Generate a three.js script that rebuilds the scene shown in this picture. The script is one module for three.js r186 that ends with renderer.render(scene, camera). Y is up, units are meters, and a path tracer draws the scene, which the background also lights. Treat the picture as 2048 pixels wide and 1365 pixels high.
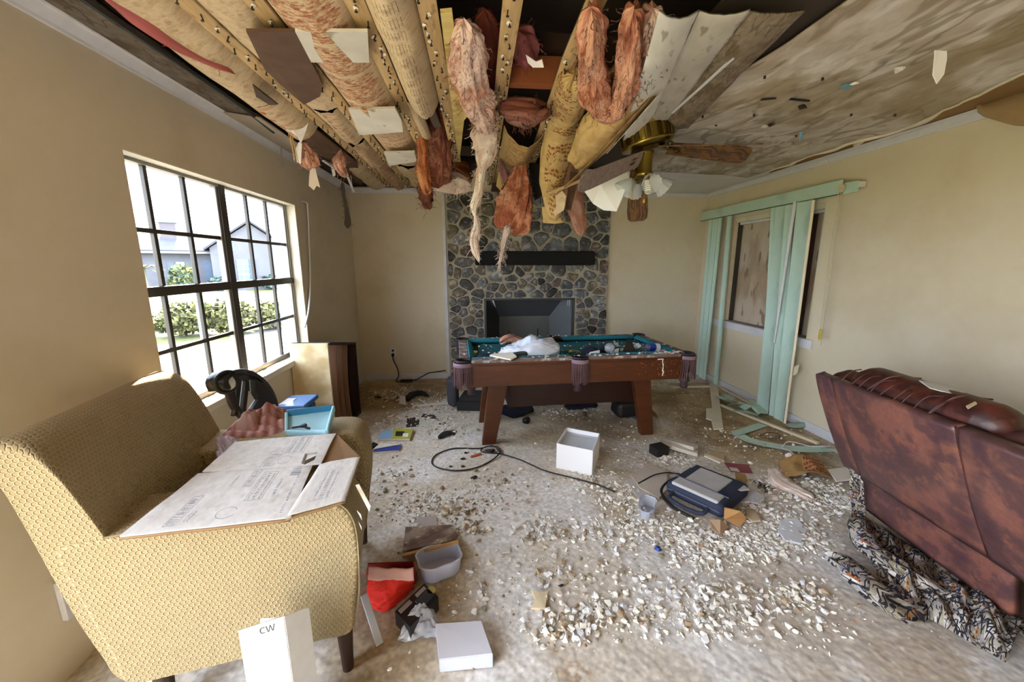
import * as THREE from 'three';
import { RoundedBoxGeometry } from 'three/addons/geometries/RoundedBoxGeometry.js';
import { mergeGeometries, mergeVertices } from 'three/addons/utils/BufferGeometryUtils.js';
import { ConvexGeometry } from 'three/addons/geometries/ConvexGeometry.js';

// ---------------------------------------------------------------- camera, sky, sun, exposure
const scene = new THREE.Scene();
const camera = new THREE.PerspectiveCamera(82.06, 2048 / 1365, 0.05, 200);
camera.position.set(0, 1.5245, 0);
camera.rotation.order = 'YXZ';
camera.rotation.set(-0.193, -0.086, 0);
scene.add(camera);
const renderer = new THREE.WebGLRenderer({ antialias: true });
renderer.toneMapping = THREE.LinearToneMapping;
renderer.toneMappingExposure = 3.25;
renderer.shadowMap.enabled = true;
renderer.shadowMap.type = THREE.PCFSoftShadowMap;
scene.background = new THREE.Color(4.2, 4.7, 5.5);
const sun = new THREE.DirectionalLight(0xfff0d8, 24);
sun.position.set(-1.46 - 0.43 * 20, 1.0 + 1.25 * 20, -1.5 - 20);
sun.target.position.set(-1.46, 1.0, -1.5);
sun.castShadow = true;
sun.shadow.mapSize.set(2048, 2048);
Object.assign(sun.shadow.camera, { left: -14, right: 14, top: 14, bottom: -14, near: 1, far: 60 });
scene.add(sun, sun.target);

// ---------------------------------------------------------------- helpers
let seed = 7;
const rnd = () => { seed |= 0; seed = (seed + 0x6d2b79f5) | 0; let t = Math.imul(seed ^ (seed >>> 15), 1 | seed); t = (t + Math.imul(t ^ (t >>> 7), 61 | t)) ^ t; return ((t ^ (t >>> 14)) >>> 0) / 4294967296; };
const rr = (a, b) => a + (b - a) * rnd();
const { PI, sin, cos, abs, min, max, floor, sqrt, pow, atan2 } = Math;
const clamp = (x, a = 0, b = 1) => min(b, max(a, x));
const lerp = (a, b, t) => a + (b - a) * t;
const smooth = (a, b, x) => { const t = clamp((x - a) / (b - a)); return t * t * (3 - 2 * t); };
const v3 = (a) => new THREE.Vector3(a[0], a[1], a[2]);
const hash = (x, y, z) => { let h = Math.imul(x | 0, 374761393) ^ Math.imul(y | 0, 668265263) ^ Math.imul(z | 0, 1274126177); h = Math.imul(h ^ (h >>> 13), 1274126177); return ((h ^ (h >>> 16)) >>> 0) / 4294967296; };
function n3(x, y, z) {
  const X = floor(x), Y = floor(y), Z = floor(z), f = (t) => t * t * (3 - 2 * t), a = f(x - X), b = f(y - Y), c = f(z - Z);
  const L = (i) => lerp(lerp(hash(X, Y, Z + i), hash(X + 1, Y, Z + i), a), lerp(hash(X, Y + 1, Z + i), hash(X + 1, Y + 1, Z + i), a), b);
  return lerp(L(0), L(1), c) * 2 - 1;
}
const fbm3 = (x, y, z, o = 3) => { let s = 0, a = 0.5; for (let i = 0; i < o; i++) { s += a * n3(x, y, z); x *= 2.03; y *= 2.03; z *= 2.03; a *= 0.5; } return s; };
function pn(u, v, p, s) { // periodic value noise, p cells across, 0..1
  const x = u * p, y = v * p, X = floor(x), Y = floor(y), f = (t) => t * t * (3 - 2 * t), a = f(x - X), b = f(y - Y), w = (i) => ((i % p) + p) % p;
  return lerp(lerp(hash(w(X), w(Y), s), hash(w(X + 1), w(Y), s), a), lerp(hash(w(X), w(Y + 1), s), hash(w(X + 1), w(Y + 1), s), a), b);
}
const pf = (u, v, p, s, o = 4) => { let t = 0, a = 0.5, n = 0; for (let i = 0; i < o; i++) { t += a * pn(u, v, p, s + i); n += a; p *= 2; a *= 0.55; } return t / n; };
const hex = (h) => [(h >> 16 & 255) / 255, (h >> 8 & 255) / 255, (h & 255) / 255];
const mix = (A, B, t) => [lerp(A[0], B[0], t), lerp(A[1], B[1], t), lerp(A[2], B[2], t)];
function tex(n, fn, srgb = true, rep = 1, m = n) {
  const d = new Uint8Array(n * m * 4);
  for (let j = 0; j < m; j++) for (let i = 0; i < n; i++) {
    const c = fn((i + 0.5) / n, (j + 0.5) / m), k = (j * n + i) * 4, g = typeof c === 'number';
    for (let q = 0; q < 3; q++) d[k + q] = clamp(g ? c : c[q]) * 255;
    d[k + 3] = 255;
  }
  const t = new THREE.DataTexture(d, n, m);
  t.wrapS = t.wrapT = THREE.RepeatWrapping; t.magFilter = THREE.LinearFilter; t.minFilter = THREE.LinearMipmapLinearFilter; t.generateMipmaps = true;
  if (srgb) t.colorSpace = THREE.SRGBColorSpace;
  t.repeat.set(rep, rep); t.needsUpdate = true; return t;
}
function canvasTex(w, h, draw) {
  const c = document.createElement('canvas'); c.width = w; c.height = h; draw(c.getContext('2d'), w, h);
  const t = new THREE.CanvasTexture(c); t.colorSpace = THREE.SRGBColorSpace; t.wrapS = t.wrapT = THREE.RepeatWrapping; t.magFilter = THREE.LinearFilter; return t;
}
const mat = (color, roughness = 0.8, o = {}) => new THREE.MeshStandardMaterial({ color, roughness, metalness: 0, side: THREE.DoubleSide, ...o });
const phys = (color, roughness, o = {}) => new THREE.MeshPhysicalMaterial({ color, roughness, side: THREE.DoubleSide, ...o });

// names, labels, parents
const used = {};
const nm = (n) => { const k = used[n] = (used[n] ?? -1) + 1; return k ? n + '_' + String(k).padStart(3, '0') : n; };
const shadows = (m) => { m.castShadow = m.receiveShadow = true; return m; };
const tag = (o, label, category, group, kind) => { if (label) o.userData.label = label; if (category) o.userData.category = category; if (group) o.userData.group = group; if (kind) o.userData.kind = kind; return o; };
function thing(name, label, category, group, pos, turn = 0) { const g = new THREE.Group(); g.name = nm(name); tag(g, label, category, group); if (pos) g.position.set(...pos); g.rotation.y = turn; scene.add(g); return g; }
function part(parent, name, geo, m, label) { const o = shadows(new THREE.Mesh(Array.isArray(geo) ? merge(geo) : geo, m)); o.name = name; if (label) o.userData.label = label; parent.add(o); return o; }
function solo(name, label, category, geo, m, group, kind) { const o = shadows(new THREE.Mesh(Array.isArray(geo) ? merge(geo) : geo, m)); o.name = nm(name); tag(o, label, category, group, kind); scene.add(o); return o; }
function struct(name, geo, m, parent) { const o = shadows(new THREE.Mesh(Array.isArray(geo) ? merge(geo) : geo, m)); o.name = parent ? name : nm(name); if (!parent) o.userData.kind = 'structure'; (parent || scene).add(o); return o; }
function structGroup(name) { const g = new THREE.Group(); g.name = nm(name); g.userData.kind = 'structure'; scene.add(g); return g; }
function merge(list) {
  const l = list.map((g) => { g = g.index ? g.toNonIndexed() : g; const c = new THREE.BufferGeometry(); for (const a of ['position', 'normal', 'uv']) if (g.attributes[a]) c.setAttribute(a, g.attributes[a]); if (!c.attributes.uv) c.setAttribute('uv', new THREE.Float32BufferAttribute(new Float32Array(c.attributes.position.count * 2), 2)); if (!c.attributes.normal) c.computeVertexNormals(); return c; });
  return l.length === 1 ? l[0] : mergeGeometries(l);
}
// uv in metres from the dominant axis of every face
function tri(g, s = 1, swap = false) {
  g = g.index ? g.toNonIndexed() : g;
  const p = g.attributes.position, uv = new Float32Array(p.count * 2);
  for (let i = 0; i < p.count; i += 3) {
    const P = [0, 1, 2].map((k) => [p.getX(i + k), p.getY(i + k), p.getZ(i + k)]), e = P[1].map((q, k) => q - P[0][k]), f = P[2].map((q, k) => q - P[0][k]);
    const n = [abs(e[1] * f[2] - e[2] * f[1]), abs(e[2] * f[0] - e[0] * f[2]), abs(e[0] * f[1] - e[1] * f[0])];
    const ax = n[0] > n[1] ? (n[0] > n[2] ? 0 : 2) : n[1] > n[2] ? 1 : 2, [a, b] = ax === 0 ? [2, 1] : ax === 1 ? [0, 2] : [0, 1];
    for (let k = 0; k < 3; k++) { uv[(i + k) * 2 + (swap ? 1 : 0)] = P[k][a] / s; uv[(i + k) * 2 + (swap ? 0 : 1)] = P[k][b] / s; }
  }
  g.setAttribute('uv', new THREE.BufferAttribute(uv, 2)); return g;
}
const at = (g, x, y, z) => g.translate(x, y, z);
const box = (w, h, d, r = 0, s = 1) => tri(r ? new RoundedBoxGeometry(w, h, d, 2, min(r, w / 2.01, h / 2.01, d / 2.01)) : new THREE.BoxGeometry(w, h, d), s);
const boxAt = (x0, x1, y0, y1, z0, z1, r = 0, s = 1) => tri(at(box(x1 - x0, y1 - y0, z1 - z0, r), (x0 + x1) / 2, (y0 + y1) / 2, (z0 + z1) / 2), s);
const cyl = (r0, r1, h, n = 20) => new THREE.CylinderGeometry(r0, r1, h, n);
function beam(a, b, w, h, r = 0, roll = 0) { // box from a to b, w wide, h thick
  const A = v3(a), B = v3(b), L = A.distanceTo(B), g = box(w, h, L, r), z = B.clone().sub(A).normalize(), x = new THREE.Vector3(0, 1, 0).cross(z); if (x.lengthSq() < 1e-6) x.set(1, 0, 0); x.normalize();
  const y = z.clone().cross(x), m = new THREE.Matrix4().makeBasis(x, y, z).multiply(new THREE.Matrix4().makeRotationZ(roll)); m.setPosition(A.add(B).multiplyScalar(0.5)); return g.applyMatrix4(m);
}
const curve = (pts, closed = false) => new THREE.CatmullRomCurve3(pts.map(v3), closed, 'centripetal');
const tube = (pts, r, n = 40, k = 7, closed = false) => new THREE.TubeGeometry(curve(pts, closed), n, r, k, closed);
const lathe = (pts, n = 28) => new THREE.LatheGeometry(pts.map((p) => new THREE.Vector2(p[0], p[1])), n);
function prism(pts, d, bevel = 0, o = {}) { const s = new THREE.Shape(pts.map((p) => new THREE.Vector2(p[0], p[1]))); return tri(new THREE.ExtrudeGeometry(s, { depth: d - 2 * bevel, bevelEnabled: bevel > 0, bevelSize: bevel, bevelThickness: bevel, bevelSegments: 2, bevelOffset: -bevel, steps: 1, curveSegments: 8, ...o }).translate(0, 0, bevel), o.s || 1); }
// a slab that follows fn(u, v) -> [x, y, z], with thickness
function sheet(fn, nu, nv, th, su = 1, sv = 1) {
  const G = [], pos = [], uv = [], id = [];
  for (let j = 0; j <= nv; j++) for (let i = 0; i <= nu; i++) G.push(v3(fn(i / nu, j / nv)));
  const at_ = (i, j) => G[clamp(j, 0, nv) * (nu + 1) + clamp(i, 0, nu)], N = [];
  for (let j = 0; j <= nv; j++) for (let i = 0; i <= nu; i++) N.push(at_(i + 1, j).clone().sub(at_(i - 1, j)).cross(at_(i, j + 1).clone().sub(at_(i, j - 1))).normalize());
  for (const s of [0.5, -0.5]) for (let j = 0; j <= nv; j++) for (let i = 0; i <= nu; i++) { const k = j * (nu + 1) + i, p = G[k].clone().addScaledVector(N[k], s * th); pos.push(p.x, p.y, p.z); uv.push((i / nu) * su, (j / nv) * sv); }
  const T = (nu + 1) * (nv + 1), q = (a, b, c, d) => id.push(a, b, c, a, c, d);
  for (let j = 0; j < nv; j++) for (let i = 0; i < nu; i++) { const a = j * (nu + 1) + i; q(a, a + 1, a + nu + 2, a + nu + 1); q(T + a, T + a + nu + 1, T + a + nu + 2, T + a + 1); }
  const rim = []; for (let i = 0; i < nu; i++) rim.push(i); for (let j = 0; j < nv; j++) rim.push(j * (nu + 1) + nu); for (let i = nu; i > 0; i--) rim.push(nv * (nu + 1) + i); for (let j = nv; j > 0; j--) rim.push(j * (nu + 1));
  for (let k = 0; k < rim.length; k++) { const a = rim[k], b = rim[(k + 1) % rim.length]; q(b, a, T + a, T + b); }
  const g = new THREE.BufferGeometry(); g.setAttribute('position', new THREE.Float32BufferAttribute(pos, 3)); g.setAttribute('uv', new THREE.Float32BufferAttribute(uv, 2)); g.setIndex(id); g.computeVertexNormals(); return g;
}
const bil = (a, b, c, d, u, v) => [0, 1, 2].map((k) => lerp(lerp(a[k], b[k], u), lerp(d[k], c[k], u), v)); // a b c d around
// a flat-ish torn or cut piece given by its outline (world points on one plane roughly), thickness th
function plate(pts, th, wob = 0) {
  const P = pts.map(v3), c = P.reduce((s, p) => s.add(p), new THREE.Vector3()).multiplyScalar(1 / P.length), n = new THREE.Vector3();
  for (let i = 0; i < P.length; i++) n.add(P[i].clone().sub(c).cross(P[(i + 1) % P.length].clone().sub(c)));
  n.normalize(); const x = P[0].clone().sub(c).projectOnPlane(n).normalize(), y = n.clone().cross(x);
  const flat = P.map((p) => { const d = p.clone().sub(c); return [d.dot(x), d.dot(y)]; });
  const g = prism(flat, th); const q = g.attributes.position;
  for (let i = 0; i < q.count; i++) { const X = q.getX(i), Y = q.getY(i); let best = 0, w = 0; for (let k = 0; k < P.length; k++) { const e = 1 / ((X - flat[k][0]) ** 2 + (Y - flat[k][1]) ** 2 + 1e-6); best += e * P[k].clone().sub(c).dot(n); w += e; } q.setZ(i, q.getZ(i) - th / 2 + best / w + wob * fbm3(X * 9, Y * 9, 3)); }
  g.applyMatrix4(new THREE.Matrix4().makeBasis(x, y, n).setPosition(c)); g.computeVertexNormals(); return g;
}
function displace(g, amp, f, o = 3, s = 0) { g = g.index ? g : mergeVertices(g); const p = g.attributes.position, n = g.attributes.normal; for (let i = 0; i < p.count; i++) { const x = p.getX(i), y = p.getY(i), z = p.getZ(i), d = amp * fbm3(x * f + s, y * f + s * 2, z * f, o); p.setXYZ(i, x + n.getX(i) * d, y + n.getY(i) * d, z + n.getZ(i) * d); } g.computeVertexNormals(); return g; }
// loose lump of fibre along a path; rad = [[rx, ry] ...] across the path, wisps = number of loose strands
function fluff(pts, rad, o = {}) {
  const c = curve(pts), n = o.n || 44, k = o.k || 26, s = o.seed || 1, pos = [], uv = [], id = [], amp = o.amp ?? 0.35, L = c.getLength();
  const N0 = v3(o.face || [0, 0, 1]);
  for (let j = 0; j <= n; j++) {
    const t = j / n, p = c.getPointAt(t), T = c.getTangentAt(t), X = T.clone().cross(N0).normalize(), Y = X.clone().cross(T).normalize(), f = t * (rad.length - 1), a = min(rad.length - 2, floor(f)), w = f - a, rx = lerp(rad[a][0], rad[a + 1][0], w), ry = lerp(rad[a][1], rad[a + 1][1], w), cap = sqrt(clamp(1 - pow(abs(2 * t - 1), o.cap || 14)));
    for (let i = 0; i <= k; i++) {
      const h = (i / k) * 2 * PI, ex = cos(h), ey = sin(h), q = t * L * 7;
      const st = fbm3(ex * 2.6 + s * 7.1, ey * 2.6, q * 0.5 + s, 3), lump = fbm3(ex * 1.1 + s, ey * 1.1 + 5, q * 0.9, 3), fine = n3(ex * 9 + s, ey * 9, q * 3.1);
      const crease = pow(1 - abs(n3(ex * (o.cf || 3.4) + s * 3, ey * (o.cf || 3.4), q * 0.22 + 2)), 5), m = 1 + amp * (0.9 * st + 0.9 * lump + 0.3 * fine - (o.crease ?? 0.9) * crease);
      const P = p.clone().addScaledVector(X, ex * rx * m * cap).addScaledVector(Y, ey * ry * m * cap).addScaledVector(T, 0.03 * n3(ex * 3 + s, ey * 3, q));
      pos.push(P.x, P.y, P.z); uv.push((i / k) * (o.su || 0.6), t * L * 1.2);
    }
  }
  for (let j = 0; j < n; j++) for (let i = 0; i < k; i++) { const a = j * (k + 1) + i; id.push(a, a + 1, a + k + 2, a, a + k + 2, a + k + 1); }
  const g = new THREE.BufferGeometry(); g.setAttribute('position', new THREE.Float32BufferAttribute(pos, 3)); g.setAttribute('uv', new THREE.Float32BufferAttribute(uv, 2)); g.setIndex(id); g.computeVertexNormals();
  const list = [g];
  for (let i = 0; i < (o.wisps || 0); i++) {
    const b = floor(rnd() * n * 0.97) * (k + 1) + floor(rnd() * k), P = new THREE.Vector3(pos[b * 3], pos[b * 3 + 1], pos[b * 3 + 2]), d = P.clone().sub(c.getPointAt(clamp(floor(b / (k + 1)) / n))).normalize(), len = rr(0.015, o.wl || 0.06), q = [];
    for (let e = 0; e < 5; e++) { q.push(P.clone().addScaledVector(d, (e / 4) * len * 0.7).add(new THREE.Vector3(rr(-1, 1) * len * 0.18, -len * (e / 4) * rr(0.1, 0.6), rr(-1, 1) * len * 0.18)).toArray()); }
    list.push(tube(q, rr(0.0007, 0.0022), 5, 4));
  }
  return merge(list);
}
// irregular small lump
function chunk(s, k = 9) { const p = []; for (let i = 0; i < k + 5; i++) { const v = new THREE.Vector3(rr(-1, 1), rr(-1, 1), rr(-1, 1)).normalize().multiplyScalar(rr(0.75, 1)); p.push(new THREE.Vector3(v.x * s[0], v.y * s[1], v.z * s[2])); } return tri(new ConvexGeometry(p), 0.5); }
const place = (g, pos, rx = 0, ry = 0, rz = 0) => g.applyMatrix4(new THREE.Matrix4().compose(v3(pos), new THREE.Quaternion().setFromEuler(new THREE.Euler(rx, ry, rz, 'YXZ')), new THREE.Vector3(1, 1, 1)));

// ---------------------------------------------------------------- the room
const XL = -1.556, XR = 3.054, ZB = -5.216, ZR = 2.4, H = 2.44, ROOF = 2.95;
const grime = tex(512, (u, v) => { const a = pf(u, v, 6, 1, 5), b = pf(u, v, 40, 9, 3); return 0.93 + 0.09 * a - 0.05 * b; });
const wallBump = tex(256, (u, v) => pf(u, v, 24, 3, 4), false);
const wallMap = tex(512, (u, v) => { let c = hex(0xd6c9ae); const a = pf(u, v, 5, 11, 5), b = pf(u, v, 60, 17, 2); c = mix(c, hex(0xc9b696), smooth(0.55, 0.8, a) * 0.5); return mix(c, hex(0xded3bf), 0.3 * b); }, true, 1);
const M = {};
M.wall = mat(0xffffff, 0.85, { map: wallMap, bumpMap: wallBump, bumpScale: 0.0012 });
M.trim = mat(0xdedde0, 0.5, { map: grime });
M.floor = mat(0xffffff, 0.95, { map: tex(2048, (u, v) => {
  const X = (((u + 0.5) % 1) - 0.5) * 9.2, Z = (v > 0.3 ? v - 1 : v) * 9.2, wob = 0.5 * (pf(u, v, 24, 61, 4) - 0.5) + 0.8 * (pf(u, v, 9, 63, 3) - 0.5);
  let c = hex(0xcfc4b4);
  const a = pf(u, v, 11, 21, 5), b = pf(u, v, 20, 31, 5), d = pf(u, v, 640, 41, 2), e = pf(u, v, 290, 47, 3), s = pf(u, v, 32, 57, 4);
  c = mix(c, hex(0xb39c78), smooth(0.52, 0.74, a) * 0.45);
  c = mix(c, hex(0xe2dfdc), smooth(0.42, 0.62, b) * 0.75);
  c = mix(c, hex(0x8a6a48), smooth(0.66, 0.76, s) * smooth(0.4, 0.6, e) * 0.5);
  c = mix(c, hex(0xf0eeea), smooth(0.62, 0.72, e) * smooth(0.35, 0.6, b) * 0.7);
  const dirt = (cx, cz, rx, rz, k) => k * smooth(1.15, 0.55, Math.hypot((X - cx) / rx, (Z - cz) / rz) + wob);   // trodden-in dirt stains
  c = mix(c, mix(hex(0xa58a5e), hex(0x7f6440), smooth(0.4, 0.7, pf(u, v, 70, 65, 4))), max(dirt(2.5, -3.7, 0.75, 1.3, 0.8), dirt(-0.9, -4.75, 0.8, 0.65, 0.75), dirt(0.9, -3.5, 0.9, 0.45, 0.45), dirt(-0.35, -1.55, 0.35, 0.5, 0.6)));
  return c.map((q) => q * (0.84 + 0.28 * d));
}), bumpMap: tex(1024, (u, v) => 0.6 * pn(u, v, 500, 5) + 0.4 * pf(u, v, 200, 6, 3), false), bumpScale: 0.006 });
M.outer = mat(0xb9b2a6, 0.9);
M.deck = mat(0x3a2f27, 0.95, { map: grime });

struct('floor', boxAt(XL - 0.16, XR + 0.16, -0.1, 0, ZB - 0.9, ZR + 0.16, 0, 9.2), M.floor);
// walls
const wl = (x0, x1, y0, y1, z0, z1) => boxAt(x0, x1, y0, y1, z0, z1, 0, 3);
const W0 = -3.684, W1 = -2.006, WY0 = 0.745, WY1 = 2.03;
const P0 = -0.75, P1 = 1.9, PY = 2.0;   // patio door
struct('wall_left', [wl(XL - 0.16, XL, -0.1, WY0, ZB - 0.16, P0), wl(XL - 0.16, XL, WY1, ROOF, ZB - 0.16, ZR + 0.16), wl(XL - 0.16, XL, WY0, WY1, ZB - 0.16, W0), wl(XL - 0.16, XL, WY0, WY1, W1, P0), wl(XL - 0.16, XL, PY, WY1, P0, P1), wl(XL - 0.16, XL, -0.1, WY1, P1, ZR + 0.16)], M.wall);
const FX0 = 0.09, FX1 = 1.285, FY0 = 0.22, FY1 = 1.075;
struct('wall_back', [wl(XL, FX0, -0.1, ROOF, ZB - 0.16, ZB), wl(FX1, XR, -0.1, ROOF, ZB - 0.16, ZB), wl(FX0, FX1, FY1, ROOF, ZB - 0.16, ZB), wl(FX0, FX1, -0.1, FY0, ZB - 0.16, ZB)], M.wall);
const R0 = -4.7, R1 = -3.36, RY0 = 0.835, RY1 = 2.06;
struct('wall_right', [wl(XR, XR + 0.16, -0.1, RY0, ZB - 0.16, ZR + 0.16), wl(XR, XR + 0.16, RY1, ROOF, ZB - 0.16, ZR + 0.16), wl(XR, XR + 0.16, RY0, RY1, ZB - 0.16, R0), wl(XR, XR + 0.16, RY0, RY1, R1, ZR + 0.16)], M.wall);
struct('wall_rear', wl(XL, XR, -0.1, ROOF, ZR, ZR + 0.16), M.wall);
// the patio door beside the camera, in the same wall as the window: it lights floor, right wall and chair side
const door = structGroup('door_1');
for (const z of [P0 + 0.03, (P0 + P1) / 2, P1 - 0.03]) struct('door_frame', boxAt(XL - 0.11, XL - 0.05, 0, PY, z - 0.025, z + 0.025, 0.005), M.trim, door);
struct('door_frame', boxAt(XL - 0.11, XL - 0.05, PY - 0.05, PY, P0, P1, 0.005), M.trim, door);
struct('roof', boxAt(XL - 0.16, XR + 0.16, ROOF, ROOF + 0.1, ZB - 0.9, ZR + 0.16, 0, 2), M.deck);

// crown moulding and baseboards
const crownProfile = [[0, -0.055], [0.012, -0.055], [0.016, -0.045], [0.045, -0.016], [0.055, -0.012], [0.062, 0], [0, 0]];
const crown = (len) => prism(crownProfile, len, 0);
const along = (g, o, X, Y, Z) => { const m = new THREE.Matrix4().makeBasis(v3(X), v3(Y), v3(Z)).setPosition(v3(o)); g.applyMatrix4(m); if (m.determinant() < 0) for (const a of Object.values(g.attributes)) { const k = a.itemSize, d = a.array; for (let i = 0; i < a.count; i += 3) for (let c = 0; c < k; c++) [d[(i + 1) * k + c], d[(i + 2) * k + c]] = [d[(i + 2) * k + c], d[(i + 1) * k + c]]; } return g; };
struct('trim_1', along(crown(ZR - ZB), [XL, H, ZB], [1, 0, 0], [0, 1, 0], [0, 0, 1]), M.trim);
struct('trim_2', along(crown(-0.43 - XL), [XL, H, ZB], [0, 0, 1], [0, 1, 0], [1, 0, 0]), M.trim);
struct('trim_3', along(crown(XR - 1.745), [1.745, H, ZB], [0, 0, 1], [0, 1, 0], [1, 0, 0]), M.trim);
struct('trim_4', along(crown(ZR - ZB), [XR, H, ZB], [-1, 0, 0], [0, 1, 0], [0, 0, 1]), M.trim);
struct('baseboard_left', boxAt(XL, XL + 0.014, 0, 0.085, ZB, -2.2, 0.004), M.trim);
struct('baseboard_back', [boxAt(XL, -0.43, 0, 0.085, ZB, ZB + 0.014, 0.004), boxAt(1.76, XR, 0, 0.085, ZB, ZB + 0.014, 0.004)], M.trim);
struct('baseboard_right', boxAt(XR - 0.014, XR, 0, 0.085, ZB, ZR, 0.004), M.trim);
struct('trim_5', boxAt(-0.435, -0.395, 0, H - 0.05, ZB, ZB + 0.03, 0.004), M.trim);   // strip beside the stones
solo('trim_offcut', 'short white trim board end standing on the left wall behind the beige armchair', 'board', boxAt(XL, XL + 0.022, 0.225, 0.385, -1.42, -1.365, 0.004), M.trim);

// left window: two sashes, each two rows of panes above and below the meeting rail
M.alu = mat(0x45413d, 0.45, { metalness: 0.35 });
M.aluLight = mat(0x8f8a83, 0.45, { metalness: 0.3 });
M.glass = phys(0xe6e8ea, 0.02, { transmission: 1, thickness: 0, ior: 1.45 });
const win = structGroup('window_1'); const WX = -1.655;
const bar = (y0, y1, z0, z1, d = 0.03, m = M.alu, n = 'window_frame') => struct(n, boxAt(WX - d / 2, WX + d / 2, y0, y1, z0, z1, 0.003), m, win);
bar(WY0, WY1, W0, W0 + 0.03, 0.05, M.aluLight); bar(WY0, WY1, W1 - 0.03, W1, 0.05); bar(WY1 - 0.022, WY1, W0, W1, 0.05, M.aluLight); bar(WY0, WY0 + 0.035, W0, W1, 0.05, M.aluLight);
bar(WY0, WY1, -2.838, -2.775, 0.055, M.alu);   // mullion
bar(WY0, WY1, -2.775, -2.757, 0.035, M.aluLight); bar(WY0, WY1, -3.654, -3.64, 0.035, M.aluLight);
for (const [a, b] of [[W0, -2.838], [-2.775, W1]]) bar(1.362, 1.412, a, b, 0.05, M.alu);
const ys = [WY0 + 0.035, 1.072, 1.362, 1.412, 1.692, WY1 - 0.022];
const zsR = [-3.64, -3.378, -3.11, -2.838], zsL = [-2.757, -2.498, -2.232, W1 - 0.03];
for (const zs of [zsR, zsL]) {
  for (const z of zs.slice(1, 3)) for (const [a, b] of [[ys[0], ys[2]], [ys[3], ys[5]]]) bar(a, b, z - 0.0115, z + 0.0115, 0.022, M.alu, 'muntin');
  for (const y of [ys[1], ys[4]]) bar(y - 0.0115, y + 0.0115, zs[0], zs[3], 0.02, M.alu, 'muntin');
  for (let i = 0; i < 3; i++) for (const [a, b] of [[0, 1], [1, 2], [3, 4], [4, 5]]) struct('pane', at(new THREE.PlaneGeometry(zs[i + 1] - zs[i], ys[b] - ys[a]).rotateY(PI / 2), WX, (ys[a] + ys[b]) / 2, (zs[i] + zs[i + 1]) / 2), M.glass, win);
}
M.reveal = mat(0xe6dfcb, 0.7, { map: grime });
struct('window_sill', boxAt(WX + 0.02, XL + 0.035, WY0 - 0.045, WY0, W0 - 0.01, W1 + 0.01, 0.004), M.reveal, win);
struct('window_jamb', boxAt(WX + 0.025, XL - 0.002, WY0, WY1, W0, W0 + 0.006), M.reveal, win);
struct('window_head', boxAt(WX + 0.025, XL - 0.002, WY1 - 0.006, WY1, W0, W1), M.reveal, win);
solo('window_rod', 'thin white curtain rod hanging bent from the wall right of the left window', 'rod', tube([[XL + 0.01, 2.075, -3.77], [XL + 0.03, 2.07, -3.86], [XL + 0.025, 2.03, -3.875], [XL + 0.022, 1.6, -3.83], [XL + 0.02, 1.36, -3.79], [XL + 0.03, 1.1, -3.66], [XL + 0.03, 0.98, -3.56]], 0.008, 60, 8), M.trim);

// right window: boarded up from outside
M.ply = mat(0xffffff, 0.85, { map: tex(512, (u, v) => { const g = pf(u, v * 0.25, 24, 71, 4), k = pf(u * 2, v, 3, 77, 4), s = pf(u, v * 0.3, 16, 83, 3); let c = mix(hex(0xbaa68e), hex(0xa08a72), g); c = mix(c, hex(0xd3c6b4), smooth(0.4, 0.7, k) * 0.6); return mix(c, hex(0x6e5b48), smooth(0.68, 0.78, s) * 0.6); }) });
M.darkWood = mat(0x3b2618, 0.7, { map: grime });
const rw = structGroup('window_2');
struct('plywood_sheet', boxAt(XR + 0.105, XR + 0.12, RY0 - 0.05, RY1 + 0.05, -4.62, -3.9, 0, 1), M.ply, rw);
struct('plywood_sheet', boxAt(XR + 0.125, XR + 0.14, RY0 - 0.05, RY1 + 0.05, -3.92, R1 + 0.06, 0, 1), M.ply, rw);
struct('window_jamb', boxAt(XR + 0.002, XR + 0.12, RY0, RY1, -4.7, -4.6), M.wall, rw);
struct('window_frame', boxAt(XR + 0.05, XR + 0.1, RY0, RY1, -4.6, -4.585), M.alu, rw);
struct('window_frame', boxAt(XR + 0.03, XR + 0.11, RY0, RY1, -3.62, -3.54), M.darkWood, rw);
struct('window_head', boxAt(XR + 0.01, XR + 0.11, RY1 - 0.05, RY1, R0, R1), M.reveal, rw);
struct('window_head', boxAt(XR + 0.06, XR + 0.09, RY1 - 0.075, RY1 - 0.05, R0, R1), M.trim, rw);
struct('window_ledge', boxAt(XR, XR + 0.115, RY0 - 0.02, RY0 + 0.01, R0, R1), mat(0x9b948e, 0.8, { map: grime }), rw);
struct('window_sill', boxAt(XR - 0.025, XR + 0.01, 0.755, RY0 + 0.005, -4.93, -3.27, 0.004), M.trim, rw);

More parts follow.
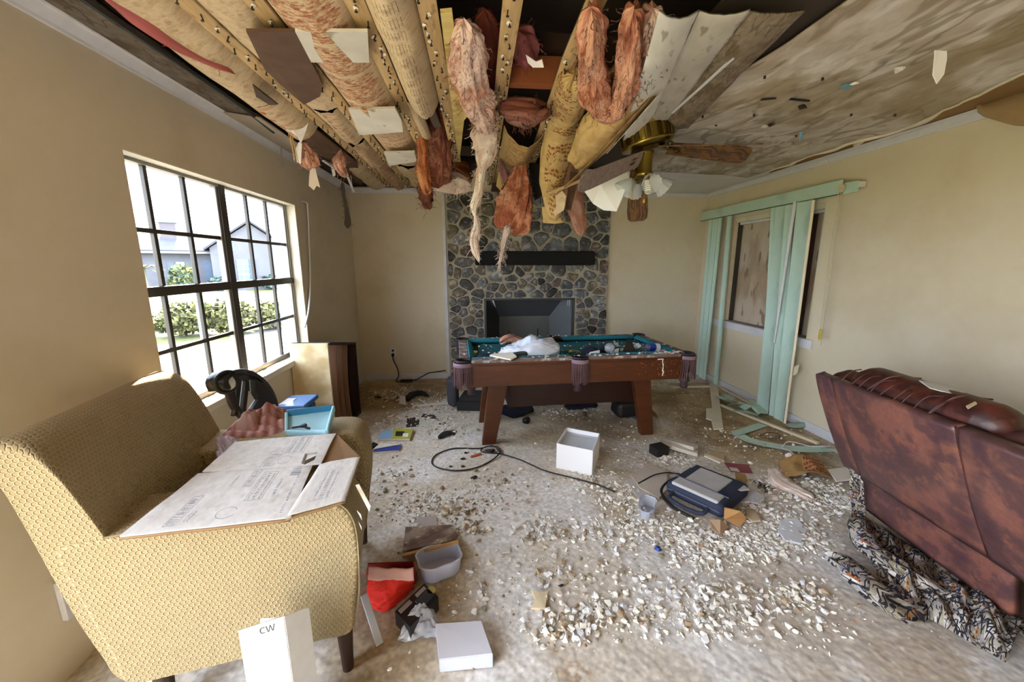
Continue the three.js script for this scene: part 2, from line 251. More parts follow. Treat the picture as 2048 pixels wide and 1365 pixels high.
// outlet with black cord
const out = thing('wall_outlet', 'white wall outlet on the back wall left of the stone fireplace', 'outlet');
part(out, 'cover_plate', boxAt(-1.178, -1.1, 0.315, 0.435, ZB, ZB + 0.008, 0.003), M.trim);
for (const y of [0.35, 0.4]) part(out, 'socket', at(cyl(0.016, 0.016, 0.006).rotateX(PI / 2), -1.14, y, ZB + 0.009), mat(0x3a3a38, 0.6));
M.black = mat(0x131316, 0.5);
const pc = thing('extension_lead', 'black power cord plugged into the outlet and trailing along the baseboard', 'cord');
part(pc, 'plug', boxAt(-1.157, -1.123, 0.325, 0.362, ZB + 0.012, ZB + 0.05, 0.01), M.black);
part(pc, 'cable', tube([[-1.14, 0.34, ZB + 0.05], [-1.12, 0.28, ZB + 0.09], [-1.08, 0.16, ZB + 0.07], [-1.07, 0.07, ZB + 0.08], [-1.1, 0.014, ZB + 0.12], [-1.02, 0.012, ZB + 0.16], [-0.86, 0.012, ZB + 0.1], [-0.78, 0.04, ZB + 0.06], [-0.68, 0.09, ZB + 0.05], [-0.6, 0.1, ZB + 0.04], [-0.45, 0.12, ZB + 0.04]], 0.007, 90, 6), M.black);
part(pc, 'adapter', at(box(0.16, 0.035, 0.06, 0.012), -0.96, 0.018, ZB + 0.14), M.black);

// mint vertical blinds on the right window
M.mint = mat(0xcbe3d8, 0.45, { map: tex(256, (u, v) => { const a = pf(u, v, 4, 5, 4), b = pf(u, v, 30, 8, 3); return mix([0.96, 0.97, 0.96], [0.8, 0.84, 0.82], smooth(0.5, 0.8, a) * 0.6 + 0.2 * b); }) });
M.mintDark = mat(0x3f5f54, 0.6);
const rail = thing('blind_valance', 'long mint green valance rail with hanging pull cords above the boarded window', 'valance');
part(rail, 'valance', boxAt(2.955, 2.962, 2.085, 2.2, -5.17, -3.12, 0.002), M.mint);
part(rail, 'valance_end', boxAt(2.97, 2.977, 2.085, 2.17, -3.12, -2.99, 0.002), M.mint);
part(rail, 'head_rail', boxAt(2.985, 3.045, 2.12, 2.165, -5.15, -3.0, 0.004), mat(0xd9d8d0, 0.5));
part(rail, 'rail_lip', boxAt(2.95, 2.965, 2.085, 2.091, -5.17, -3.12), M.mintDark);
const cord = rail;
const cm = mat(0xcfc3a2, 0.8);
part(cord, 'pulley', [at(cyl(0.026, 0.026, 0.02, 16).rotateZ(PI / 2), 2.95, 2.14, -3.115), boxAt(2.93, 2.955, 2.1, 2.135, -3.13, -3.1, 0.004)], cm);
for (const [dx, dz, y] of [[0, -0.012, 0.86], [0, 0.012, 0.83], [0.01, 0, 0.98]]) part(cord, 'string', tube([[2.94 + dx, 2.12, -3.115 + dz], [2.965 + dx, 1.5, -3.13 + dz * 1.4], [2.975 + dx, y, -3.125 + dz]], 0.0028, 24, 5), cm);
part(cord, 'weight', boxAt(2.962, 2.984, 0.88, 0.97, -3.14, -3.115, 0.006), mat(0xc9b23c, 0.5));
const vane = (z0t, z1t, z0b, z1b, yt, yb, xt, xb, bow = 0.012, tw = 0) => sheet((u, v) => { const z = lerp(lerp(z0t, z1t, u), lerp(z0b, z1b, u), v), y = lerp(yt, yb, v), x = lerp(xt, xb, v) + bow * (1 - (2 * u - 1) ** 2) + tw * (u - 0.5) * v; return [x, y, z]; }, 6, 16, 0.0018, 0.3, 2);
const VG = 'mint vertical blind vanes still hanging';
const vanes = [
  ['first hanging mint vane beside the back corner', -5.05, -4.95, -5.03, -4.95, 2.11, 0.02, 3.0, 3.0],
  ['second hanging mint vane from the back corner', -4.94, -4.875, -4.93, -4.87, 2.11, 0.02, 2.99, 2.985],
  ['third hanging mint vane from the back corner', -4.865, -4.8, -4.86, -4.795, 2.11, 0.02, 2.975, 2.965],
  ['fourth hanging mint vane, last of the bunch at the back corner', -4.79, -4.72, -4.785, -4.72, 2.11, 0.02, 2.97, 2.96],
  ['single mint vane hanging alone with its foot curled on the baseboard', -4.63, -4.54, -4.56, -4.47, 2.11, 0.03, 2.975, 2.97],
  ['narrow turned mint vane at the left of the middle bunch', -3.93, -3.86, -3.76, -3.7, 2.11, 0.5, 2.98, 2.975],
  ['widest mint vane at the left of the middle bunch reaching the floor', -3.85, -3.72, -3.75, -3.58, 2.11, 0.01, 2.97, 2.955],
  ['mint vane overlapped in the middle bunch below the valance', -3.72, -3.6, -3.56, -3.46, 2.11, 0.01, 2.965, 2.95],
  ['right-hand mint vane of the middle bunch with a creamy edge', -3.56, -3.385, -3.48, -3.36, 2.11, 0.01, 2.95, 2.94],
];
for (const [label, ...a] of vanes) solo('blind_vane', label, 'vane', vane(...a), M.mint);
solo('blind_vane', 'white backed vane turned edgewise between the mint vanes', 'vane', vane(-3.595, -3.55, -3.62, -3.6, 2.1, 0.75, 2.94, 2.945), M.trim);
solo('blind_vane', 'cream coloured slat standing against the wall right of the mint vanes', 'vane', vane(-3.385, -3.355, -3.345, -3.315, 2.08, 0.01, 2.945, 2.935), mat(0xe6d9bd, 0.6));
solo('broken_vane', 'small cream piece caught on the right edge of the mint vanes', 'vane', plate([[2.94, 0.578, -3.321], [2.94, 0.621, -3.264], [2.94, 0.527, -3.277], [2.94, 0.497, -3.313]], 0.003), mat(0xe6d9bd, 0.6));

// ---------------------------------------------------------------- stone fireplace
M.mortar = mat(0xb9af98, 0.95, { map: grime, bumpMap: wallBump, bumpScale: 0.006 });
const stoneBump = tex(256, (u, v) => 0.65 * pf(u, v, 7, 91, 5) + 0.35 * abs(2 * pf(u, v * 1.6, 5, 97, 3) - 1), false);
const stoneMap = tex(512, (u, v) => { const a = pf(u, v, 6, 101, 5), b = pf(u, v, 50, 107, 2), c = pf(u, v, 11, 113, 4); return clamp(0.62 + 0.5 * (a - 0.5) + 0.25 * (b - 0.5) + 0.3 * smooth(0.55, 0.7, c)) ; });
const tones = { g: 0xb0ada8, d: 0x8a8886, k: 0x5c5b5b, b: 0x9fa2a6, l: 0xd6d7d5, t: 0xbfb199, r: 0xa58f82 };
const stoneMats = Object.fromEntries(Object.entries(tones).map(([k, c]) => [k, mat(c, 0.8, { map: stoneMap, bumpMap: stoneBump, bumpScale: 0.012 })]));
const fire = thing('stone_fireplace', 'tall fireplace of grey rubble stones with a black mantel beam and empty firebox', 'fireplace', null, [0.67, 0, ZB]);
{
  const ox = 0.67, oz = ZB, SX0 = -0.39, SX1 = 1.74, SY1 = 2.42;
  const lp = (x0, x1, y0, y1, z0, z1, r) => at(boxAt(x0, x1, y0, y1, z0, z1, r, 0.7), -ox, 0, -oz);
  part(fire, 'mortar_bed', [lp(SX0, FX0, 0, SY1, ZB + 0.002, ZB + 0.03), lp(FX1, SX1, 0, SY1, ZB + 0.002, ZB + 0.03), lp(FX0, FX1, FY1, SY1, ZB + 0.002, ZB + 0.03), lp(FX0, FX1, 0, FY0, ZB + 0.002, ZB + 0.03)], M.mortar);
  const seeds = [[-0.31, 2.38, 'g'], [-0.24, 2.26, 'd'], [-0.14, 2.30, 'k'], [-0.30, 2.12, 'g'], [-0.13, 2.05, 'd'], [0.11, 2.36, 'd'], [0.15, 2.22, 't'], [0.05, 2.05, 't'], [-0.34, 1.93, 't'], [-0.22, 1.83, 'l'], [-0.35, 1.66, 'k'], [-0.18, 1.69, 'r'], [-0.19, 1.55, 'g'], [-0.29, 1.70, 't'], [0.08, 1.82, 'k'], [0.20, 1.76, 'b'], [-0.04, 1.91, 't'], [0.39, 1.79, 'g'], [0.48, 1.76, 't'], [0.62, 1.79, 'g'], [0.83, 1.88, 'b'], [0.99, 1.78, 'b'], [1.08, 1.96, 'b'], [0.88, 2.00, 'g'], [0.76, 2.00, 'd'], [0.74, 2.16, 'g'], [1.50, 2.13, 'b'], [1.47, 2.25, 'k'], [1.63, 2.01, 'b'], [1.50, 1.94, 'd'], [1.59, 1.86, 'd'], [1.41, 1.79, 'd'], [1.64, 1.83, 'k'], [1.57, 1.77, 'r'], [1.64, 2.18, 'd'], [1.67, 1.69, 'b'], [1.25, 1.79, 'b'], [1.35, 2.05, 'g'], [0.91, 2.14, 't'], [1.04, 2.15, 'g'], [1.19, 2.17, 'd'], [1.34, 2.25, 'd'], [1.54, 2.35, 'g'], [1.62, 2.28, 'd'], [0.30, 2.42, 'g'], [0.45, 2.38, 't'], [0.60, 2.37, 'g'], [0.75, 2.33, 'b'], [0.90, 2.34, 'g'], [1.05, 2.36, 't'], [1.20, 2.36, 'g'], [1.37, 2.39, 'd'], [0.30, 2.25, 'g'], [0.42, 2.11, 't'], [0.30, 2.04, 'g'], [0.51, 1.97, 'g'], [0.66, 2.23, 'd'], [0.18, 1.91, 't'], [0.30, 1.89, 'g'], [-0.07, 2.18, 't'], [-0.03, 2.42, 't'], [-0.35, 1.42, 'g'], [-0.28, 1.42, 't'], [-0.15, 1.28, 'd'], [-0.14, 1.41, 'g'], [-0.25, 1.16, 't'], [0.21, 1.37, 'l'], [0.20, 1.22, 'd'], [0.32, 1.18, 't'], [0.39, 1.44, 'd'], [0.57, 1.42, 'k'], [0.46, 1.35, 'd'], [0.58, 1.28, 't'], [0.45, 1.24, 'g'], [0.67, 1.36, 'g'], [0.82, 1.46, 'g'], [0.83, 1.39, 'g'], [1.06, 1.43, 'd'], [0.82, 1.31, 'k'], [0.75, 1.30, 'g'], [0.69, 1.22, 'g'], [0.90, 1.23, 'd'], [1.04, 1.29, 'r'], [1.16, 1.26, 'b'], [1.38, 1.28, 'b'], [1.28, 1.46, 'g'], [1.49, 1.38, 'g'], [1.66, 1.49, 'r'], [1.66, 1.31, 'g'], [1.61, 1.17, 't'], [1.53, 1.24, 't'], [1.00, 1.16, 'k'], [0.77, 1.13, 'd'], [1.16, 1.13, 'b'], [1.38, 1.13, 'b'], [1.06, 1.12, 't'], [0.03, 1.12, 'd'], [0.15, 1.12, 'd'], [0.27, 1.12, 'g'], [0.39, 1.12, 'g'], [0.53, 1.12, 'd'], [0.06, 1.44, 't'], [0.16, 1.45, 'g'], [-0.36, 1.27, 't'], [-0.03, 1.34, 'g'], [1.56, 1.49, 'g'], [0.64, 1.46, 't'], [0.95, 1.34, 'g'], [0.05, 1.30, 'l'], [1.25, 1.37, 't'], [-0.35, 1.03, 'g'], [-0.20, 1.05, 'd'], [-0.01, 1.05, 'd'], [-0.02, 0.98, 'g'], [-0.20, 0.89, 'g'], [-0.29, 0.94, 'k'], [-0.13, 0.81, 't'], [0.02, 0.89, 'd'], [-0.35, 0.87, 'g'], [0.03, 0.76, 'g'], [-0.36, 0.73, 'g'], [-0.28, 0.63, 'd'], [-0.07, 0.65, 'd'], [0.05, 0.63, 'd'], [-0.22, 0.51, 'b'], [-0.36, 0.50, 'g'], [-0.10, 0.52, 'g'], [-0.06, 0.93, 't'], [-0.30, 0.81, 't'], [1.37, 0.98, 'b'], [1.49, 1.02, 'd'], [1.62, 0.95, 'g'], [1.59, 1.06, 'l'], [1.38, 0.89, 't'], [1.46, 0.86, 't'], [1.70, 0.85, 'k'], [1.41, 0.73, 'g'], [1.57, 0.75, 'r'], [1.66, 0.74, 'b'], [1.54, 0.66, 'k'], [1.44, 0.61, 'g'], [1.36, 0.81, 'g'], [1.68, 0.61, 'g'], [1.57, 0.87, 'l'], [1.32, 1.03, 't'], [1.37, 0.50, 'g'], [1.55, 0.49, 'g'], [1.72, 0.47, 'd'], [-0.31, 0.35, 'g'], [-0.07, 0.38, 'd'], [0.04, 0.28, 'g'], [-0.38, 0.19, 't'], [-0.19, 0.18, 'g'], [0.00, 0.15, 'd'], [-0.32, 0.02, 'd'], [-0.09, 0.02, 'g'], [1.43, 0.31, 'g'], [1.66, 0.33, 'd'], [1.50, 0.14, 'g'], [1.70, 0.11, 't'], [1.43, -0.04, 'd'], [1.64, -0.06, 'g'], [0.15, 0.01, 'g'], [0.35, -0.01, 'd'], [0.61, -0.00, 'g'], [0.84, -0.03, 't'], [1.09, -0.03, 'g'], [0.16, 0.17, 'd'], [0.42, 0.17, 'g'], [0.68, 0.15, 'b'], [0.94, 0.16, 'd'], [1.17, 0.14, 'g'], [0.28, 0.34, 'g'], [0.55, 0.33, 'd'], [0.81, 0.33, 'g'], [1.07, 0.32, 't']];
  const AY = 1.25;                                  // stones lie longer than high
  for (const [sx, sy, tone] of seeds) {
    if (sx < SX0 || sx > SX1 || sy > SY1 || sy < 0.02 || (sx > FX0 && sx < FX1 && sy > FY0 - 0.02 && sy < FY1)) continue;
    let poly = [[SX0 + 0.006, 0.004], [SX1 - 0.004, 0.004], [SX1 - 0.004, SY1], [SX0 + 0.006, SY1]];
    const clip = (px, py, nx, ny) => { const out = []; for (let i = 0; i < poly.length; i++) { const a = poly[i], b = poly[(i + 1) % poly.length], da = (a[0] - px) * nx + (a[1] - py) * ny, db = (b[0] - px) * nx + (b[1] - py) * ny; if (da <= 0) out.push(a); if (da * db < 0) { const t = da / (da - db); out.push([lerp(a[0], b[0], t), lerp(a[1], b[1], t)]); } } poly = out; };
    for (const [qx, qy] of seeds) { if (qx === sx && qy === sy) continue; const dx = qx - sx, dy = qy - sy; if (dx * dx + dy * dy > 0.6) continue; const wgt = 0.5; clip(sx + dx * wgt, sy + dy * wgt, dx, dy * AY * AY); }
    const m = 0.02;
    if (sx < FX0 && sy < FY1) clip(FX0 - m, 0, 1, 0); else if (sx > FX1 && sy < FY1) clip(FX1 + m, 0, -0 + -1, 0); else if (sy > FY1 - 0.05 && sx > FX0 - 0.05 && sx < FX1 + 0.05) clip(0, FY1 + 0.008, 0, -1); else if (sy < FY0) clip(0, FY0 - 0.01, 0, 1);
    if (poly.length < 3) continue;
    // rounded, slightly ragged outline at fixed angles round the middle
    let cx = 0, cy = 0; for (const p of poly) { cx += p[0] / poly.length; cy += p[1] / poly.length; }
    const N = 13, out = [], gap = rr(0.002, 0.007);
    for (let i = 0; i < N; i++) {
      const h = (i / N) * 2 * PI + rr(-0.1, 0.1), dx = cos(h), dy = sin(h); let t = 9;
      for (let k = 0; k < poly.length; k++) { const a = poly[k], b = poly[(k + 1) % poly.length], ex = b[0] - a[0], ey = b[1] - a[1], den = dx * ey - dy * ex; if (abs(den) < 1e-9) continue; const s = ((a[0] - cx) * ey - (a[1] - cy) * ex) / den; if (s > 0) t = min(t, s); }
      out.push([dx, dy, max(0.008, t - gap)]);
    }
    const R = out.map((o) => o[2]); out.forEach((o, i) => { o[2] = min(o[2], 0.2 * R[(i + N - 1) % N] + 0.6 * R[i] + 0.2 * R[(i + 1) % N] + 0.004) * rr(0.94, 1.0); });
    const pos = [], id = [], hgt = rr(0.01, 0.03), tx = rr(-0.14, 0.14), ty = rr(-0.14, 0.14), rings = [[1.0, 0.02], [0.965, 0.031 + hgt * 0.45], [0.74, 0.031 + hgt * 0.95]];
    for (const [s, z] of rings) for (const [dx, dy, r] of out) pos.push(dx * r * s, dy * r * s, z + (z > 0.025 ? rr(-0.005, 0.005) + (tx * dx + ty * dy) * r * s : 0));
    pos.push(0, 0, 0.031 + hgt);
    for (let q = 0; q < 2; q++) for (let i = 0; i < N; i++) { const a = q * N + i, b = q * N + (i + 1) % N; id.push(a, b, b + N, a, b + N, a + N); }
    for (let i = 0; i < N; i++) id.push(2 * N + i, 2 * N + (i + 1) % N, 3 * N);
    const g = new THREE.BufferGeometry(); g.setAttribute('position', new THREE.Float32BufferAttribute(pos, 3)); g.setIndex(id);
    const gg = g.toNonIndexed(); gg.computeVertexNormals(); const uvs = []; const pp = gg.attributes.position; const ou = rnd() * 3, ov = rnd() * 3; for (let i = 0; i < pp.count; i++) uvs.push(pp.getX(i) / 0.5 + ou, pp.getY(i) / 0.5 + ov); gg.setAttribute('uv', new THREE.Float32BufferAttribute(uvs, 2));
    const st = part(fire, 'stone', gg, stoneMats[tone]); st.position.set(cx - ox, cy, ZB - oz);
  }
  // mantel: one black charred beam
  const mb = mat(0x060505, 0.85);
  part(fire, 'mantel_beam', displace(lp(-0.03, 1.5, 1.515, 1.69, ZB + 0.03, ZB + 0.2, 0.02), 0.008, 6), mb, 'black charred mantel beam');
  // firebox
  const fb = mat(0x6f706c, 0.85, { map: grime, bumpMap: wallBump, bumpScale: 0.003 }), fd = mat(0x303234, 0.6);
  part(fire, 'firebox_back', plate([[0.3 - ox, FY0, -0.5], [1.05 - ox, FY0, -0.5], [1.05 - ox, 0.78, -0.5], [0.3 - ox, 0.78, -0.5]], 0.02), fb);
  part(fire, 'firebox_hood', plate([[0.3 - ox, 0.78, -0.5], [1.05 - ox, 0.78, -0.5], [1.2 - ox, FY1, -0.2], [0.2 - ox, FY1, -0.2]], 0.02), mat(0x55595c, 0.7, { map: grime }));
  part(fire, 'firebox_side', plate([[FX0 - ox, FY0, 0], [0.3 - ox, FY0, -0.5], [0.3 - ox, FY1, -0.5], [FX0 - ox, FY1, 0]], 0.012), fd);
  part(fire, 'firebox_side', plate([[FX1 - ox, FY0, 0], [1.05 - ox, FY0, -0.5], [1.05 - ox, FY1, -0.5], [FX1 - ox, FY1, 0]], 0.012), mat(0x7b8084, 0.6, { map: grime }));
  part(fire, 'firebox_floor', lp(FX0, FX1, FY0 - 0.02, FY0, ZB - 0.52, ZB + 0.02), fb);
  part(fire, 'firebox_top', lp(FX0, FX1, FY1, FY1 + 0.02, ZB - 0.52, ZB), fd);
  part(fire, 'firebox_frame', [lp(FX0 - 0.012, FX0 + 0.018, FY0, FY1, ZB - 0.02, ZB + 0.035, 0.004), lp(FX1 - 0.018, FX1 + 0.012, FY0, FY1, ZB - 0.02, ZB + 0.035, 0.004), lp(FX0 - 0.012, FX1 + 0.012, FY1 - 0.018, FY1 + 0.008, ZB - 0.02, ZB + 0.035, 0.004)], mat(0x4b4f51, 0.45, { metalness: 0.5 }));
  part(fire, 'damper_handle', [lp(1.2, 1.207, 0.98, 1.07, ZB + 0.0, ZB + 0.006), lp(1.225, 1.232, 0.97, 1.07, ZB, ZB + 0.006)], M.trim);
  part(fire, 'grate_post', [lp(0.83, 0.845, FY0, 0.63, ZB - 0.25, ZB - 0.235), lp(0.42, 0.432, FY0, 0.6, ZB - 0.25, ZB - 0.24)], M.black);
}

// ---------------------------------------------------------------- broken ceiling
M.furring = mat(0xcdb389, 0.85, { map: tex(256, (u, v) => { const g = pf(u * 3, v * 0.4, 10, 121, 4), b = pf(u, v, 12, 127, 4); return mix(mix([1, 0.98, 0.92], [0.78, 0.72, 0.62], g * 0.8), [0.6, 0.5, 0.36], smooth(0.6, 0.8, b) * 0.5); }) });
M.nail = mat(0x2e2925, 0.6, { metalness: 0.3 });
M.gyp = mat(0xe2dccd, 0.95);
const strips = [[-1.035, -1.035], [-0.785, -0.8], [-0.425, -0.44], [-0.168, -0.175], [0.142, 0.16], [0.442, 0.53]];
const places = ['first from the left wall', 'second from the left wall', 'third from the left wall', 'fourth from the left wall', 'fifth from the left wall', 'sixth from the left wall, nearest the ceiling fan'];
strips.forEach(([x0, x1], i) => {
  const t = thing('furring_strip', 'yellowish wooden ceiling furring strip studded with nails, ' + places[i].replace(', nearest the ceiling fan', ''), 'furring strip', 'bare furring strips of the broken ceiling');
  const zEnd = i === 5 ? -3.86 : i === 3 ? -4.1 : i === 4 ? -4.95 : ZB + 0.02, xe = lerp(x0, x1, (zEnd + 2) / -2.2);
  part(t, 'strip', sheet((u, v) => { const z = lerp(2.3, zEnd, v), x = z > -2 ? x0 : lerp(x0, x1, (z + 2) / -2.2); return [x + (0.5 - u) * 0.072, 2.462 + 0.006 * fbm3(x * 3, z * 1.6, i), z]; }, 1, 60, 0.02, 0.25, 9), M.furring);
  const heads = [], lumps = [];
  for (let z = -1.3; z > zEnd + 0.1; z -= rr(0.045, 0.1)) { const x = (z > -2 ? x0 : lerp(x0, x1, (z + 2) / -2.2)) + rr(-0.026, 0.026); heads.push(place(cyl(0.003, 0.0025, 0.022, 6), [x, 2.442, z], rr(-0.4, 0.4), 0, rr(-0.4, 0.4)), at(cyl(0.006, 0.006, 0.003, 7), x, 2.431, z)); if (rnd() < (i > 1 ? 0.55 : 0.2)) lumps.push(at(chunk([0.012, 0.007, 0.012]), x + rr(-0.01, 0.01), 2.444, z)); }
  part(t, 'nails', heads, M.nail).userData.kind = 'stuff';
  if (lumps.length) part(t, 'plaster_crumbs', lumps, M.gyp).userData.kind = 'stuff';
});
// rafters of the attic above the bare bays
M.rafter = mat(0x8a4a22, 0.85, { map: grime });
for (let i = 0; i < 6; i++) struct('rafter', boxAt(-1.54 + 0, 0.9, 2.6, 2.75, -4.9 + i * 1.25, -4.86 + i * 1.25, 0.004), M.darkWood);
solo('attic_beam', 'orange brown attic beam seen through the open bay near the top centre', 'beam', boxAt(0.17, 0.47, 2.47, 2.61, -2.36, -2.3, 0.004), M.rafter);

// kraft-faced insulation batts sagging between the strips
const kraftTex = (print, ink, sd) => canvasTex(512, 512, (c, w, h) => {
  seed = sd; c.fillStyle = '#cbb592'; c.fillRect(0, 0, w, h);
  for (let i = 0; i < 900; i++) { c.fillStyle = rnd() < 0.5 ? 'rgba(150,115,70,0.10)' : 'rgba(225,200,150,0.12)'; c.fillRect(rnd() * w, rnd() * h, rr(4, 70), rr(2, 26)); }
  c.fillStyle = ink;
  if (print === 'block') for (let b = 0; b < 4; b++) { const y = 30 + b * 124; for (let l = 0; l < 5; l++) for (let x = 70; x < 440;) { const q = rr(5, 26); if (rnd() < 0.8) c.fillRect(x, y + l * 19 + rr(-1, 1), q, rr(7, 13)); x += q + rr(3, 8); } }
  if (print === 'solid') { for (let i = 0; i < 700; i++) { c.globalAlpha = rr(0.1, 0.5); c.fillRect(rr(40, 440), rr(20, 470), rr(4, 50), rr(3, 22)); } c.globalAlpha = 1; }
  if (print === 'lines') for (let b = 0; b < 2; b++) for (let l = 0; l < 8; l++) for (let y = 40 + b * 250; y < 210 + b * 250;) { const q = rr(6, 22); c.fillRect(90 + l * 38, y, rr(5, 9), q); y += q + rr(2, 5); }
  if (print === 'logo') for (const y of [70, 320]) { c.beginPath(); c.arc(200, y + 40, 44, 0, 7); c.fill(); for (let l = 0; l < 4; l++) for (let x = 150; x < 400;) { const q = rr(6, 20); c.fillRect(x, y + 110 + l * 18, q, 9); x += q + 6; } }
  for (let i = 0; i < 40; i++) { c.fillStyle = 'rgba(96,62,30,0.10)'; c.beginPath(); c.ellipse(rnd() * w, rnd() * h, rr(8, 60), rr(5, 36), rnd() * 3, 0, 7); c.fill(); }
});
const kr = (print, ink, sd, tone = 0xffffff) => mat(tone, 0.8, { map: kraftTex(print, ink, sd) });
const K = { plain: kr('none', '#000', 3), red: kr('solid', '#8c3f22', 11), block: kr('block', '#9c5636', 19), lines: kr('lines', '#6d573c', 23), logo: kr('logo', '#a8603e', 29), yellow: kr('block', '#8f5a30', 31, 0xf0e4c0), yplain: kr('none', '#000', 37, 0xf0e6c4) };
M.pink = mat(0xffffff, 0.98, { map: tex(512, (u, v) => { const a = pf(u * 2, v * 0.6, 18, 131, 4), b = pf(u, v, 5, 137, 4), d = pf(u * 3, v, 60, 139, 2); let c = mix(hex(0xd9ad98), hex(0xa56c55), smooth(0.3, 0.7, a)); c = mix(c, hex(0xe9d3c4), smooth(0.5, 0.72, b) * 0.75); c = mix(c, hex(0x7a4a34), smooth(0.55, 0.8, d) * 0.5); return c; }) });
M.pink.bumpMap = tex(512, (u, v) => 0.7 * pf(u * 2, v * 0.5, 22, 133, 4) + 0.3 * pf(u, v, 40, 135, 2), false); M.pink.bumpScale = 0.012;
M.pinkDark = mat(0xb0938c, 0.98, { map: M.pink.map, bumpMap: M.pink.bumpMap, bumpScale: 0.012 });
M.orange = mat(0xf4d4bf, 0.98, { map: M.pink.map, bumpMap: M.pink.bumpMap, bumpScale: 0.014 });
M.pale = mat(0xffffff, 0.98, { map: tex(256, (u, v) => mix(mix(hex(0xe2d2c4), hex(0xc7a897), pf(u * 2, v, 14, 141, 4)), hex(0xf0e8de), smooth(0.5, 0.7, pf(u, v, 6, 143, 4)))) });
M.paper = mat(0xd8d4cb, 0.9, { map: tex(256, (u, v) => mix(mix([1, 1, 0.99], [0.86, 0.84, 0.8], pf(u, v, 8, 151, 4)), [0.62, 0.58, 0.52], smooth(0.66, 0.8, pf(u, v, 10, 153, 4)) * 0.7)) });
M.brownBack = mat(0x6d5746, 0.9, { map: tex(256, (u, v) => mix([1, 0.95, 0.9], [0.66, 0.58, 0.5], pf(u, v, 9, 161, 5))) });

const batt = (label, x0, x1, z0, z1, sag, m, o = {}) => {
  const s = (o.seed = (rnd() * 50) | 0);
  return solo('insulation_batt', label, 'insulation', sheet((u, v) => {
    const z = lerp(z0, z1, v), edge = v > 0.93 || v < 0.03 ? 0.012 * n3(u * 9 + s, v * 3, 2) : 0;
    const dip = sag * pow(sin(PI * clamp(u)), 0.75) * (0.85 + 0.35 * n3(z * 2.3 + s, 0, 1)) + 0.011 * fbm3(u * 5 + s, z * 5, 3, 3) * (o.crumple || 1) + (o.curl ? o.curl * pow(v, 6) * sin(PI * u) : 0);
    return [lerp(x0, x1, u), 2.47 - dip, z + edge];
  }, 14, max(10, floor(abs(z1 - z0) * 26)), 0.006, o.su || 1, abs(z1 - z0) / abs(x1 - x0) * (o.su || 1)), m, 'sagging insulation batts of the ceiling');
};
batt('pale tan paper-faced insulation batt in the bay beside the left wall, nearest the viewer', -1.32, -1.07, 0.6, -2.5, 0.075, K.plain);
batt('tan insulation batt with faint print in the left bay before the hanging brown board', -1.31, -1.07, -2.5, -3.02, 0.085, K.logo, { curl: 0.02 });
batt('tan insulation batt in the left wall bay beyond the hanging brown board', -1.3, -1.07, -3.9, -5.1, 0.06, K.plain);
batt('tan insulation batt behind the dark brown board in the second bay', -1.0, -0.825, 0.6, -2.7, 0.03, K.plain);
batt('tan insulation batt with a small red stamp in the second bay from the left wall', -1.0, -0.835, -2.72, -3.28, 0.075, K.logo);
batt('torn insulation batt with red print in the second bay from the left wall', -0.995, -0.84, -3.3, -3.95, 0.08, K.block, { crumple: 3 });
batt('far insulation batt with rust marks in the second bay from the left wall', -0.99, -0.845, -3.95, -5.1, 0.07, K.red, { crumple: 3 });
batt('rust red printed insulation batt in the third bay, above the hanging white panel', -0.745, -0.465, 0.4, -2.62, 0.075, K.red, { curl: 0.03 });
batt('brown insulation batt showing below the white panel in the third bay', -0.75, -0.475, -2.66, -3.9, 0.075, K.block);
batt('ruffled far insulation batt in the third bay near the back wall', -0.76, -0.48, -3.9, -5.1, 0.075, K.plain, { crumple: 5 });
batt('tan insulation batt with rows of fine brown print in the fourth bay', -0.385, -0.21, 0.4, -2.55, 0.08, K.lines, { crumple: 2.4, curl: 0.05 });
batt('narrow torn strip of insulation paper beside the dark slot in the fourth bay', -0.405, -0.33, -2.55, -3.5, 0.03, K.plain);
batt('crumpled far insulation batt in the fourth bay above the fringe of pink fibre', -0.4, -0.22, -3.6, -4.9, 0.1, K.yplain, { crumple: 6 });
batt('yellow insulation roll with brown lettering in the sixth bay beneath the pink tuft', 0.2, 0.5, -2.95, -3.85, 0.14, K.yellow, { crumple: 2 });
batt('yellow printed insulation paper lying flat at the back of the sixth bay', 0.2, 0.52, -3.85, -4.75, 0.05, K.yellow);
solo('back_board', 'brown board above the back end of the sixth bay', 'board', boxAt(0.18, 0.72, 2.405, 2.42, -5.1, -4.6), M.brownBack);
for (const [lab, p] of [['dark torn fold in the pale batt beside the left wall', [[-1.08, 2.39, -2.221], [-1.073, 2.385, -2.31], [-1.064, 2.385, -2.436], [-1.114, 2.385, -2.454], [-1.133, 2.385, -2.352]]], ['dark slit at the ruffled end of the batt with fine brown print', [[-0.293, 2.42, -2.41], [-0.239, 2.42, -2.392], [-0.225, 2.42, -2.835], [-0.273, 2.42, -2.858]]]]) solo('torn_fold', lab, 'tear', plate(p, 0.006, 0.01), mat(0x4a3c2e, 0.95));
// red stain rag of exposed fibre in the left bay
solo('fibre_tuft', 'dull red smear of fibre on the pale batt near the top left', 'insulation', fluff([[-1.22, 2.415, -1.6], [-1.19, 2.4, -1.9], [-1.12, 2.4, -2.12]], [[0.03, 0.008], [0.035, 0.01], [0.012, 0.006]], { seed: 3, wisps: 6 }), mat(0xb0625e, 0.95));

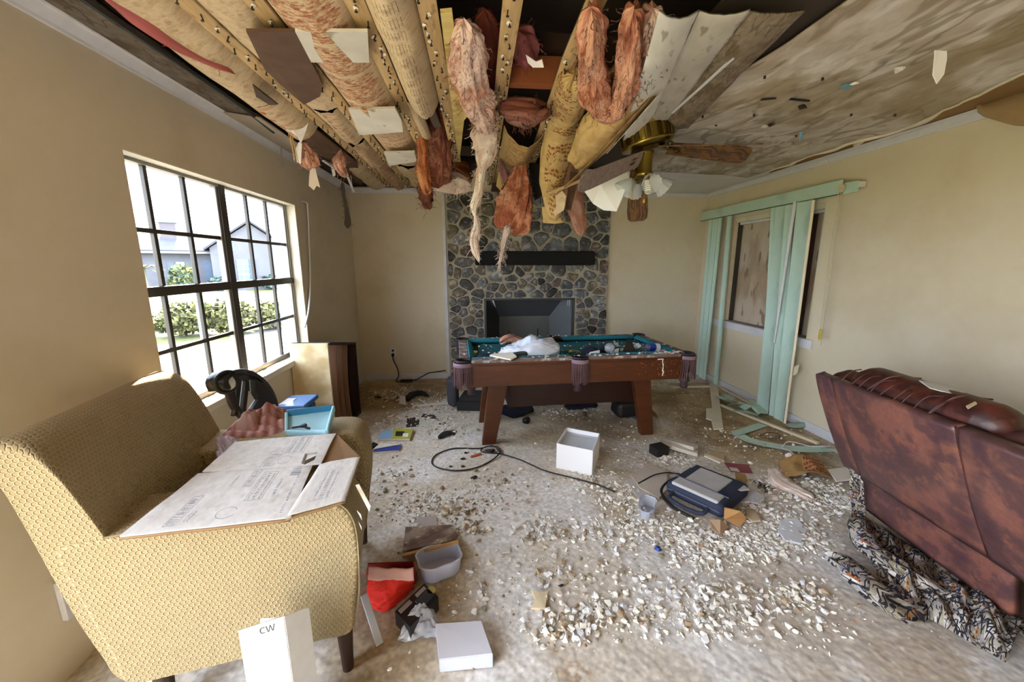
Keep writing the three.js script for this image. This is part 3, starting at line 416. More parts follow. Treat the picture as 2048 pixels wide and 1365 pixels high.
// remaining ceiling board
M.mould = mat(0xffffff, 0.92, { map: tex(1024, (u, v) => {
  const wx = 0.06 * (pf(u, v, 5, 171, 4) - 0.5), wy = 0.1 * (pf(u, v, 5, 177, 4) - 0.5), a = pf(u + wx, v + wy, 12, 181, 5), b = pf((u + wx) * 2, v + wy, 14, 187, 5), d = pf(u, v, 60, 191, 3), rgd = 1 - abs(2 * pf((u + wx) * 2, v + wy, 5, 193, 4) - 1);
  let c = mix(hex(0xc4baae), hex(0xa99a86), smooth(0.3, 0.7, a)); c = mix(c, hex(0xd6cec6), smooth(0.5, 0.7, b) * 0.8);
  c = mix(c, hex(0x66553f), smooth(0.9, 0.985, rgd) * 0.42); c = mix(c, hex(0x93805c), smooth(0.5, 0.75, pf(u, v, 6, 197, 4)) * 0.6);
  return mix(c, hex(0x4f4030), smooth(0.6, 0.76, pf((u + wy) * 2, v + wx, 12, 199, 5)) * 0.4 * d + 0.08 * d);
}), bumpMap: tex(256, (u, v) => pf(u, v, 7, 203, 4), false), bumpScale: 0.012 });
M.ceil = mat(0xe4e0dd, 0.9, { map: grime });
const edgeX = (z) => { const P = [[2.4, 2.2], [-1.0, 2.36], [-1.86, 2.51], [-2.31, 2.70], [-2.57, 2.765], [-2.85, 2.715], [-3.23, 2.70], [-3.77, 2.735], [-9, 2.75]]; for (let i = 0; i < P.length - 1; i++) if (z <= P[i][0] && z >= P[i + 1][0]) return lerp(P[i][1], P[i + 1][1], (P[i][0] - z) / (P[i][0] - P[i + 1][0])); return 2.8; };
const seamZ = -3.98;
struct('ceiling', sheet((u, v) => { const z = lerp(2.38, seamZ, v), xl = z < -2.9 ? lerp(1.02, 1.5, smooth(-2.7, -3.9, z)) : lerp(1.3, 1.02, smooth(-1.7, -2.9, z)), xr = edgeX(z) + 0.012 * n3(z * 14, 1, 2), x = lerp(xl, xr, u); const seam = pow(abs(sin((x - 0.4) * PI / 0.6)), 6); return [x, 2.43 - 0.02 * u * u - 0.014 * (fbm3(x * 1.7, z * 1.7, 5) + 0.5) - 0.012 * smooth(0.8, 1, u) + 0.002 * seam, z]; }, 34, 90, 0.014, 0.72, 2.6), M.mould);
struct('ceiling_edge', sheet((u, v) => { const z = lerp(2.0, -3.9, v), w = 0.022 + 0.022 * n3(z * 5, 4, 1), x = edgeX(z) + 0.014 * n3(z * 14, 1, 2) - 0.008 + u * max(0.004, w); return [x, 2.384 - 0.006 * n3(z * 7, 2, 5), z]; }, 1, 140, 0.02 , 0.1, 9), mat(0xe6d9c0, 0.95, { map: grime }));
struct('ceiling_backing', boxAt(2.1, XR - 0.02, 2.445, 2.455, -4.1, ZR), mat(0x9a7648, 0.9, { map: grime }));
struct('ceiling', sheet((u, v) => [lerp(0.72, XR, u), 2.438 - 0.006 * (fbm3(u * 5, v * 2, 4) + 0.3), lerp(ZB, seamZ - 0.01 + 0.01 * n3(u * 17, 0, 3), v)], 30, 12, 0.013, 2, 1), M.ceil);
struct('ceiling', [boxAt(0.9, 2.2, 2.456, 2.47, -4.1, ZR), boxAt(XL, -1.335, 2.46, 2.472, ZB, ZR)], M.deck);
struct('ceiling', sheet((u, v) => { const z = lerp(ZR, -3.15, v); return [lerp(XL + 0.03, -1.33 + 0.015 * n3(z * 6, 2, 2), u), 2.44 - 0.02 * u * (0.6 + fbm3(z * 1.2, 3, 1)), z]; }, 6, 60, 0.013, 0.3, 8), mat(0x8f8a82, 0.92, { map: M.mould.map }));
struct('ceiling', sheet((u, v) => { const z = lerp(-2.72, -3.6, v); return [lerp(XL + 0.03, -1.3, u), 2.43 - 0.03 * u, z]; }, 3, 14, 0.012, 0.3, 2), mat(0xa59a88, 0.92, { map: grime }));
solo('ceiling_crack_board', 'dark split running along the edge of the grey ceiling strip by the left wall', 'lath', tube([[-1.32, 2.415, 0.5], [-1.318, 2.41, -1.9], [-1.33, 2.41, -2.6], [-1.36, 2.405, -3.0]], 0.012, 40, 6), M.black);

// things screwed to or hanging from the mouldy board
solo('hanging_strip', 'white torn paper strip hanging down from the mouldy ceiling at upper right', 'paper', plate([[1.917, 2.487, -1.7], [1.974, 2.49, -1.7], [1.998, 2.378, -1.7], [1.998, 2.321, -1.7], [1.973, 2.285, -1.7], [1.948, 2.319, -1.7], [1.938, 2.395, -1.7]], 0.004, 0.006), mat(0xefedeb, 0.8));
const sh = thing('hanging_shard', 'dark splinter with a pale blue shard hanging from the mouldy ceiling', 'splinter');
part(sh, 'splinter', beam([2.243, 2.586, -2.75], [2.217, 2.488, -2.72], 0.014, 0.008), M.darkWood);
part(sh, 'blue_shard', plate([[2.22, 2.494, -2.72], [2.235, 2.488, -2.72], [2.21, 2.394, -2.7], [2.196, 2.343, -2.7], [2.186, 2.387, -2.7], [2.211, 2.457, -2.72]], 0.004), mat(0x7fb4dc, 0.4));
part(sh, 'plug', place(chunk([0.03, 0.02, 0.03]), [1.847, 2.4, -2.275]), M.darkWood);
for (const [lab, p, s, m] of [['small torn paper lump on the mouldy ceiling right of the fan', [1.83, 2.385, -2.566], 0.03, M.paper], ['dark flap of torn paper beside the small paper lump on the mouldy ceiling', [1.858, 2.39, -2.543], 0.028, M.darkWood], ['plaster lump near the white torn strip on the mouldy ceiling', [1.904, 2.385, -1.811], 0.03, M.paper], ['teal scrap stuck to the mouldy ceiling', [1.821, 2.385, -1.986], 0.03, mat(0x5c8a99, 0.6)], ['pale lump beside the teal scrap on the mouldy ceiling', [1.835, 2.385, -1.957], 0.022, M.gyp], ['dark nail hole clump on the mouldy ceiling close to the fan', [1.528, 2.395, -2.605], 0.018, M.darkWood]]) solo('ceiling_scrap', lab, 'scrap', place(chunk([s, s * 0.4, s]), p, 0, rr(0, 3)), m);
for (const f of [[1.368, 2.44, -1.95], [1.657, 2.44, -1.944], [1.651, 2.44, -2.411], [1.36, 2.44, -2.459], [2.219, 2.44, -2.354], [2.205, 2.44, -2.748], [2.501, 2.44, -1.843], [2.486, 2.44, -2.339]]) { solo('drywall_screw', 'small dark screw head in the mouldy ceiling', 'screw', at(cyl(0.006, 0.006, 0.012, 10), f[0], 2.394, f[2]), M.nail, 'screw heads in the mouldy ceiling'); }
for (const [a, b, lab] of [[[1.542, 2.44, -2.208], [1.609, 2.44, -2.183], 'left of the two short dark slits in the mouldy ceiling'], [[1.693, 2.44, -2.188], [1.816, 2.44, -2.203], 'right of the two short dark slits in the mouldy ceiling']]) solo('ceiling_slit', lab, 'slit', beam([a[0], 2.399, a[2]], [b[0], 2.399, b[2]], 0.012, 0.006), M.black);
for (const [a, lab] of [[[[3.072, 2.405, -3.878], [3.034, 2.405, -3.384]], 'torn white gypsum sliver along the ceiling edge near the back corner'], [[[2.838, 2.4, -2.93], [2.665, 2.4, -2.619]], 'ragged gypsum sliver at the broken ceiling edge above the valance']]) solo('gypsum_sliver', lab, 'gypsum', displace(beam(a[0], a[1], 0.03, 0.012), 0.008, 30), M.gyp);
solo('drooping_board', 'brown rounded flap of ceiling paper bulging over the crown moulding at upper right', 'paper', sheet((u, v) => { const z = lerp(-2.29, -1.2, u), prof = pow(clamp(u * 2.6), 0.55) * (u > 0.75 ? pow((1 - u) / 0.25, 0.5) : 1); return [2.985 - 0.05 * v - 0.02 * sin(PI * v), 2.455 - v * 0.27 * prof + 0.008 * n3(u * 26, 0, 4) * v, z]; }, 40, 10, 0.008, 1, 0.4), mat(0xa98c66, 0.9, { map: grime }));

// folded sheets peeling away between the batts and the mouldy board
const peel = (label, A, B2, C2, D, m, bow = 0.03) => solo('peeling_sheet', label, 'ceiling board', sheet((u, v) => { const p = bil(A, B2, C2, D, u, v); p[1] -= bow * sin(PI * u) * (1 - 0.4 * v) + 0.02 * fbm3(u * 2, v * 5, 7); return p; }, 10, 30, 0.01, 0.4, 1.6), m);
M.white = mat(0xdcdad4, 0.85, { map: M.paper.map });
peel('white inner fold of the peeling ceiling sheet above the fan', [0.596, 2.33, -1.399], [0.791, 2.4, -1.509], [1.093, 2.4, -2.595], [0.947, 2.3, -2.665], M.white);
peel('grey middle fold of the peeling ceiling sheet above the fan', [0.782, 2.39, -1.491], [0.922, 2.36, -1.425], [1.194, 2.4, -2.569], [1.081, 2.4, -2.641], mat(0xb7b2a8, 0.85, { map: M.paper.map }), 0.02);
peel('outer brownish grey fold of the peeling ceiling sheet beside the mouldy board', [0.938, 2.375, -1.451], [1.138, 2.385, -1.452], [1.36, 2.39, -2.632], [1.174, 2.385, -2.525], mat(0xaaa08f, 0.9, { map: M.mould.map }), 0.015);
solo('furring_scrap', 'thin pale edge running along the grey fold of the peeling sheet', 'lath', beam([1.061, 2.36, -1.678], [1.118, 2.37, -2.348], 0.012, 0.006), M.trim);

// boards and panels hanging among the batts
const panel = (label, pts, th, m, wob = 0.004) => solo('ceiling_board', label, 'board', plate(pts, th, wob), m);
panel('dark brown backed board lying across the second bay near the top', [[-0.862, 2.4, -1.771], [-0.677, 2.4, -1.755], [-0.759, 2.42, -2.25], [-0.829, 2.42, -2.405], [-0.964, 2.42, -2.53], [-0.974, 2.42, -2.355], [-0.973, 2.42, -2.13]], 0.012, M.brownBack);
panel('whitish ceiling panel wedged across two strips at the top of the picture', [[-0.677, 2.4, -1.755], [-0.402, 2.4, -1.731], [-0.464, 2.41, -1.991], [-0.765, 2.41, -2.017], [-0.756, 2.41, -1.957]], 0.012, M.paper);
panel('square white panel hanging below the rust red batt', [[-0.704, 2.38, -2.468], [-0.441, 2.38, -2.424], [-0.429, 2.36, -2.545], [-0.448, 2.34, -2.693], [-0.741, 2.34, -2.785], [-0.718, 2.36, -2.611]], 0.012, M.paper);
panel('small white panel hanging behind the square white one', [[-0.699, 2.37, -3.294], [-0.462, 2.37, -3.247], [-0.476, 2.35, -3.458], [-0.726, 2.34, -3.585]], 0.012, M.paper);
const br = (label, A, B2, C2, D, m, th = 0.014) => solo('hanging_board', label, 'board', sheet((u, v) => { const p = bil(A, B2, C2, D, u, v); p[2] += 0.01 * fbm3(u * 3, v * 3, 9); return p; }, 8, 8, th, 0.6, 0.6), m);
br('dark brown drywall board hanging edgewise beside the crown moulding', [-1.092, 2.44, -2.888], [-1.075, 2.44, -3.883], [-1.2, 2.435, -4.479], [-1.3, 2.402, -3.282], M.brownBack);
br('second dark brown board hanging beyond the first near the back corner', [-1.175, 2.44, -3.618], [-1.207, 2.44, -4.505], [-1.25, 2.372, -4.678], [-1.3, 2.425, -4.282], M.brownBack);
solo('torn_paper', 'bright white torn paper on the end of the hanging brown board', 'paper', [plate([[-1.245, 2.42, -2.85], [-1.191, 2.404, -2.85], [-1.136, 2.409, -2.88], [-1.084, 2.45, -2.9], [-1.109, 2.386, -2.9], [-1.14, 2.301, -2.88], [-1.153, 2.343, -2.86], [-1.204, 2.368, -2.85]], 0.006, 0.01), plate([[-1.16, 2.318, -2.9], [-1.142, 2.306, -2.9], [-1.168, 2.187, -2.92], [-1.193, 2.196, -2.92], [-1.19, 2.268, -2.9]], 0.005)], mat(0xf4f2ee, 0.8));
solo('torn_lath', 'three pale splinters dangling below the torn white paper', 'splinter', [beam([-1.189, 2.339, -2.85], [-1.179, 2.188, -2.85], 0.006, 0.004), beam([-1.183, 2.348, -2.86], [-1.16, 2.179, -2.86], 0.006, 0.004), beam([-1.196, 2.348, -2.84], [-1.184, 2.282, -2.84], 0.005, 0.003)], mat(0xd9b46f, 0.8));
solo('fibre_tuft', 'brownish pink fibre bunch with ragged white hem hanging from the brown board', 'insulation', fluff([[-1.153, 2.307, -2.95], [-1.136, 2.251, -2.95], [-1.12, 2.176, -2.95]], [[0.03, 0.02], [0.065, 0.03], [0.06, 0.02]], { seed: 5, wisps: 90 }), M.pink);
solo('torn_paper', 'grey white paper scrap dangling lowest below the brown board', 'paper', plate([[-1.116, 2.188, -2.95], [-1.09, 2.183, -2.95], [-1.082, 2.125, -2.95], [-1.067, 2.041, -2.95], [-1.089, 2.054, -2.95], [-1.111, 2.024, -2.95], [-1.142, 2.053, -2.95], [-1.132, 2.124, -2.95]], 0.005, 0.008), mat(0xd5c7bb, 0.9));
solo('fibre_tuft', 'pinkish fibre tuft pinched on the second brown board', 'insulation', fluff([[-1.027, 2.368, -3.3], [-1.04, 2.3, -3.3], [-1.032, 2.228, -3.35], [-1.008, 2.203, -3.35]], [[0.008, 0.008], [0.05, 0.02], [0.045, 0.02], [0.02, 0.01]], { seed: 8, wisps: 60 }), M.pink);
solo('torn_paper', 'white torn edge along the bottom of the first hanging brown board', 'paper', displace(beam([-1.275, 2.376, -3.635], [-1.245, 2.364, -3.957], 0.02, 0.006), 0.014, 40), mat(0xf0eeea, 0.85));
solo('torn_paper', 'white torn edge below the second hanging brown board', 'paper', [displace(beam([-1.24, 2.39, -4.115], [-1.24, 2.249, -4.329], 0.02, 0.005), 0.02, 40)], mat(0xf0eeea, 0.85));
solo('torn_paper', 'ragged white paper wisp below the white torn edge by the left crown', 'paper', displace(beam([-1.26, 2.392, -3.804], [-1.26, 2.301, -3.843], 0.02, 0.005), 0.02, 40), mat(0xddd6cf, 0.85));
solo('torn_paper', 'ragged white paper wisp hanging from the crown near the back corner', 'paper', [displace(beam([-1.24, 2.39, -4.267], [-1.235, 2.268, -4.268], 0.012, 0.004), 0.01, 40)], mat(0xddd6cf, 0.85));
solo('cobweb_strand', 'thin grey strip hanging from the left crown moulding', 'strip', tube([[-1.49, 2.427, -3.388], [-1.49, 2.345, -3.377], [-1.49, 2.265, -3.374]], 0.005, 10, 5), mat(0xa59d98, 0.9));
solo('hanging_cable', 'grey-brown rope of dusty fibre hanging down the wall in the back left corner', 'strand', fluff([[-1.436, 2.39, -4.6], [-1.427, 2.237, -4.6], [-1.408, 2.082, -4.6], [-1.404, 1.924, -4.6]], [[0.02, 0.015], [0.018, 0.012], [0.02, 0.012], [0.045, 0.02]], { seed: 9, wisps: 60, amp: 0.6 }), mat(0x6f655c, 0.95));
solo('crumpled_paper', 'crumpled pale blue-white paper stuck on the crown of the back wall', 'paper', displace(at(new THREE.SphereGeometry(0.07, 20, 14).scale(1.9, 0.6, 0.8), ...[-0.927, 2.484, -5.1]), 0.05, 22, 3), mat(0xd9e4f2, 0.8));

// ---------------------------------------------------------------- insulation that has come down
const tuft = (label, pts, rad, m, o = {}) => solo('fallen_insulation', label, 'insulation', fluff(pts, rad, o), m);
tuft('long pink insulation batt sagging out of the fifth bay at top centre', [[-0.036, 2.43, -1.693], [-0.031, 2.42, -1.924], [-0.008, 2.4, -2.221], [0.028, 2.38, -2.463], [0.074, 2.36, -2.713]], [[0.06, 0.04], [0.08, 0.05], [0.085, 0.05], [0.085, 0.05], [0.06, 0.04]], M.pink, { seed: 11, face: [0, 1, 0], wisps: 110, k: 34, n: 70 });
tuft('long whitish insulation strand dangling lowest in front of the chimney stones', [[0.061, 2.528, -2.95], [0.066, 2.401, -2.95], [0.073, 2.318, -2.98], [0.036, 2.173, -3], [0.015, 2.036, -3], [-0.015, 1.932, -3], [-0.003, 1.81, -3], [-0.023, 1.703, -3], [-0.01, 1.613, -3], [0.011, 1.544, -3]], [[0.06, 0.03], [0.1, 0.04], [0.085, 0.035], [0.036, 0.022], [0.028, 0.018], [0.034, 0.02], [0.01, 0.009], [0.03, 0.02], [0.034, 0.02], [0.018, 0.012]], M.pale, { seed: 12, wisps: 260, n: 110, k: 30, amp: 0.55, wl: 0.07 });
tuft('dark dusky pink insulation hanging in a slab left of the whitish strand', [[-0.299, 2.693, -3.2], [-0.296, 2.522, -3.25], [-0.292, 2.341, -3.3], [-0.296, 2.141, -3.35]], [[0.05, 0.04], [0.1, 0.05], [0.12, 0.06], [0.11, 0.05]], M.pinkDark, { seed: 13, wisps: 220, k: 34, n: 60 });
tuft('golden brown frayed edge on the left of the dusky pink slab', [[-0.418, 2.527, -3.22], [-0.399, 2.371, -3.22], [-0.398, 2.219, -3.25], [-0.376, 2.082, -3.3]], [[0.02, 0.02], [0.045, 0.025], [0.05, 0.025], [0.04, 0.025]], mat(0xe0b98a, 0.95, { map: M.pink.map }), { seed: 14, wisps: 110, n: 50, amp: 0.5 });
tuft('pale pink fluff gathered under the dusky slab at the top of the chimney', [[-0.341, 2.282, -3.45], [-0.28, 2.202, -3.55], [-0.161, 2.206, -3.6], [-0.045, 2.191, -3.6]], [[0.06, 0.05], [0.09, 0.05], [0.08, 0.05], [0.04, 0.03]], M.pale, { seed: 15, wisps: 260, n: 46 });
tuft('ragged grey pink rag of fibre with dark tips over the crown left of the chimney', [[-0.467, 2.39, -4.2], [-0.498, 2.234, -4.2], [-0.497, 2.124, -4.2], [-0.479, 2.076, -4.2]], [[0.05, 0.03], [0.1, 0.03], [0.09, 0.03], [0.05, 0.02]], mat(0x9a7d7a, 0.95, { map: M.pink.map }), { seed: 16, wisps: 160, amp: 0.7, wl: 0.1 });
tuft('big orange pink insulation flap hanging over the chimney above the mantel', [[0.39, 2.402, -3.5], [0.374, 2.287, -3.5], [0.353, 2.147, -3.5], [0.319, 2.004, -3.5], [0.302, 1.881, -3.5], [0.293, 1.793, -3.5]], [[0.045, 0.03], [0.075, 0.04], [0.12, 0.05], [0.16, 0.05], [0.165, 0.05], [0.14, 0.03]], M.orange, { seed: 17, crease: 1.5, cf: 5.2, amp: 0.3, wisps: 150, k: 64, n: 80, wl: 0.07 });
tuft('thin pinkish strand trailing below the orange flap across the mantel', [[0.263, 1.834, -3.45], [0.237, 1.731, -3.45], [0.207, 1.606, -3.45], [0.185, 1.504, -3.45]], [[0.04, 0.02], [0.02, 0.015], [0.014, 0.01], [0.008, 0.008]], M.pale, { seed: 18, wisps: 160, amp: 0.7, wl: 0.08 });
tuft('dull pink fibre strip hanging right of the kraft roll before the stones', [[0.822, 2.452, -3.7], [0.887, 2.125, -3.7], [0.93, 1.951, -3.7], [0.968, 1.795, -3.7]], [[0.06, 0.04], [0.1, 0.04], [0.085, 0.04], [0.05, 0.03]], mat(0xd3a99d, 0.98, { map: M.pale.map }), { seed: 19, wisps: 200, n: 56 });
tuft('crumpled dusky pink tuft on top of the yellow roll in the sixth bay', [[0.205, 2.45, -2.675], [0.269, 2.43, -2.563], [0.349, 2.43, -2.572], [0.423, 2.45, -2.575]], [[0.05, 0.13], [0.06, 0.15], [0.06, 0.15], [0.05, 0.12]], M.pinkDark, { seed: 20, face: [0, 0, 1], wisps: 120 });
tuft('pink insulation batt folded in a U over the kraft roll near the fan', [[0.392, 2.36, -1.471], [0.463, 2.35, -1.709], [0.531, 2.34, -1.919], [0.621, 2.32, -2.101], [0.684, 2.31, -2.119], [0.707, 2.33, -2.038], [0.662, 2.35, -1.838], [0.601, 2.37, -1.652], [0.548, 2.38, -1.494]], [[0.05, 0.06], [0.055, 0.07], [0.058, 0.07], [0.065, 0.07], [0.07, 0.07], [0.062, 0.07], [0.055, 0.07], [0.05, 0.06], [0.05, 0.06]], M.orange, { seed: 21, face: [0, 1, 0.3], wisps: 160, k: 38, n: 110, amp: 0.4 });
tuft('narrow pink batt dangling left of the white peeling fold', [[0.64, 2.42, -1.558], [0.697, 2.4, -1.704], [0.756, 2.38, -1.854], [0.792, 2.36, -1.97]], [[0.05, 0.04], [0.06, 0.05], [0.05, 0.04], [0.02, 0.02]], M.pink, { seed: 22, face: [0, 1, 0], wisps: 150 });
tuft('rose coloured fibre in the attic above the orange beam', [[0.192, 2.6, -2.068], [0.247, 2.6, -2.237], [0.271, 2.6, -2.378]], [[0.07, 0.05], [0.08, 0.06], [0.06, 0.05]], mat(0xb9747a, 0.98, { map: M.pale.map }), { seed: 23, face: [0, 1, 0], wisps: 80 });
solo('torn_paper', 'white shred of paper hooked over the orange attic beam', 'paper', plate([[0.249, 2.52, -2.105], [0.301, 2.5, -2.123], [0.327, 2.5, -2.102], [0.342, 2.48, -2.134], [0.288, 2.48, -2.138], [0.263, 2.5, -2.136]], 0.006, 0.01), mat(0xeee6e2, 0.8));
tuft('reddish fibre filling the open bay right of the pink batt at top centre', [[0.044, 2.56, -1.861], [0.065, 2.55, -2.148], [0.103, 2.54, -2.501], [0.129, 2.52, -2.773]], [[0.05, 0.05], [0.06, 0.05], [0.06, 0.05], [0.05, 0.04]], mat(0x8f4d40, 0.98, { map: M.pale.map }), { seed: 24, face: [0, 1, 0], wisps: 40 });
tuft('ruffled tan fibre clump between the pale fluff and the whitish strand', [[-0.216, 2.406, -3.9], [-0.126, 2.351, -3.9], [-0.067, 2.277, -3.9]], [[0.06, 0.06], [0.08, 0.06], [0.06, 0.04]], mat(0xa4804e, 0.95, { map: M.pink.map }), { seed: 25, wisps: 60, amp: 0.8 });
tuft('violet pink tuft with a torn tip beside the orange flap', [[0.215, 2.399, -3.6], [0.241, 2.326, -3.6], [0.271, 2.237, -3.6], [0.302, 2.143, -3.6]], [[0.012, 0.012], [0.035, 0.02], [0.05, 0.03], [0.04, 0.02]], mat(0xb08a98, 0.98, { map: M.pale.map }), { seed: 26, wisps: 60 });
solo('kraft_flap', 'yellow paper flap with a torn rim left of the orange fibre flap', 'paper', plate([[0.194, 2.31, -3.62], [0.221, 2.339, -3.62], [0.263, 2.278, -3.6], [0.328, 2.172, -3.6], [0.312, 2.101, -3.62], [0.242, 2.125, -3.62], [0.172, 2.198, -3.62]], 0.008, 0.04), K.yplain);
solo('black_sheet', 'black tar paper edge between the orange flap and the kraft roll', 'paper', plate([[0.473, 2.416, -3.72], [0.573, 2.401, -3.72], [0.592, 2.134, -3.7], [0.528, 2.09, -3.7], [0.475, 2.179, -3.72]], 0.006, 0.02), M.black);
// kraft rolls
const roll = (label, pts, rad, m, o) => solo('kraft_roll', label, 'insulation', fluff(pts, rad, { amp: 0.16, crease: 0.25, k: 40, n: 70, su: 1, cap: 30, ...o }), m);
roll('tall yellow kraft roll drooping from the ceiling in front of the chimney stones', [[0.482, 2.42, -2.064], [0.584, 2.481, -2.75], [0.567, 2.322, -2.95], [0.561, 2.141, -3.05], [0.572, 1.982, -3.05], [0.597, 1.863, -3.05]], [[0.07, 0.06], [0.11, 0.09], [0.12, 0.1], [0.11, 0.1], [0.1, 0.08], [0.05, 0.05]], K.yellow, { seed: 31 });
roll('fat yellow kraft roll with rust red print bulging beneath the folded pink batt', [[0.711, 2.4, -1.903], [0.792, 2.396, -2.3], [0.746, 2.316, -2.45], [0.716, 2.261, -2.6], [0.659, 2.193, -2.75]], [[0.07, 0.07], [0.12, 0.1], [0.14, 0.11], [0.13, 0.1], [0.06, 0.06]], kr('red', '#a0521f', 41, 0xf0e2c0), { seed: 32, face: [0, 1, 0.5] });
K.red.map.rotation = 0;
solo('kraft_flap', 'crumpled tan paper tail at the bottom of the tall kraft roll', 'paper', plate([[0.535, 2.048, -3.02], [0.602, 2.071, -2.95], [0.648, 2.013, -2.95], [0.645, 1.917, -2.96], [0.587, 1.879, -3], [0.529, 1.942, -3.02]], 0.008, 0.05), K.plain);
solo('kraft_flap', 'lower tan paper strip hanging under the kraft roll against the stones', 'paper', plate([[0.558, 1.964, -3.1], [0.626, 1.896, -3.08], [0.658, 1.841, -3.08], [0.592, 1.832, -3.1], [0.51, 1.84, -3.12], [0.5, 1.955, -3.12]], 0.006, 0.02), K.yplain);
const twist = (label, A, B2, w, m, o = {}) => solo('hanging_lath', label, 'lath', sheet((u, v) => { const a = v3(A), b = v3(B2), p = a.clone().lerp(b, v), d = b.clone().sub(a).normalize(), n = new THREE.Vector3(...(o.across || [0.3, 1, 0.2])).projectOnPlane(d).normalize(); p.addScaledVector(n, (u - 0.5) * w * (1 - (o.taper || 0) * v)); p.y -= (o.sag || 0) * sin(PI * v); return p.toArray(); }, 4, 30, o.th || 0.012, 0.3, 2.4), m);
twist('long brown ceiling board edge twisting down from the peeling sheet past the kraft roll', [0.901, 2.36, -2.087], [0.606, 2.045, -3], 0.11, mat(0xa58a5c, 0.88, { map: M.brownBack.map }), { across: [0.75, 0.6, 0.3], sag: 0.02, taper: 0.35 });
twist('white paper edge of the peeling sheet running down left of the fan', [0.888, 2.33, -2.022], [0.84, 2.228, -2.62], 0.07, M.white, { across: [0.6, 0.7, 0.2], th: 0.006, taper: 0.6 });
twist('thin splintered lath crossing the tall kraft roll', [0.467, 2.002, -2.9], [0.722, 2.097, -2.85], 0.02, M.furring, { across: [0, 1, 0], th: 0.006 });
twist('narrow brown strip hanging beside the bottom of the tall kraft roll', [0.726, 2.19, -3.02], [0.688, 1.929, -3.05], 0.07, M.brownBack, { across: [1, 0, 0], th: 0.006, taper: 0.4 });
solo('hanging_lath', 'pale yellow split board hanging point down at top centre', 'lath', plate([[-0.12, 2.43, -1.641], [-0.077, 2.43, -1.637], [-0.067, 2.42, -2.111], [-0.017, 2.41, -2.5], [-0.069, 2.41, -2.682], [-0.143, 2.38, -3.604], [-0.135, 2.4, -2.746], [-0.127, 2.42, -2.116]], 0.014, 0.01), mat(0xd8c788, 0.85, { map: M.furring.map }));
solo('white_rag', 'white crumpled paper hanging behind the drooping fan blade', 'paper', plate([[0.697, 2.055, -2.8], [0.845, 2.06, -2.78], [1.023, 2.143, -2.76], [1.033, 2.081, -2.74], [0.99, 1.971, -2.72], [0.942, 1.871, -2.7], [0.864, 1.894, -2.74], [0.801, 1.935, -2.78], [0.747, 2.013, -2.8]], 0.004, 0.04), mat(0xeeeeec, 0.85));

// ---------------------------------------------------------------- ceiling fan
M.brass = mat(0x94803f, 0.28, { metalness: 1 });
M.brassDark = mat(0x5a4a26, 0.35, { metalness: 1 });
const bladeTex = tex(256, (u, v) => { const w = 0.5 + 0.5 * sin(40 * u + 9 * pf(u, v * 0.5, 4, 211, 4) * 2.2 + 6 * pf(u, v, 3, 213, 3)); return mix(hex(0x6e4922), hex(0x3a220f), w); });
M.blade = mat(0xffffff, 0.5, { map: bladeTex });
M.bladeDusty = mat(0x857771, 0.9, { map: tex(128, (u, v) => mix([0.8, 0.75, 0.72], [1, 1, 1], pf(u, v, 20, 219, 3))) });
const fan = thing('ceiling_fan', 'brass ceiling fan with drooping wooden blades and frosted glass lamp shades', 'ceiling fan', null, [1.09, 1.8, -2.65]);
const fo = [1.09, 1.8, -2.65], FL = (p) => [p[0] - fo[0], p[1] - fo[1], p[2] - fo[2]];
const tilt = (g) => place(g, [0.005, 0.535, 0], 0, 0, 0.24);
part(fan, 'motor_housing', tilt(lathe([[0, 0.1], [0.05, 0.1], [0.09, 0.085], [0.15, 0.075], [0.168, 0.06], [0.168, 0.05], [0.16, 0.045], [0.16, -0.04], [0.168, -0.045], [0.16, -0.06], [0.11, -0.07], [0, -0.072]], 48)), M.brass);
for (let i = 0; i < 30; i++) { const h = (i / 30) * 2 * PI; part(fan, 'housing_rib', tilt(at(box(0.01, 0.078, 0.022, 0.003), 0.164, 0.002, 0).rotateY(h)), i % 2 ? M.brassDark : M.brass); }
part(fan, 'ceiling_mount', tilt(at(cyl(0.06, 0.05, 0.09), 0, 0.13, 0)), M.brassDark);
part(fan, 'flywheel', tilt(at(cyl(0.11, 0.09, 0.022, 32), 0, -0.085, 0)), M.brassDark);
part(fan, 'switch_housing', at(lathe([[0, 0.03], [0.05, 0.03], [0.052, 0.0], [0.046, -0.01], [0.046, -0.11], [0.055, -0.12], [0.056, -0.14], [0.03, -0.15], [0, -0.15]], 24), 0.01, 0.43, 0), M.brass);
const bp = (a, b, w0, w1, across) => { const A = v3(FL(a)), B3 = v3(FL(b)), d = B3.clone().sub(A), L = d.length(); d.normalize(); const x = new THREE.Vector3(...across).projectOnPlane(d).normalize(), z = x.clone().cross(d); const g = prism([[-w0 / 2, 0], [w0 / 2, 0], [w1 / 2, L * 0.8], [w1 / 2 * 0.92, L * 0.95], [w1 * 0.3, L], [-w1 * 0.3, L], [-w1 / 2 * 0.92, L * 0.95], [-w1 / 2, L * 0.8]], 0.008, 0.002, { s: 0.25 }); g.applyMatrix4(new THREE.Matrix4().makeBasis(x, d, z).setPosition(A)); return g; };
part(fan, 'blade', bp([1.269, 2.272, -2.68], [1.913, 2.274, -2.8], 0.08, 0.125, [0.1, 0.75, 0.75]), M.blade, 'wooden blade pointing right');
part(fan, 'blade', bp([1.177, 2.269, -2.6], [1.612, 2.196, -2.25], 0.11, 0.14, [0.489, 0.243, -0.838]), M.blade, 'blade seen on edge pointing right');
part(fan, 'blade', bp([1.059, 2.197, -2.62], [0.625, 2.004, -2.5], 0.11, 0.14, [0.25, 0.75, 0.6]), M.bladeDusty, 'dusty grey blade drooping left');
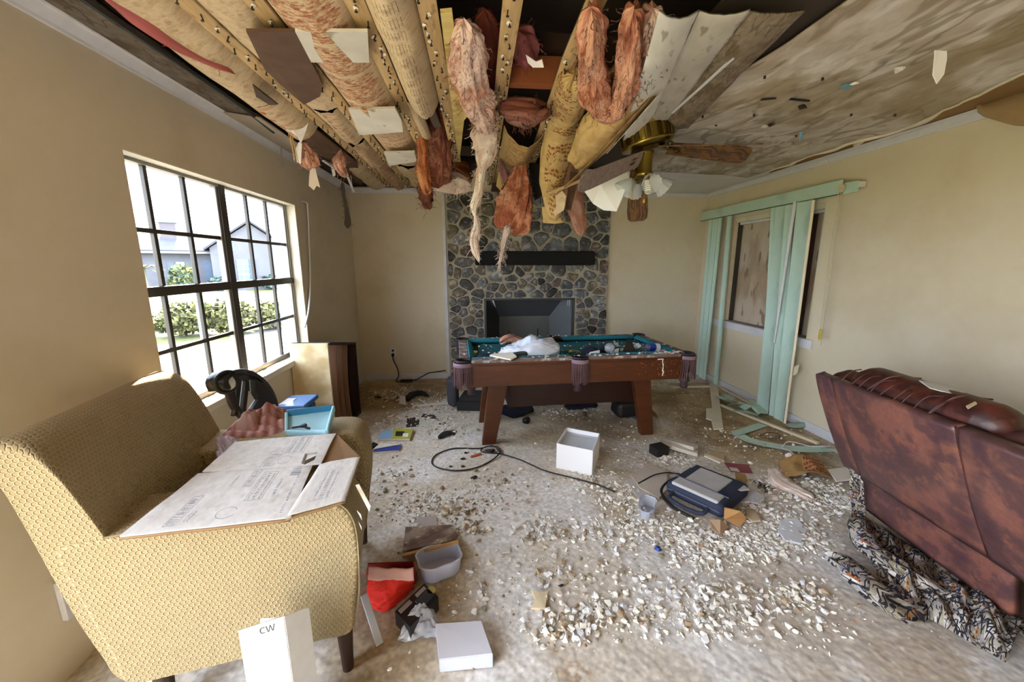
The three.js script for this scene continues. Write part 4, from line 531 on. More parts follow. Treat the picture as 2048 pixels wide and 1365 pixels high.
part(fan, 'blade', bp([1.118, 2.172, -2.8], [1.157, 1.83, -2.86], 0.11, 0.15, [1, 0, 0.1]), M.blade, 'wooden blade hanging straight down');
for (const [a, b] of [[[1.161, 2.268, -2.65], [1.328, 2.273, -2.7]], [[1.129, 2.264, -2.64], [1.227, 2.268, -2.58]], [[1.091, 2.239, -2.64], [0.986, 2.173, -2.6]], [[1.091, 2.235, -2.72], [1.124, 2.152, -2.81]]]) part(fan, 'blade_iron', [beam(FL(a), FL(b), 0.05, 0.008, 0.003), at(new THREE.TorusGeometry(0.022, 0.006, 6, 16), ...FL(b))], M.brassDark);
M.frost = phys(0xdfe3e3, 0.5, { transmission: 0.5, thickness: 0 });
const shade = () => { const n = 40, m = 9, pos = [], id = []; for (let j = 0; j <= m; j++) for (let i = 0; i <= n; i++) { const t = j / m, h = (i / n) * 2 * PI, r = 0.018 + 0.03 * sin(t * 2.1) + 0.018 * t * t * t + 0.004 * t * t * sin(h * 12); pos.push(cos(h) * r, -t * 0.095, sin(h) * r); } for (let j = 0; j < m; j++) for (let i = 0; i < n; i++) { const a = j * (n + 1) + i; id.push(a, a + 1, a + n + 2, a, a + n + 2, a + n + 1); } const g = new THREE.BufferGeometry(); g.setAttribute('position', new THREE.Float32BufferAttribute(pos, 3)); g.setIndex(id); g.computeVertexNormals(); return g; };
for (const [x, z, rz, rx] of [[0.075, 0.02, 0.95, 0.1], [0.0, 0.075, 0.0, -0.95], [-0.07, 0.0, -0.75, 0.1], [0.0, -0.075, 0.0, 0.95]]) {
  const arm = part(fan, 'lamp_arm', place(cyl(0.012, 0.014, 0.07, 10), [x * 0.75, 0.285, z * 0.75], rx, 0, rz), M.brass);
  part(arm, 'lamp_shade', place(shade(), [x, 0.27, z], rx, 0, rz), M.frost);
}
const bulbPts = []; for (let i = 0; i <= 60; i++) { const t = i / 60; bulbPts.push([0.016 * cos(t * 20), -0.05 - 0.05 * t, 0.016 * sin(t * 20)]); }
part(fan, 'spiral_bulb', place(merge([tube(bulbPts, 0.0055, 120, 7), at(cyl(0.02, 0.016, 0.03, 14), 0, -0.03, 0)]), [0.0, 0.26, 0.055], -0.5, 0, 0), mat(0xf3f1ea, 0.35));
for (const [a, b] of [[[0.988, 2.096, -2.56], [0.99, 1.945, -2.56]], [[1.077, 2.02, -2.58], [1.079, 1.928, -2.58]]]) { const c = part(fan, 'pull_chain', tube([FL(a), FL(b)], 0.0016, 4, 5), M.brass); part(c, 'chain_knob', at(lathe([[0, 0.012], [0.004, 0.01], [0.007, -0.006], [0.006, -0.012], [0, -0.013]], 10), ...FL(b)), mat(0xd0a63a, 0.4)); }

// ---------------------------------------------------------------- beige armchair under the window
function hexCell(u, v, n) { // distance to the edge of a honeycomb cell, 0 at the edge
  const a = 1 / n, r = a * 0.866, row = v / r; let d1 = 9, d2 = 9;
  for (let j = floor(row) - 1; j <= floor(row) + 2; j++) for (let i = -1; i <= 1; i++) { const off = (((j % 2) + 2) % 2) * 0.5, cx = (floor(u / a - off) + i + off + 0.5) * a, cy = (j + 0.5) * r, d = Math.hypot(u - cx, v - cy); if (d < d1) { d2 = d1; d1 = d; } else if (d < d2) d2 = d; }
  return (d2 - d1) / a;
}
const hexN = 4;
const hexMap = tex(256, (u, v) => { const d = hexCell(u, v * 0.866, hexN), w = smooth(0.1, 0.32, d), k = pn(u, v, 90, 5); return mix(mix(hex(0xb9a681), hex(0x9d8a64), w), hex(0x8a7852), 0.3 * k); });
const hexBump = tex(256, (u, v) => 1 - smooth(0.06, 0.4, hexCell(u, v * 0.866, hexN)) + 0.12 * pn(u, v, 90, 6), false);
for (const t of [hexMap, hexBump]) t.repeat.set(1, 1 / 0.866);
M.hex = mat(0xffffff, 0.9, { map: hexMap, bumpMap: hexBump, bumpScale: 0.004 });
M.linen = mat(0xb9a57c, 0.95, { map: grime });
const chair = thing('armchair', 'beige armchair in honeycomb fabric under the left window, half buried in flattened cardboard', 'armchair', null, [-0.463, 0, -1.25], PI / 2 + 0.192 + PI / 2 * 0);
// local frame: x = backwards from the front, z = across, away from the viewer
chair.rotation.y = 0; 
const CH = new THREE.Matrix4().makeBasis(new THREE.Vector3(-0.982, 0, 0.191), new THREE.Vector3(0, 1, 0), new THREE.Vector3(-0.191, 0, -0.982));
const chW = (b, y, w) => { const p = new THREE.Vector3(b, y, w).applyMatrix4(CH); return [p.x - 0.463, p.y, p.z - 1.25]; };
const toCh = (g) => { g.applyMatrix4(CH); return g; };
const flipAll = (g) => { g = g.index ? g.toNonIndexed() : g; for (const a of Object.values(g.attributes)) { const k = a.itemSize, d = a.array; for (let i = 0; i < a.count; i += 3) for (let c = 0; c < k; c++) [d[(i + 1) * k + c], d[(i + 2) * k + c]] = [d[(i + 2) * k + c], d[(i + 1) * k + c]]; } return g; };
const chFix = (g) => (CH.determinant() < 0 ? flipAll(toCh(g)) : toCh(g));
// soft body: a closed outline (x, y) swept across, rounded at both ends
function pillow(prof, w0, w1, round = 0.06, n = 20, uvS = 0.062, disp = 0.004) {
  const c = curve(prof.map((p) => [p[0], p[1], 0]), true), m = 64, P = c.getPoints(m).slice(0, m), cx = P.reduce((s, p) => s + p.x, 0) / m, cy = P.reduce((s, p) => s + p.y, 0) / m, pos = [], uv = [], id = []; const size = Math.max(...P.map((p) => Math.hypot(p.x - cx, p.y - cy)));
  const st = []; for (let i = 0; i <= 6; i++) { const h = (i / 6) * PI / 2; st.push([w0 + round * (1 - sin(h)), 1 - (round / size) * (1 - cos(PI / 2 - h)) * 1, i]); }
  const S = []; for (let i = 0; i <= 6; i++) { const h = (i / 6) * PI / 2; S.push([w0 + round * (1 - cos(h)), 1 - (round / size) * (1 - sin(h))]); } for (let i = 1; i < n; i++) S.push([lerp(w0 + round, w1 - round, i / n), 1]); for (let i = 6; i >= 0; i--) { const h = (i / 6) * PI / 2; S.push([w1 - round * (1 - cos(h)), 1 - (round / size) * (1 - sin(h))]); }
  let lens = [0]; for (let i = 1; i <= m; i++) lens.push(lens[i - 1] + P[i % m].distanceTo(P[i - 1]));
  S.forEach(([w, s]) => { for (let i = 0; i <= m; i++) { const p = P[i % m], x = cx + (p.x - cx) * s, y = cy + (p.y - cy) * s, d = disp * fbm3(x * 7, y * 7, w * 7); pos.push(x + d * (p.x - cx) / size, y + d * (p.y - cy) / size, w); uv.push(w / uvS, lens[i] / uvS); } });
  for (let j = 0; j < S.length - 1; j++) for (let i = 0; i < m; i++) { const a = j * (m + 1) + i; id.push(a, a + 1, a + m + 2, a, a + m + 2, a + m + 1); }
  for (const [j, f] of [[0, 1], [S.length - 1, 0]]) { const b = j * (m + 1), k = pos.length / 3, s = S[j][1]; for (let i = 0; i < m; i++) { pos.push(pos[(b + i) * 3], pos[(b + i) * 3 + 1], pos[(b + i) * 3 + 2]); uv.push(pos[(b + i) * 3] / uvS, pos[(b + i) * 3 + 1] / uvS); } const tris = THREE.ShapeUtils.triangulateShape(P.map((p) => new THREE.Vector2(p.x, p.y)), []); for (const t of tris) f ? id.push(k + t[0], k + t[2], k + t[1]) : id.push(k + t[0], k + t[1], k + t[2]); }
  const g = new THREE.BufferGeometry(); g.setAttribute('position', new THREE.Float32BufferAttribute(pos, 3)); g.setAttribute('uv', new THREE.Float32BufferAttribute(uv, 2)); g.setIndex(id); g.computeVertexNormals(); return g;
}
const armProf = [[0.02, 0.2], [0.0, 0.3], [-0.03, 0.5], [-0.02, 0.66], [0.01, 0.715], [0.06, 0.735], [0.3, 0.735], [0.6, 0.73], [0.77, 0.725], [0.785, 0.7], [0.75, 0.5], [0.71, 0.3], [0.69, 0.2], [0.6, 0.195], [0.3, 0.195], [0.1, 0.195]];
part(chair, 'arm', chFix(pillow(armProf, 0, 0.245, 0.02)), M.hex);
part(chair, 'arm', chFix(pillow(armProf, 0.565, 0.82, 0.03)), M.hex);
part(chair, 'backrest', chFix(pillow([[0.58, 0.45], [0.62, 0.6], [0.66, 0.74], [0.7, 0.86], [0.735, 0.95], [0.775, 1.02], [0.825, 1.05], [0.875, 1.045], [0.895, 1.0], [0.87, 0.95], [0.835, 0.8], [0.78, 0.5], [0.73, 0.3], [0.7, 0.21], [0.6, 0.21], [0.53, 0.3]], 0.003, 0.8, 0.03, 24, 0.062, 0.006)), M.hex);
part(chair, 'seat_cushion', chFix(pillow([[0.0, 0.36], [-0.01, 0.42], [0.02, 0.49], [0.3, 0.51], [0.55, 0.5], [0.57, 0.4], [0.5, 0.35], [0.2, 0.35]], 0.247, 0.563, 0.03)), M.hex);
part(chair, 'seat_base', chFix(at(box(0.6, 0.16, 0.32, 0.02, 0.062), 0.34, 0.27, 0.405)), M.hex);
for (const [b, w] of [[0.05, 0.05], [0.62, 0.05], [0.05, 0.77], [0.62, 0.77]]) part(chair, 'leg', chFix(at(lathe([[0, 0], [0.02, 0], [0.03, 0.2], [0, 0.2]], 12), b, 0, w)), M.darkWood);
part(chair, 'piping', chFix(tube([[0.0, 0.21, 0.006], [-0.025, 0.45, 0.004], [-0.018, 0.66, 0.004], [0.03, 0.728, 0.005], [0.3, 0.736, 0.006], [0.6, 0.731, 0.006], [0.77, 0.725, 0.006]], 0.003, 60, 6)), M.hex);
for (const [px, label] of [[[[-0.459, 0.764, -1.3], [-0.446, 0.767, -1.3], [-0.406, 0.693, -1.28], [-0.413, 0.67, -1.28]], 'upper'], [[[-0.448, 0.693, -1.26], [-0.435, 0.677, -1.26], [-0.434, 0.654, -1.26]], 'middle'], [[[-0.446, 0.65, -1.26], [-0.437, 0.63, -1.26], [-0.437, 0.615, -1.26]], 'lowest']]) solo('torn_card', label + ' torn card strip hanging on the front of the near armchair arm', 'card', plate(px.map((p) => { p[0] += 0.02; return p; }), 0.003, 0.01), M.paper);

// flattened white carton lying across both arms
const cardTex = (sd, boxes) => canvasTex(1024, 512, (c, w, h) => {
  seed = sd; c.fillStyle = '#d9d6d2'; c.fillRect(0, 0, w, h);
  for (let i = 0; i < 500; i++) { c.fillStyle = rnd() < 0.5 ? 'rgba(150,140,125,0.06)' : 'rgba(255,255,255,0.10)'; c.beginPath(); c.ellipse(rnd() * w, rnd() * h, rr(4, 60), rr(4, 30), rnd() * 3, 0, 7); c.fill(); }
  for (const [x, y, bw, bh, rows, kind] of boxes) {
    c.save(); c.translate(x, y); if (kind !== 'ring') c.rotate(-PI / 2); c.strokeStyle = c.fillStyle = 'rgba(86,92,112,0.75)'; c.lineWidth = 3;
    if (kind === 'ring') { c.beginPath(); c.ellipse(0, 0, bw, bh, 0, 0.4, 5.9); c.stroke(); c.restore(); continue; }
    if (kind === 'bars') { for (let i = 0; i < bw; i += rr(3, 9)) c.fillRect(i, 0, rr(1, 5), bh); c.restore(); continue; }
    if (kind !== 'text') c.strokeRect(0, 0, bw, bh);
    const rh = bh / rows; // worn print that can no longer be read: rows of broken strokes
    for (let r = 0; r < rows; r++) for (let q = 10; q < bw - 18;) { const lw = rr(8, 15), t = rh * (r === (rows > 1 ? 1 : 0) ? 0.72 : 0.4), y0 = r * rh + (rh - t) / 2; c.fillRect(q, y0, 3.4, t); if (rnd() < 0.7) c.fillRect(q, y0 + (rnd() < 0.5 ? 0 : t / 2 - 2), lw, 3.4); if (rnd() < 0.5) c.fillRect(q + lw - 3, y0, 3.4, t * rr(0.5, 1)); q += lw + 5; }
    c.restore();
  }
});
M.cardA = mat(0xffffff, 0.85, { map: cardTex(51, [[210, 480, 230, 70, 1, 'box'], [310, 470, 110, 40, 2, 'text'], [520, 190, 170, 60, 1, 'box'], [620, 330, 280, 120, 3, 'box'], [560, 420, 64, 44, 1, 'ring'], [800, 320, 190, 30, 1, 'text'], [860, 110, 80, 80, 1, 'bars'], [930, 480, 430, 26, 1, 'text'], [400, 180, 120, 30, 1, 'text']]) });
M.cardB = mat(0xffffff, 0.85, { map: cardTex(57, [[480, 500, 240, 110, 1, 'box'], [620, 300, 270, 170, 3, 'box'], [660, 410, 56, 60, 1, 'ring']]) });
M.kraft = mat(0x9c7a55, 0.9, { map: grime });
const ct = thing('flattened_carton', 'flattened white printed carton spread over the arms of the beige armchair', 'carton');
const card = (A, B2, C2, D, m, th, curl = 0.004) => sheet((u, v) => { const p = bil(A, B2, C2, D, u, v); p[1] += curl * fbm3(u * 4, v * 3, 2); return p; }, 12, 8, th, 1, 1);
const hN = 0.752;
part(ct, 'near_panel', card([-1.035, 0.756, -1.089], [-0.587, 0.756, -1.139], [-0.652, 0.756, -1.465], [-1.054, 0.756, -1.44], M.cardA, 0.006), M.cardA);
part(ct, 'side_flap', card([-0.596, 0.764, -1.138], [-0.447, 0.764, -1.207], [-0.481, 0.768, -1.496], [-0.618, 0.768, -1.451], M.cardA, 0.006), mat(0xffffff, 0.85, { map: cardTex(61, [[300, 440, 320, 380, 3, 'box'], [540, 60, 90, 40, 1, 'ring']]) }));
part(ct, 'far_panel', card([-1.041, 0.757, -1.444], [-0.622, 0.757, -1.468], [-0.664, 0.757, -1.758], [-1.075, 0.757, -1.705], M.cardB, 0.006), M.cardB);
part(ct, 'brown_flap', plate([[-0.668, 0.752, -1.77], [-0.507, 0.735, -1.566], [-0.554, 0.735, -1.536], [-0.631, 0.748, -1.482]], 0.006), M.kraft, 'bare brown corner flap');
part(ct, 'under_panel', card([-1.049, 0.742, -1.1], [-0.594, 0.742, -1.145], [-0.646, 0.742, -1.422], [-1.065, 0.742, -1.437], M.kraft, 0.01), M.kraft, 'brown underside of the carton');
part(ct, 'under_flap', card([-0.603, 0.75, -1.139], [-0.451, 0.75, -1.217], [-0.482, 0.75, -1.469], [-0.616, 0.75, -1.442], M.kraft, 0.012), M.kraft, 'brown inside of the side flap');
const clip = thing('metal_clip', 'small shiny metal bracket lying on the white carton', 'bracket');
part(clip, 'plate', plate([[-0.672, 0.785, -1.452], [-0.643, 0.79, -1.484], [-0.649, 0.775, -1.476], [-0.674, 0.772, -1.445]], 0.004), mat(0x6c6258, 0.3, { metalness: 0.8 }));
part(clip, 'rim', [beam([-0.689, 0.766, -1.465], [-0.676, 0.8, -1.479], 0.01, 0.006), beam([-0.678, 0.8, -1.48], [-0.641, 0.8, -1.485], 0.01, 0.006)], mat(0xb9b4ac, 0.3, { metalness: 0.9 }));

// heaps and boxes on and behind the chair
const cloth = (label, A, B2, C2, D, m, amp, o = {}) => solo(o.name || 'crumpled_cloth', label, o.cat || 'cloth', sheet((u, v) => { const p = bil(A, B2, C2, D, u, v), e = sin(PI * u) * sin(PI * v); p[1] += amp * (0.55 + 0.9 * fbm3(u * (o.f || 3) + 4, v * (o.g || 6), o.s || 2, 4) + 0.16 * sin(v * 34 + u * 12 + 9 * fbm3(u * 2, v * 2, 4)) + 0.5 * fbm3(u * 11, v * 9, 7)) * pow(max(0, e), 0.5) + (o.lift || 0.01); return p; }, 46, 46, 0.006, o.su || 1, o.su || 1), m);
M.rag = mat(0xffffff, 0.95, { map: tex(128, (u, v) => { const s = 0.5 + 0.5 * sin(u * 6.283 * 7); return mix(mix(hex(0xb98d86), hex(0x8c564b), s), hex(0xc9adb0), smooth(0.5, 0.7, pf(u, v, 4, 5, 3))); }) });
cloth('crumpled dusky pink striped cloth heaped behind the white carton', [-1.208, 0.72, -1.8], [-0.87, 0.7, -1.813], [-1.059, 0.7, -2.185], [-1.248, 0.7, -2.128], M.rag, 0.09);
cloth('pale lilac cloth squeezed between backrest and carton of the armchair', [-1.204, 0.7, -1.759], [-1.051, 0.7, -1.569], [-1.087, 0.7, -1.789], [-1.243, 0.7, -1.866], mat(0xc9bdd0, 0.9), 0.05, { s: 9 });
const tray = thing('plastic_tray', 'pale blue plastic tray with raised rim tilted on the far arm of the armchair', 'tray');
{
  const A = [-0.91, 0.73, -1.817], B2 = [-0.706, 0.745, -1.766], C2 = [-0.736, 0.8, -1.951], D = [-0.938, 0.8, -1.894], m = mat(0x9fd0e2, 0.4), rim = mat(0x1f6d92, 0.35);
  part(tray, 'tray_floor', sheet((u, v) => bil(A, B2, C2, D, u, v), 2, 2, 0.006), m);
  for (const [p, q] of [[A, B2], [B2, C2], [C2, D], [D, A]]) part(tray, 'rim', beam([p[0], p[1] + 0.012, p[2]], [q[0], q[1] + 0.012, q[2]], 0.014, 0.035, 0.006), q === D || p === C2 ? rim : m);
  for (const [x, y, s] of [[605, 853, 0.012], [614, 858, 0.014], [641, 842, 0.008], [648, 855, 0.01], [628, 838, 0.008]]) { }
  part(tray, 'dirt_clump', [beam([-0.88, 0.77, -1.815], [-0.827, 0.78, -1.805], 0.008, 0.008), place(chunk([0.02, 0.012, 0.02]), [-0.822, 0.785, -1.798]), beam([-0.811, 0.782, -1.787], [-0.788, 0.775, -1.784], 0.008, 0.008)], M.black);
}
const bin = thing('storage_bin', 'blue plastic storage bin standing between the armchair and the cream board', 'bin');
part(bin, 'body', boxAt(-1.4, -1.22, 0, 0.53, -2.92, -2.72, 0.03), mat(0x2a4f86, 0.4));
part(bin, 'lid', boxAt(-1.41, -1.21, 0.53, 0.565, -2.94, -2.7, 0.012), mat(0x3c6ea8, 0.35));
part(bin, 'label_patch', boxAt(-1.39, -1.33, 0.566, 0.569, -2.85, -2.72), M.trim);
const app = thing('folding_seat', 'black plastic seat frame with looped handle and slotted oval body below the window', 'seat frame');
{
  const o = [-1.3, 0.757, -2.279], m = mat(0x1a1817, 0.4), N = new THREE.Vector3(0.85, 0.35, 0.4).normalize(), d = v3([-1.3, 0.546, -2.509]).sub(v3([-1.3, 0.904, -2.096])).normalize(), y = N.clone().cross(d).normalize(), z = d.clone().cross(y), B4 = new THREE.Matrix4().makeBasis(d, y, z).setPosition(v3(o));
  const put = (g) => g.applyMatrix4(B4);
  part(app, 'oval_rim', put(new THREE.TorusGeometry(0.16, 0.022, 10, 44).scale(1.55, 0.8, 1)), m);
  part(app, 'shell', put(prism([[-0.05, -0.1], [0.08, -0.115], [0.2, -0.06], [0.23, 0.0], [0.18, 0.08], [0.02, 0.11], [-0.1, 0.08], [-0.06, 0.02], [0.0, 0.0], [-0.02, -0.04]], 0.03, 0.006)), m);
  for (const a of [-0.05, 0.02]) part(app, 'rib', put(at(box(0.03, 0.2, 0.03, 0.008), -0.12 + a, 0, 0).rotateZ(0.3)), m);
  part(app, 'hub', put(at(cyl(0.035, 0.035, 0.04).rotateX(PI / 2), 0.19, 0, 0.02)), m);
  part(app, 'button', put(at(cyl(0.012, 0.012, 0.045).rotateX(PI / 2), 0.19, 0.0, 0.025)), M.trim);
  part(app, 'handle', sheet((u, v) => { const P = curve([[-1.3, 0.906, -2.006], [-1.3, 0.952, -1.993], [-1.3, 0.975, -2.037], [-1.32, 0.95, -2.176], [-1.34, 0.872, -2.298], [-1.34, 0.796, -2.347]]).getPointAt(v); return [P.x + (u - 0.5) * 0.09, P.y, P.z - (u - 0.5) * 0.02]; }, 4, 30, 0.02), m);
  part(app, 'loop', place(new THREE.TorusGeometry(0.052, 0.012, 8, 28), [-1.28, 0.937, -2.032], 0, 1.1, 0), m);
  part(app, 'mirror', place(cyl(0.044, 0.044, 0.006, 24).rotateX(PI / 2), [-1.285, 0.935, -2.04], -0.3, 0.9, 0), mat(0xd8e2ee, 0.12, { metalness: 0.6 }));
  part(app, 'stand', [beam([-1.3, 0.0, -2.5], [-1.29, 0.66, -2.42], 0.03, 0.03, 0.01), beam([-1.42, 0.015, -2.5], [-1.15, 0.015, -2.5], 0.03, 0.03, 0.01)], m);
}
// cream board and the dark rack behind it
M.cream = mat(0xddd0ae, 0.6, { map: tex(128, (u, v) => mix([1, 1, 1], [0.86, 0.8, 0.7], smooth(0.45, 0.75, pf(u, v, 4, 9, 4)))) });
solo('cream_board', 'smooth cream coloured board standing upright at the right end of the window', 'board', boxAt(-1.55, -1.243, 0.002, 0.885, -3.31, -3.288, 0.004, 0.8), M.cream);
const rack = thing('record_rack', 'dark brown wooden rack with thin upright dividers behind the cream board', 'rack');
M.rackWood = mat(0x3d2419, 0.6, { map: bladeTexSoft() });
function bladeTexSoft() { return tex(128, (u, v) => 0.75 + 0.25 * sin(u * 50 + 6 * pf(u, v, 3, 9, 3))); }
part(rack, 'base', boxAt(-1.54, -1.24, 0, 0.05, -3.98, -3.32, 0.004), M.rackWood);
part(rack, 'rear_panel', boxAt(-1.545, -1.53, 0.05, 0.74, -3.98, -3.32, 0), M.rackWood);
part(rack, 'end_panel', boxAt(-1.54, -1.235, 0.0, 0.735, -4.0, -3.975, 0.004), M.rackWood);
part(rack, 'top_board', plate([[-1.54, 0.88, -3.315], [-1.235, 0.88, -3.315], [-1.235, 0.742, -4.0], [-1.54, 0.742, -4.0]], 0.022), M.rackWood);
for (const [z, y] of [[-3.46, 0.83], [-3.6, 0.8], [-3.74, 0.775]]) part(rack, 'divider', sheet((u, v) => [lerp(-1.52, -1.245, u), lerp(0.05, y, v), z + 0.05 * sin(PI * v) * (0.3 + 0.7 * u) - 0.03 * v], 8, 16, 0.008), mat(0xa07a62, 0.6, { map: grime }));
const cwBox = thing('white_carton', 'white carton corner with black letters at the bottom edge before the armchair', 'carton', null);
M.whiteBox = mat(0xf1f0ee, 0.6, { map: grime });
{ const A = [-0.707, 0.486, -1.02], top = [-0.567, 0.539, -1]; const t = canvasTex(128, 512, (c, w, h) => { c.fillStyle = '#f0efec'; c.fillRect(0, 0, w, h); c.fillStyle = '#222'; c.font = 'bold 30px sans-serif'; c.fillText('CW', 56, 34); });
  part(cwBox, 'front_panel', sheet((u, v) => bil([A[0], 0, A[2]], [top[0], 0, top[2]], top, [A[0], A[1] - 0.005, A[2]], u, v), 2, 2, 0.005), mat(0xffffff, 0.6, { map: t }));
  part(cwBox, 'side_panel', plate([[top[0], 0, top[2]], [top[0] + 0.035, 0, top[2] - 0.07], [top[0] + 0.035, top[1] - 0.045, top[2] - 0.07], top], 0.005), M.whiteBox);
  part(cwBox, 'rear_panel', plate([[A[0], 0, A[2] - 0.1], [top[0] + 0.03, 0, top[2] - 0.08], [top[0] + 0.03, top[1] - 0.09, top[2] - 0.08], [A[0], A[1] - 0.07, A[2] - 0.1]], 0.005), M.whiteBox); }

// ---------------------------------------------------------------- brown recliner at the right, seen from behind
const leatherMap = tex(512, (u, v) => { const a = pf(u, v, 9, 231, 5), b = pf(u, v, 15, 237, 4), d = pf(u, v, 90, 239, 2); let c = mix(hex(0x7d5046), hex(0x563a3a), smooth(0.35, 0.65, a)); c = mix(c, hex(0x8f5c48), smooth(0.55, 0.72, b) * 0.6); c = mix(c, hex(0x47303a), smooth(0.55, 0.7, pf(u, v, 12, 241, 5)) * 0.6); return c.map((q) => q * (0.92 + 0.14 * d)); });
M.leather = mat(0xffffff, 0.36, { map: leatherMap, bumpMap: tex(256, (u, v) => 0.7 * pf(u, v, 60, 243, 2) + 0.3 * pf(u, v, 8, 245, 3), false), bumpScale: 0.0012 });
M.leatherDark = mat(0xb58a7c, 0.42, { map: leatherMap });
const rec = thing('recliner', 'brown mottled leather recliner at the right edge with its back to the room', 'recliner', null, [2.31, 0, -1.98], -0.1415);
const backP = (u, v, z0, z1, off = 0) => [lerp(-0.09, -0.335, v) - 0.012 * sin(PI * v) - off, lerp(0.335, 0.905, v), lerp(z0, z1, u)];
const slab = (z0, z1, bulge = 0.012) => sheet((u, v) => { const p = backP(u, v, z0, z1); const e = pow(sin(PI * clamp(u)), 0.35) * pow(sin(PI * clamp(v)), 0.3); p[0] -= bulge * e + 0.006 * fbm3(u * 3 + z0 * 9, v * 3, 4); p[1] -= 0.03 * smooth(0.3, 0.7, z0 + u) * 0; return p; }, 24, 20, 0.05, (z1 - z0) / 0.9, 0.65);
part(rec, 'back_panel', slab(0.1, 0.755, 0.016), M.leather);
part(rec, 'back_flank', slab(-0.02, 0.1), M.leather);
part(rec, 'back_flank', slab(0.755, 1.2), M.leather);
for (const z of [0.1, 0.755]) part(rec, 'seam', tube([0, 0.25, 0.5, 0.75, 1].map((v) => backP(0, v, z, z, 0.026)), 0.0035, 20, 5), M.leatherDark);
part(rec, 'base_panel', sheet((u, v) => [0.03 - 0.05 * v - 0.008 * sin(PI * u) * sin(PI * v), lerp(0.07, 0.31, v), lerp(0.0, 0.77, u)], 16, 10, 0.04, 0.9, 0.3), M.leather);
part(rec, 'base_frame', boxAt(0.08, 0.66, 0.02, 0.3, 0.04, 1.1, 0.01), M.darkWood);
const roundedBox = (x0, x1, y0, y1, z0, z1, r, disp = 0.01) => { const g = new RoundedBoxGeometry(x1 - x0, y1 - y0, z1 - z0, 6, r); const d = displace(g, disp, 6, 3, x0); return tri(at(d, (x0 + x1) / 2, (y0 + y1) / 2, (z0 + z1) / 2), 0.9); };
part(rec, 'back_filling', sheet((u, v) => { const p = backP(u, v, 0.0, 1.18); p[0] += 0.1; return p; }, 6, 8, 0.12, 1, 0.6), M.leather);
part(rec, 'head_pillow', place(displace(roundedBoxRaw(0.2, 0.2, 0.72, 0.095), 0.02, 7, 4, 2), [-0.2, 0.89, 0.46], 0, 0, 0.35), M.leatherDark);
function roundedBoxRaw(w, h, d, r) { return mergeVertices(tri(new RoundedBoxGeometry(w, h, d, 8, r), 0.6)); }
part(rec, 'side_pillow', place(displace(roundedBoxRaw(0.14, 0.12, 0.17, 0.055), 0.01, 8, 3, 5), [-0.22, 0.87, 0.06], 0, 0, 0.35), M.leatherDark);
part(rec, 'side_pillow', place(displace(roundedBoxRaw(0.14, 0.12, 0.17, 0.055), 0.01, 8, 3, 7), [-0.22, 0.87, 1.0], 0, 0, 0.35), M.leatherDark);
for (let i = 0; i < 9; i++) { const z = 0.14 + i * 0.06 + rr(-0.01, 0.01); part(rec, 'stitch_fold', tube([[-0.335, 0.9, z], [-0.3, 0.955 + rr(0, 0.012), z + rr(0.01, 0.03)], [-0.26, 0.975, z + rr(0.02, 0.05)]], 0.003, 8, 5), M.leatherDark); }
part(rec, 'pillow_seam', tube([[-0.33, 0.905, 0.3], [-0.26, 0.985, 0.34], [-0.14, 0.985, 0.36]], 0.004, 14, 5), M.leather);
part(rec, 'pillow_seam', [tube([[-0.33, 0.905, 0.62], [-0.26, 0.985, 0.64], [-0.14, 0.985, 0.66]], 0.004, 14, 5)], M.leather);
part(rec, 'seat', roundedBox(0.02, 0.68, 0.3, 0.48, 0.12, 1.04, 0.06), M.leather);
part(rec, 'arm', roundedBox(0.02, 0.68, 0.06, 0.62, 0.0, 0.14, 0.06), M.leather);
part(rec, 'arm', roundedBox(0.02, 0.68, 0.06, 0.62, 1.02, 1.18, 0.06), M.leather);
part(rec, 'footrest', roundedBox(0.64, 0.72, 0.06, 0.42, 0.15, 1.0, 0.035), M.leather);
for (const [p, s] of [[[-0.15, 0.99, 0.42], [0.05, 0.01, 0.02]], [[-0.2, 0.992, 0.56], [0.03, 0.008, 0.015]], [[-0.12, 0.992, 0.35], [0.07, 0.008, 0.03]]]) { const q = new THREE.Vector3(...p).applyMatrix4(new THREE.Matrix4().makeRotationY(-0.1415)); }
solo('paper_scrap', 'tan torn card lying on the head pillow of the recliner', 'card', plate([[2.03, 0.995, -1.58], [2.073, 0.995, -1.53], [2.039, 0.99, -1.407], [1.986, 0.985, -1.414], [1.983, 0.985, -1.496]], 0.004, 0.01), M.paper);
solo('paper_scrap', 'small cream chip on the head pillow of the recliner', 'card', plate([[1.876, 0.985, -1.286], [1.956, 0.99, -1.316], [1.935, 0.99, -1.295], [1.851, 0.985, -1.261]], 0.004), mat(0xe8dcbc, 0.8));

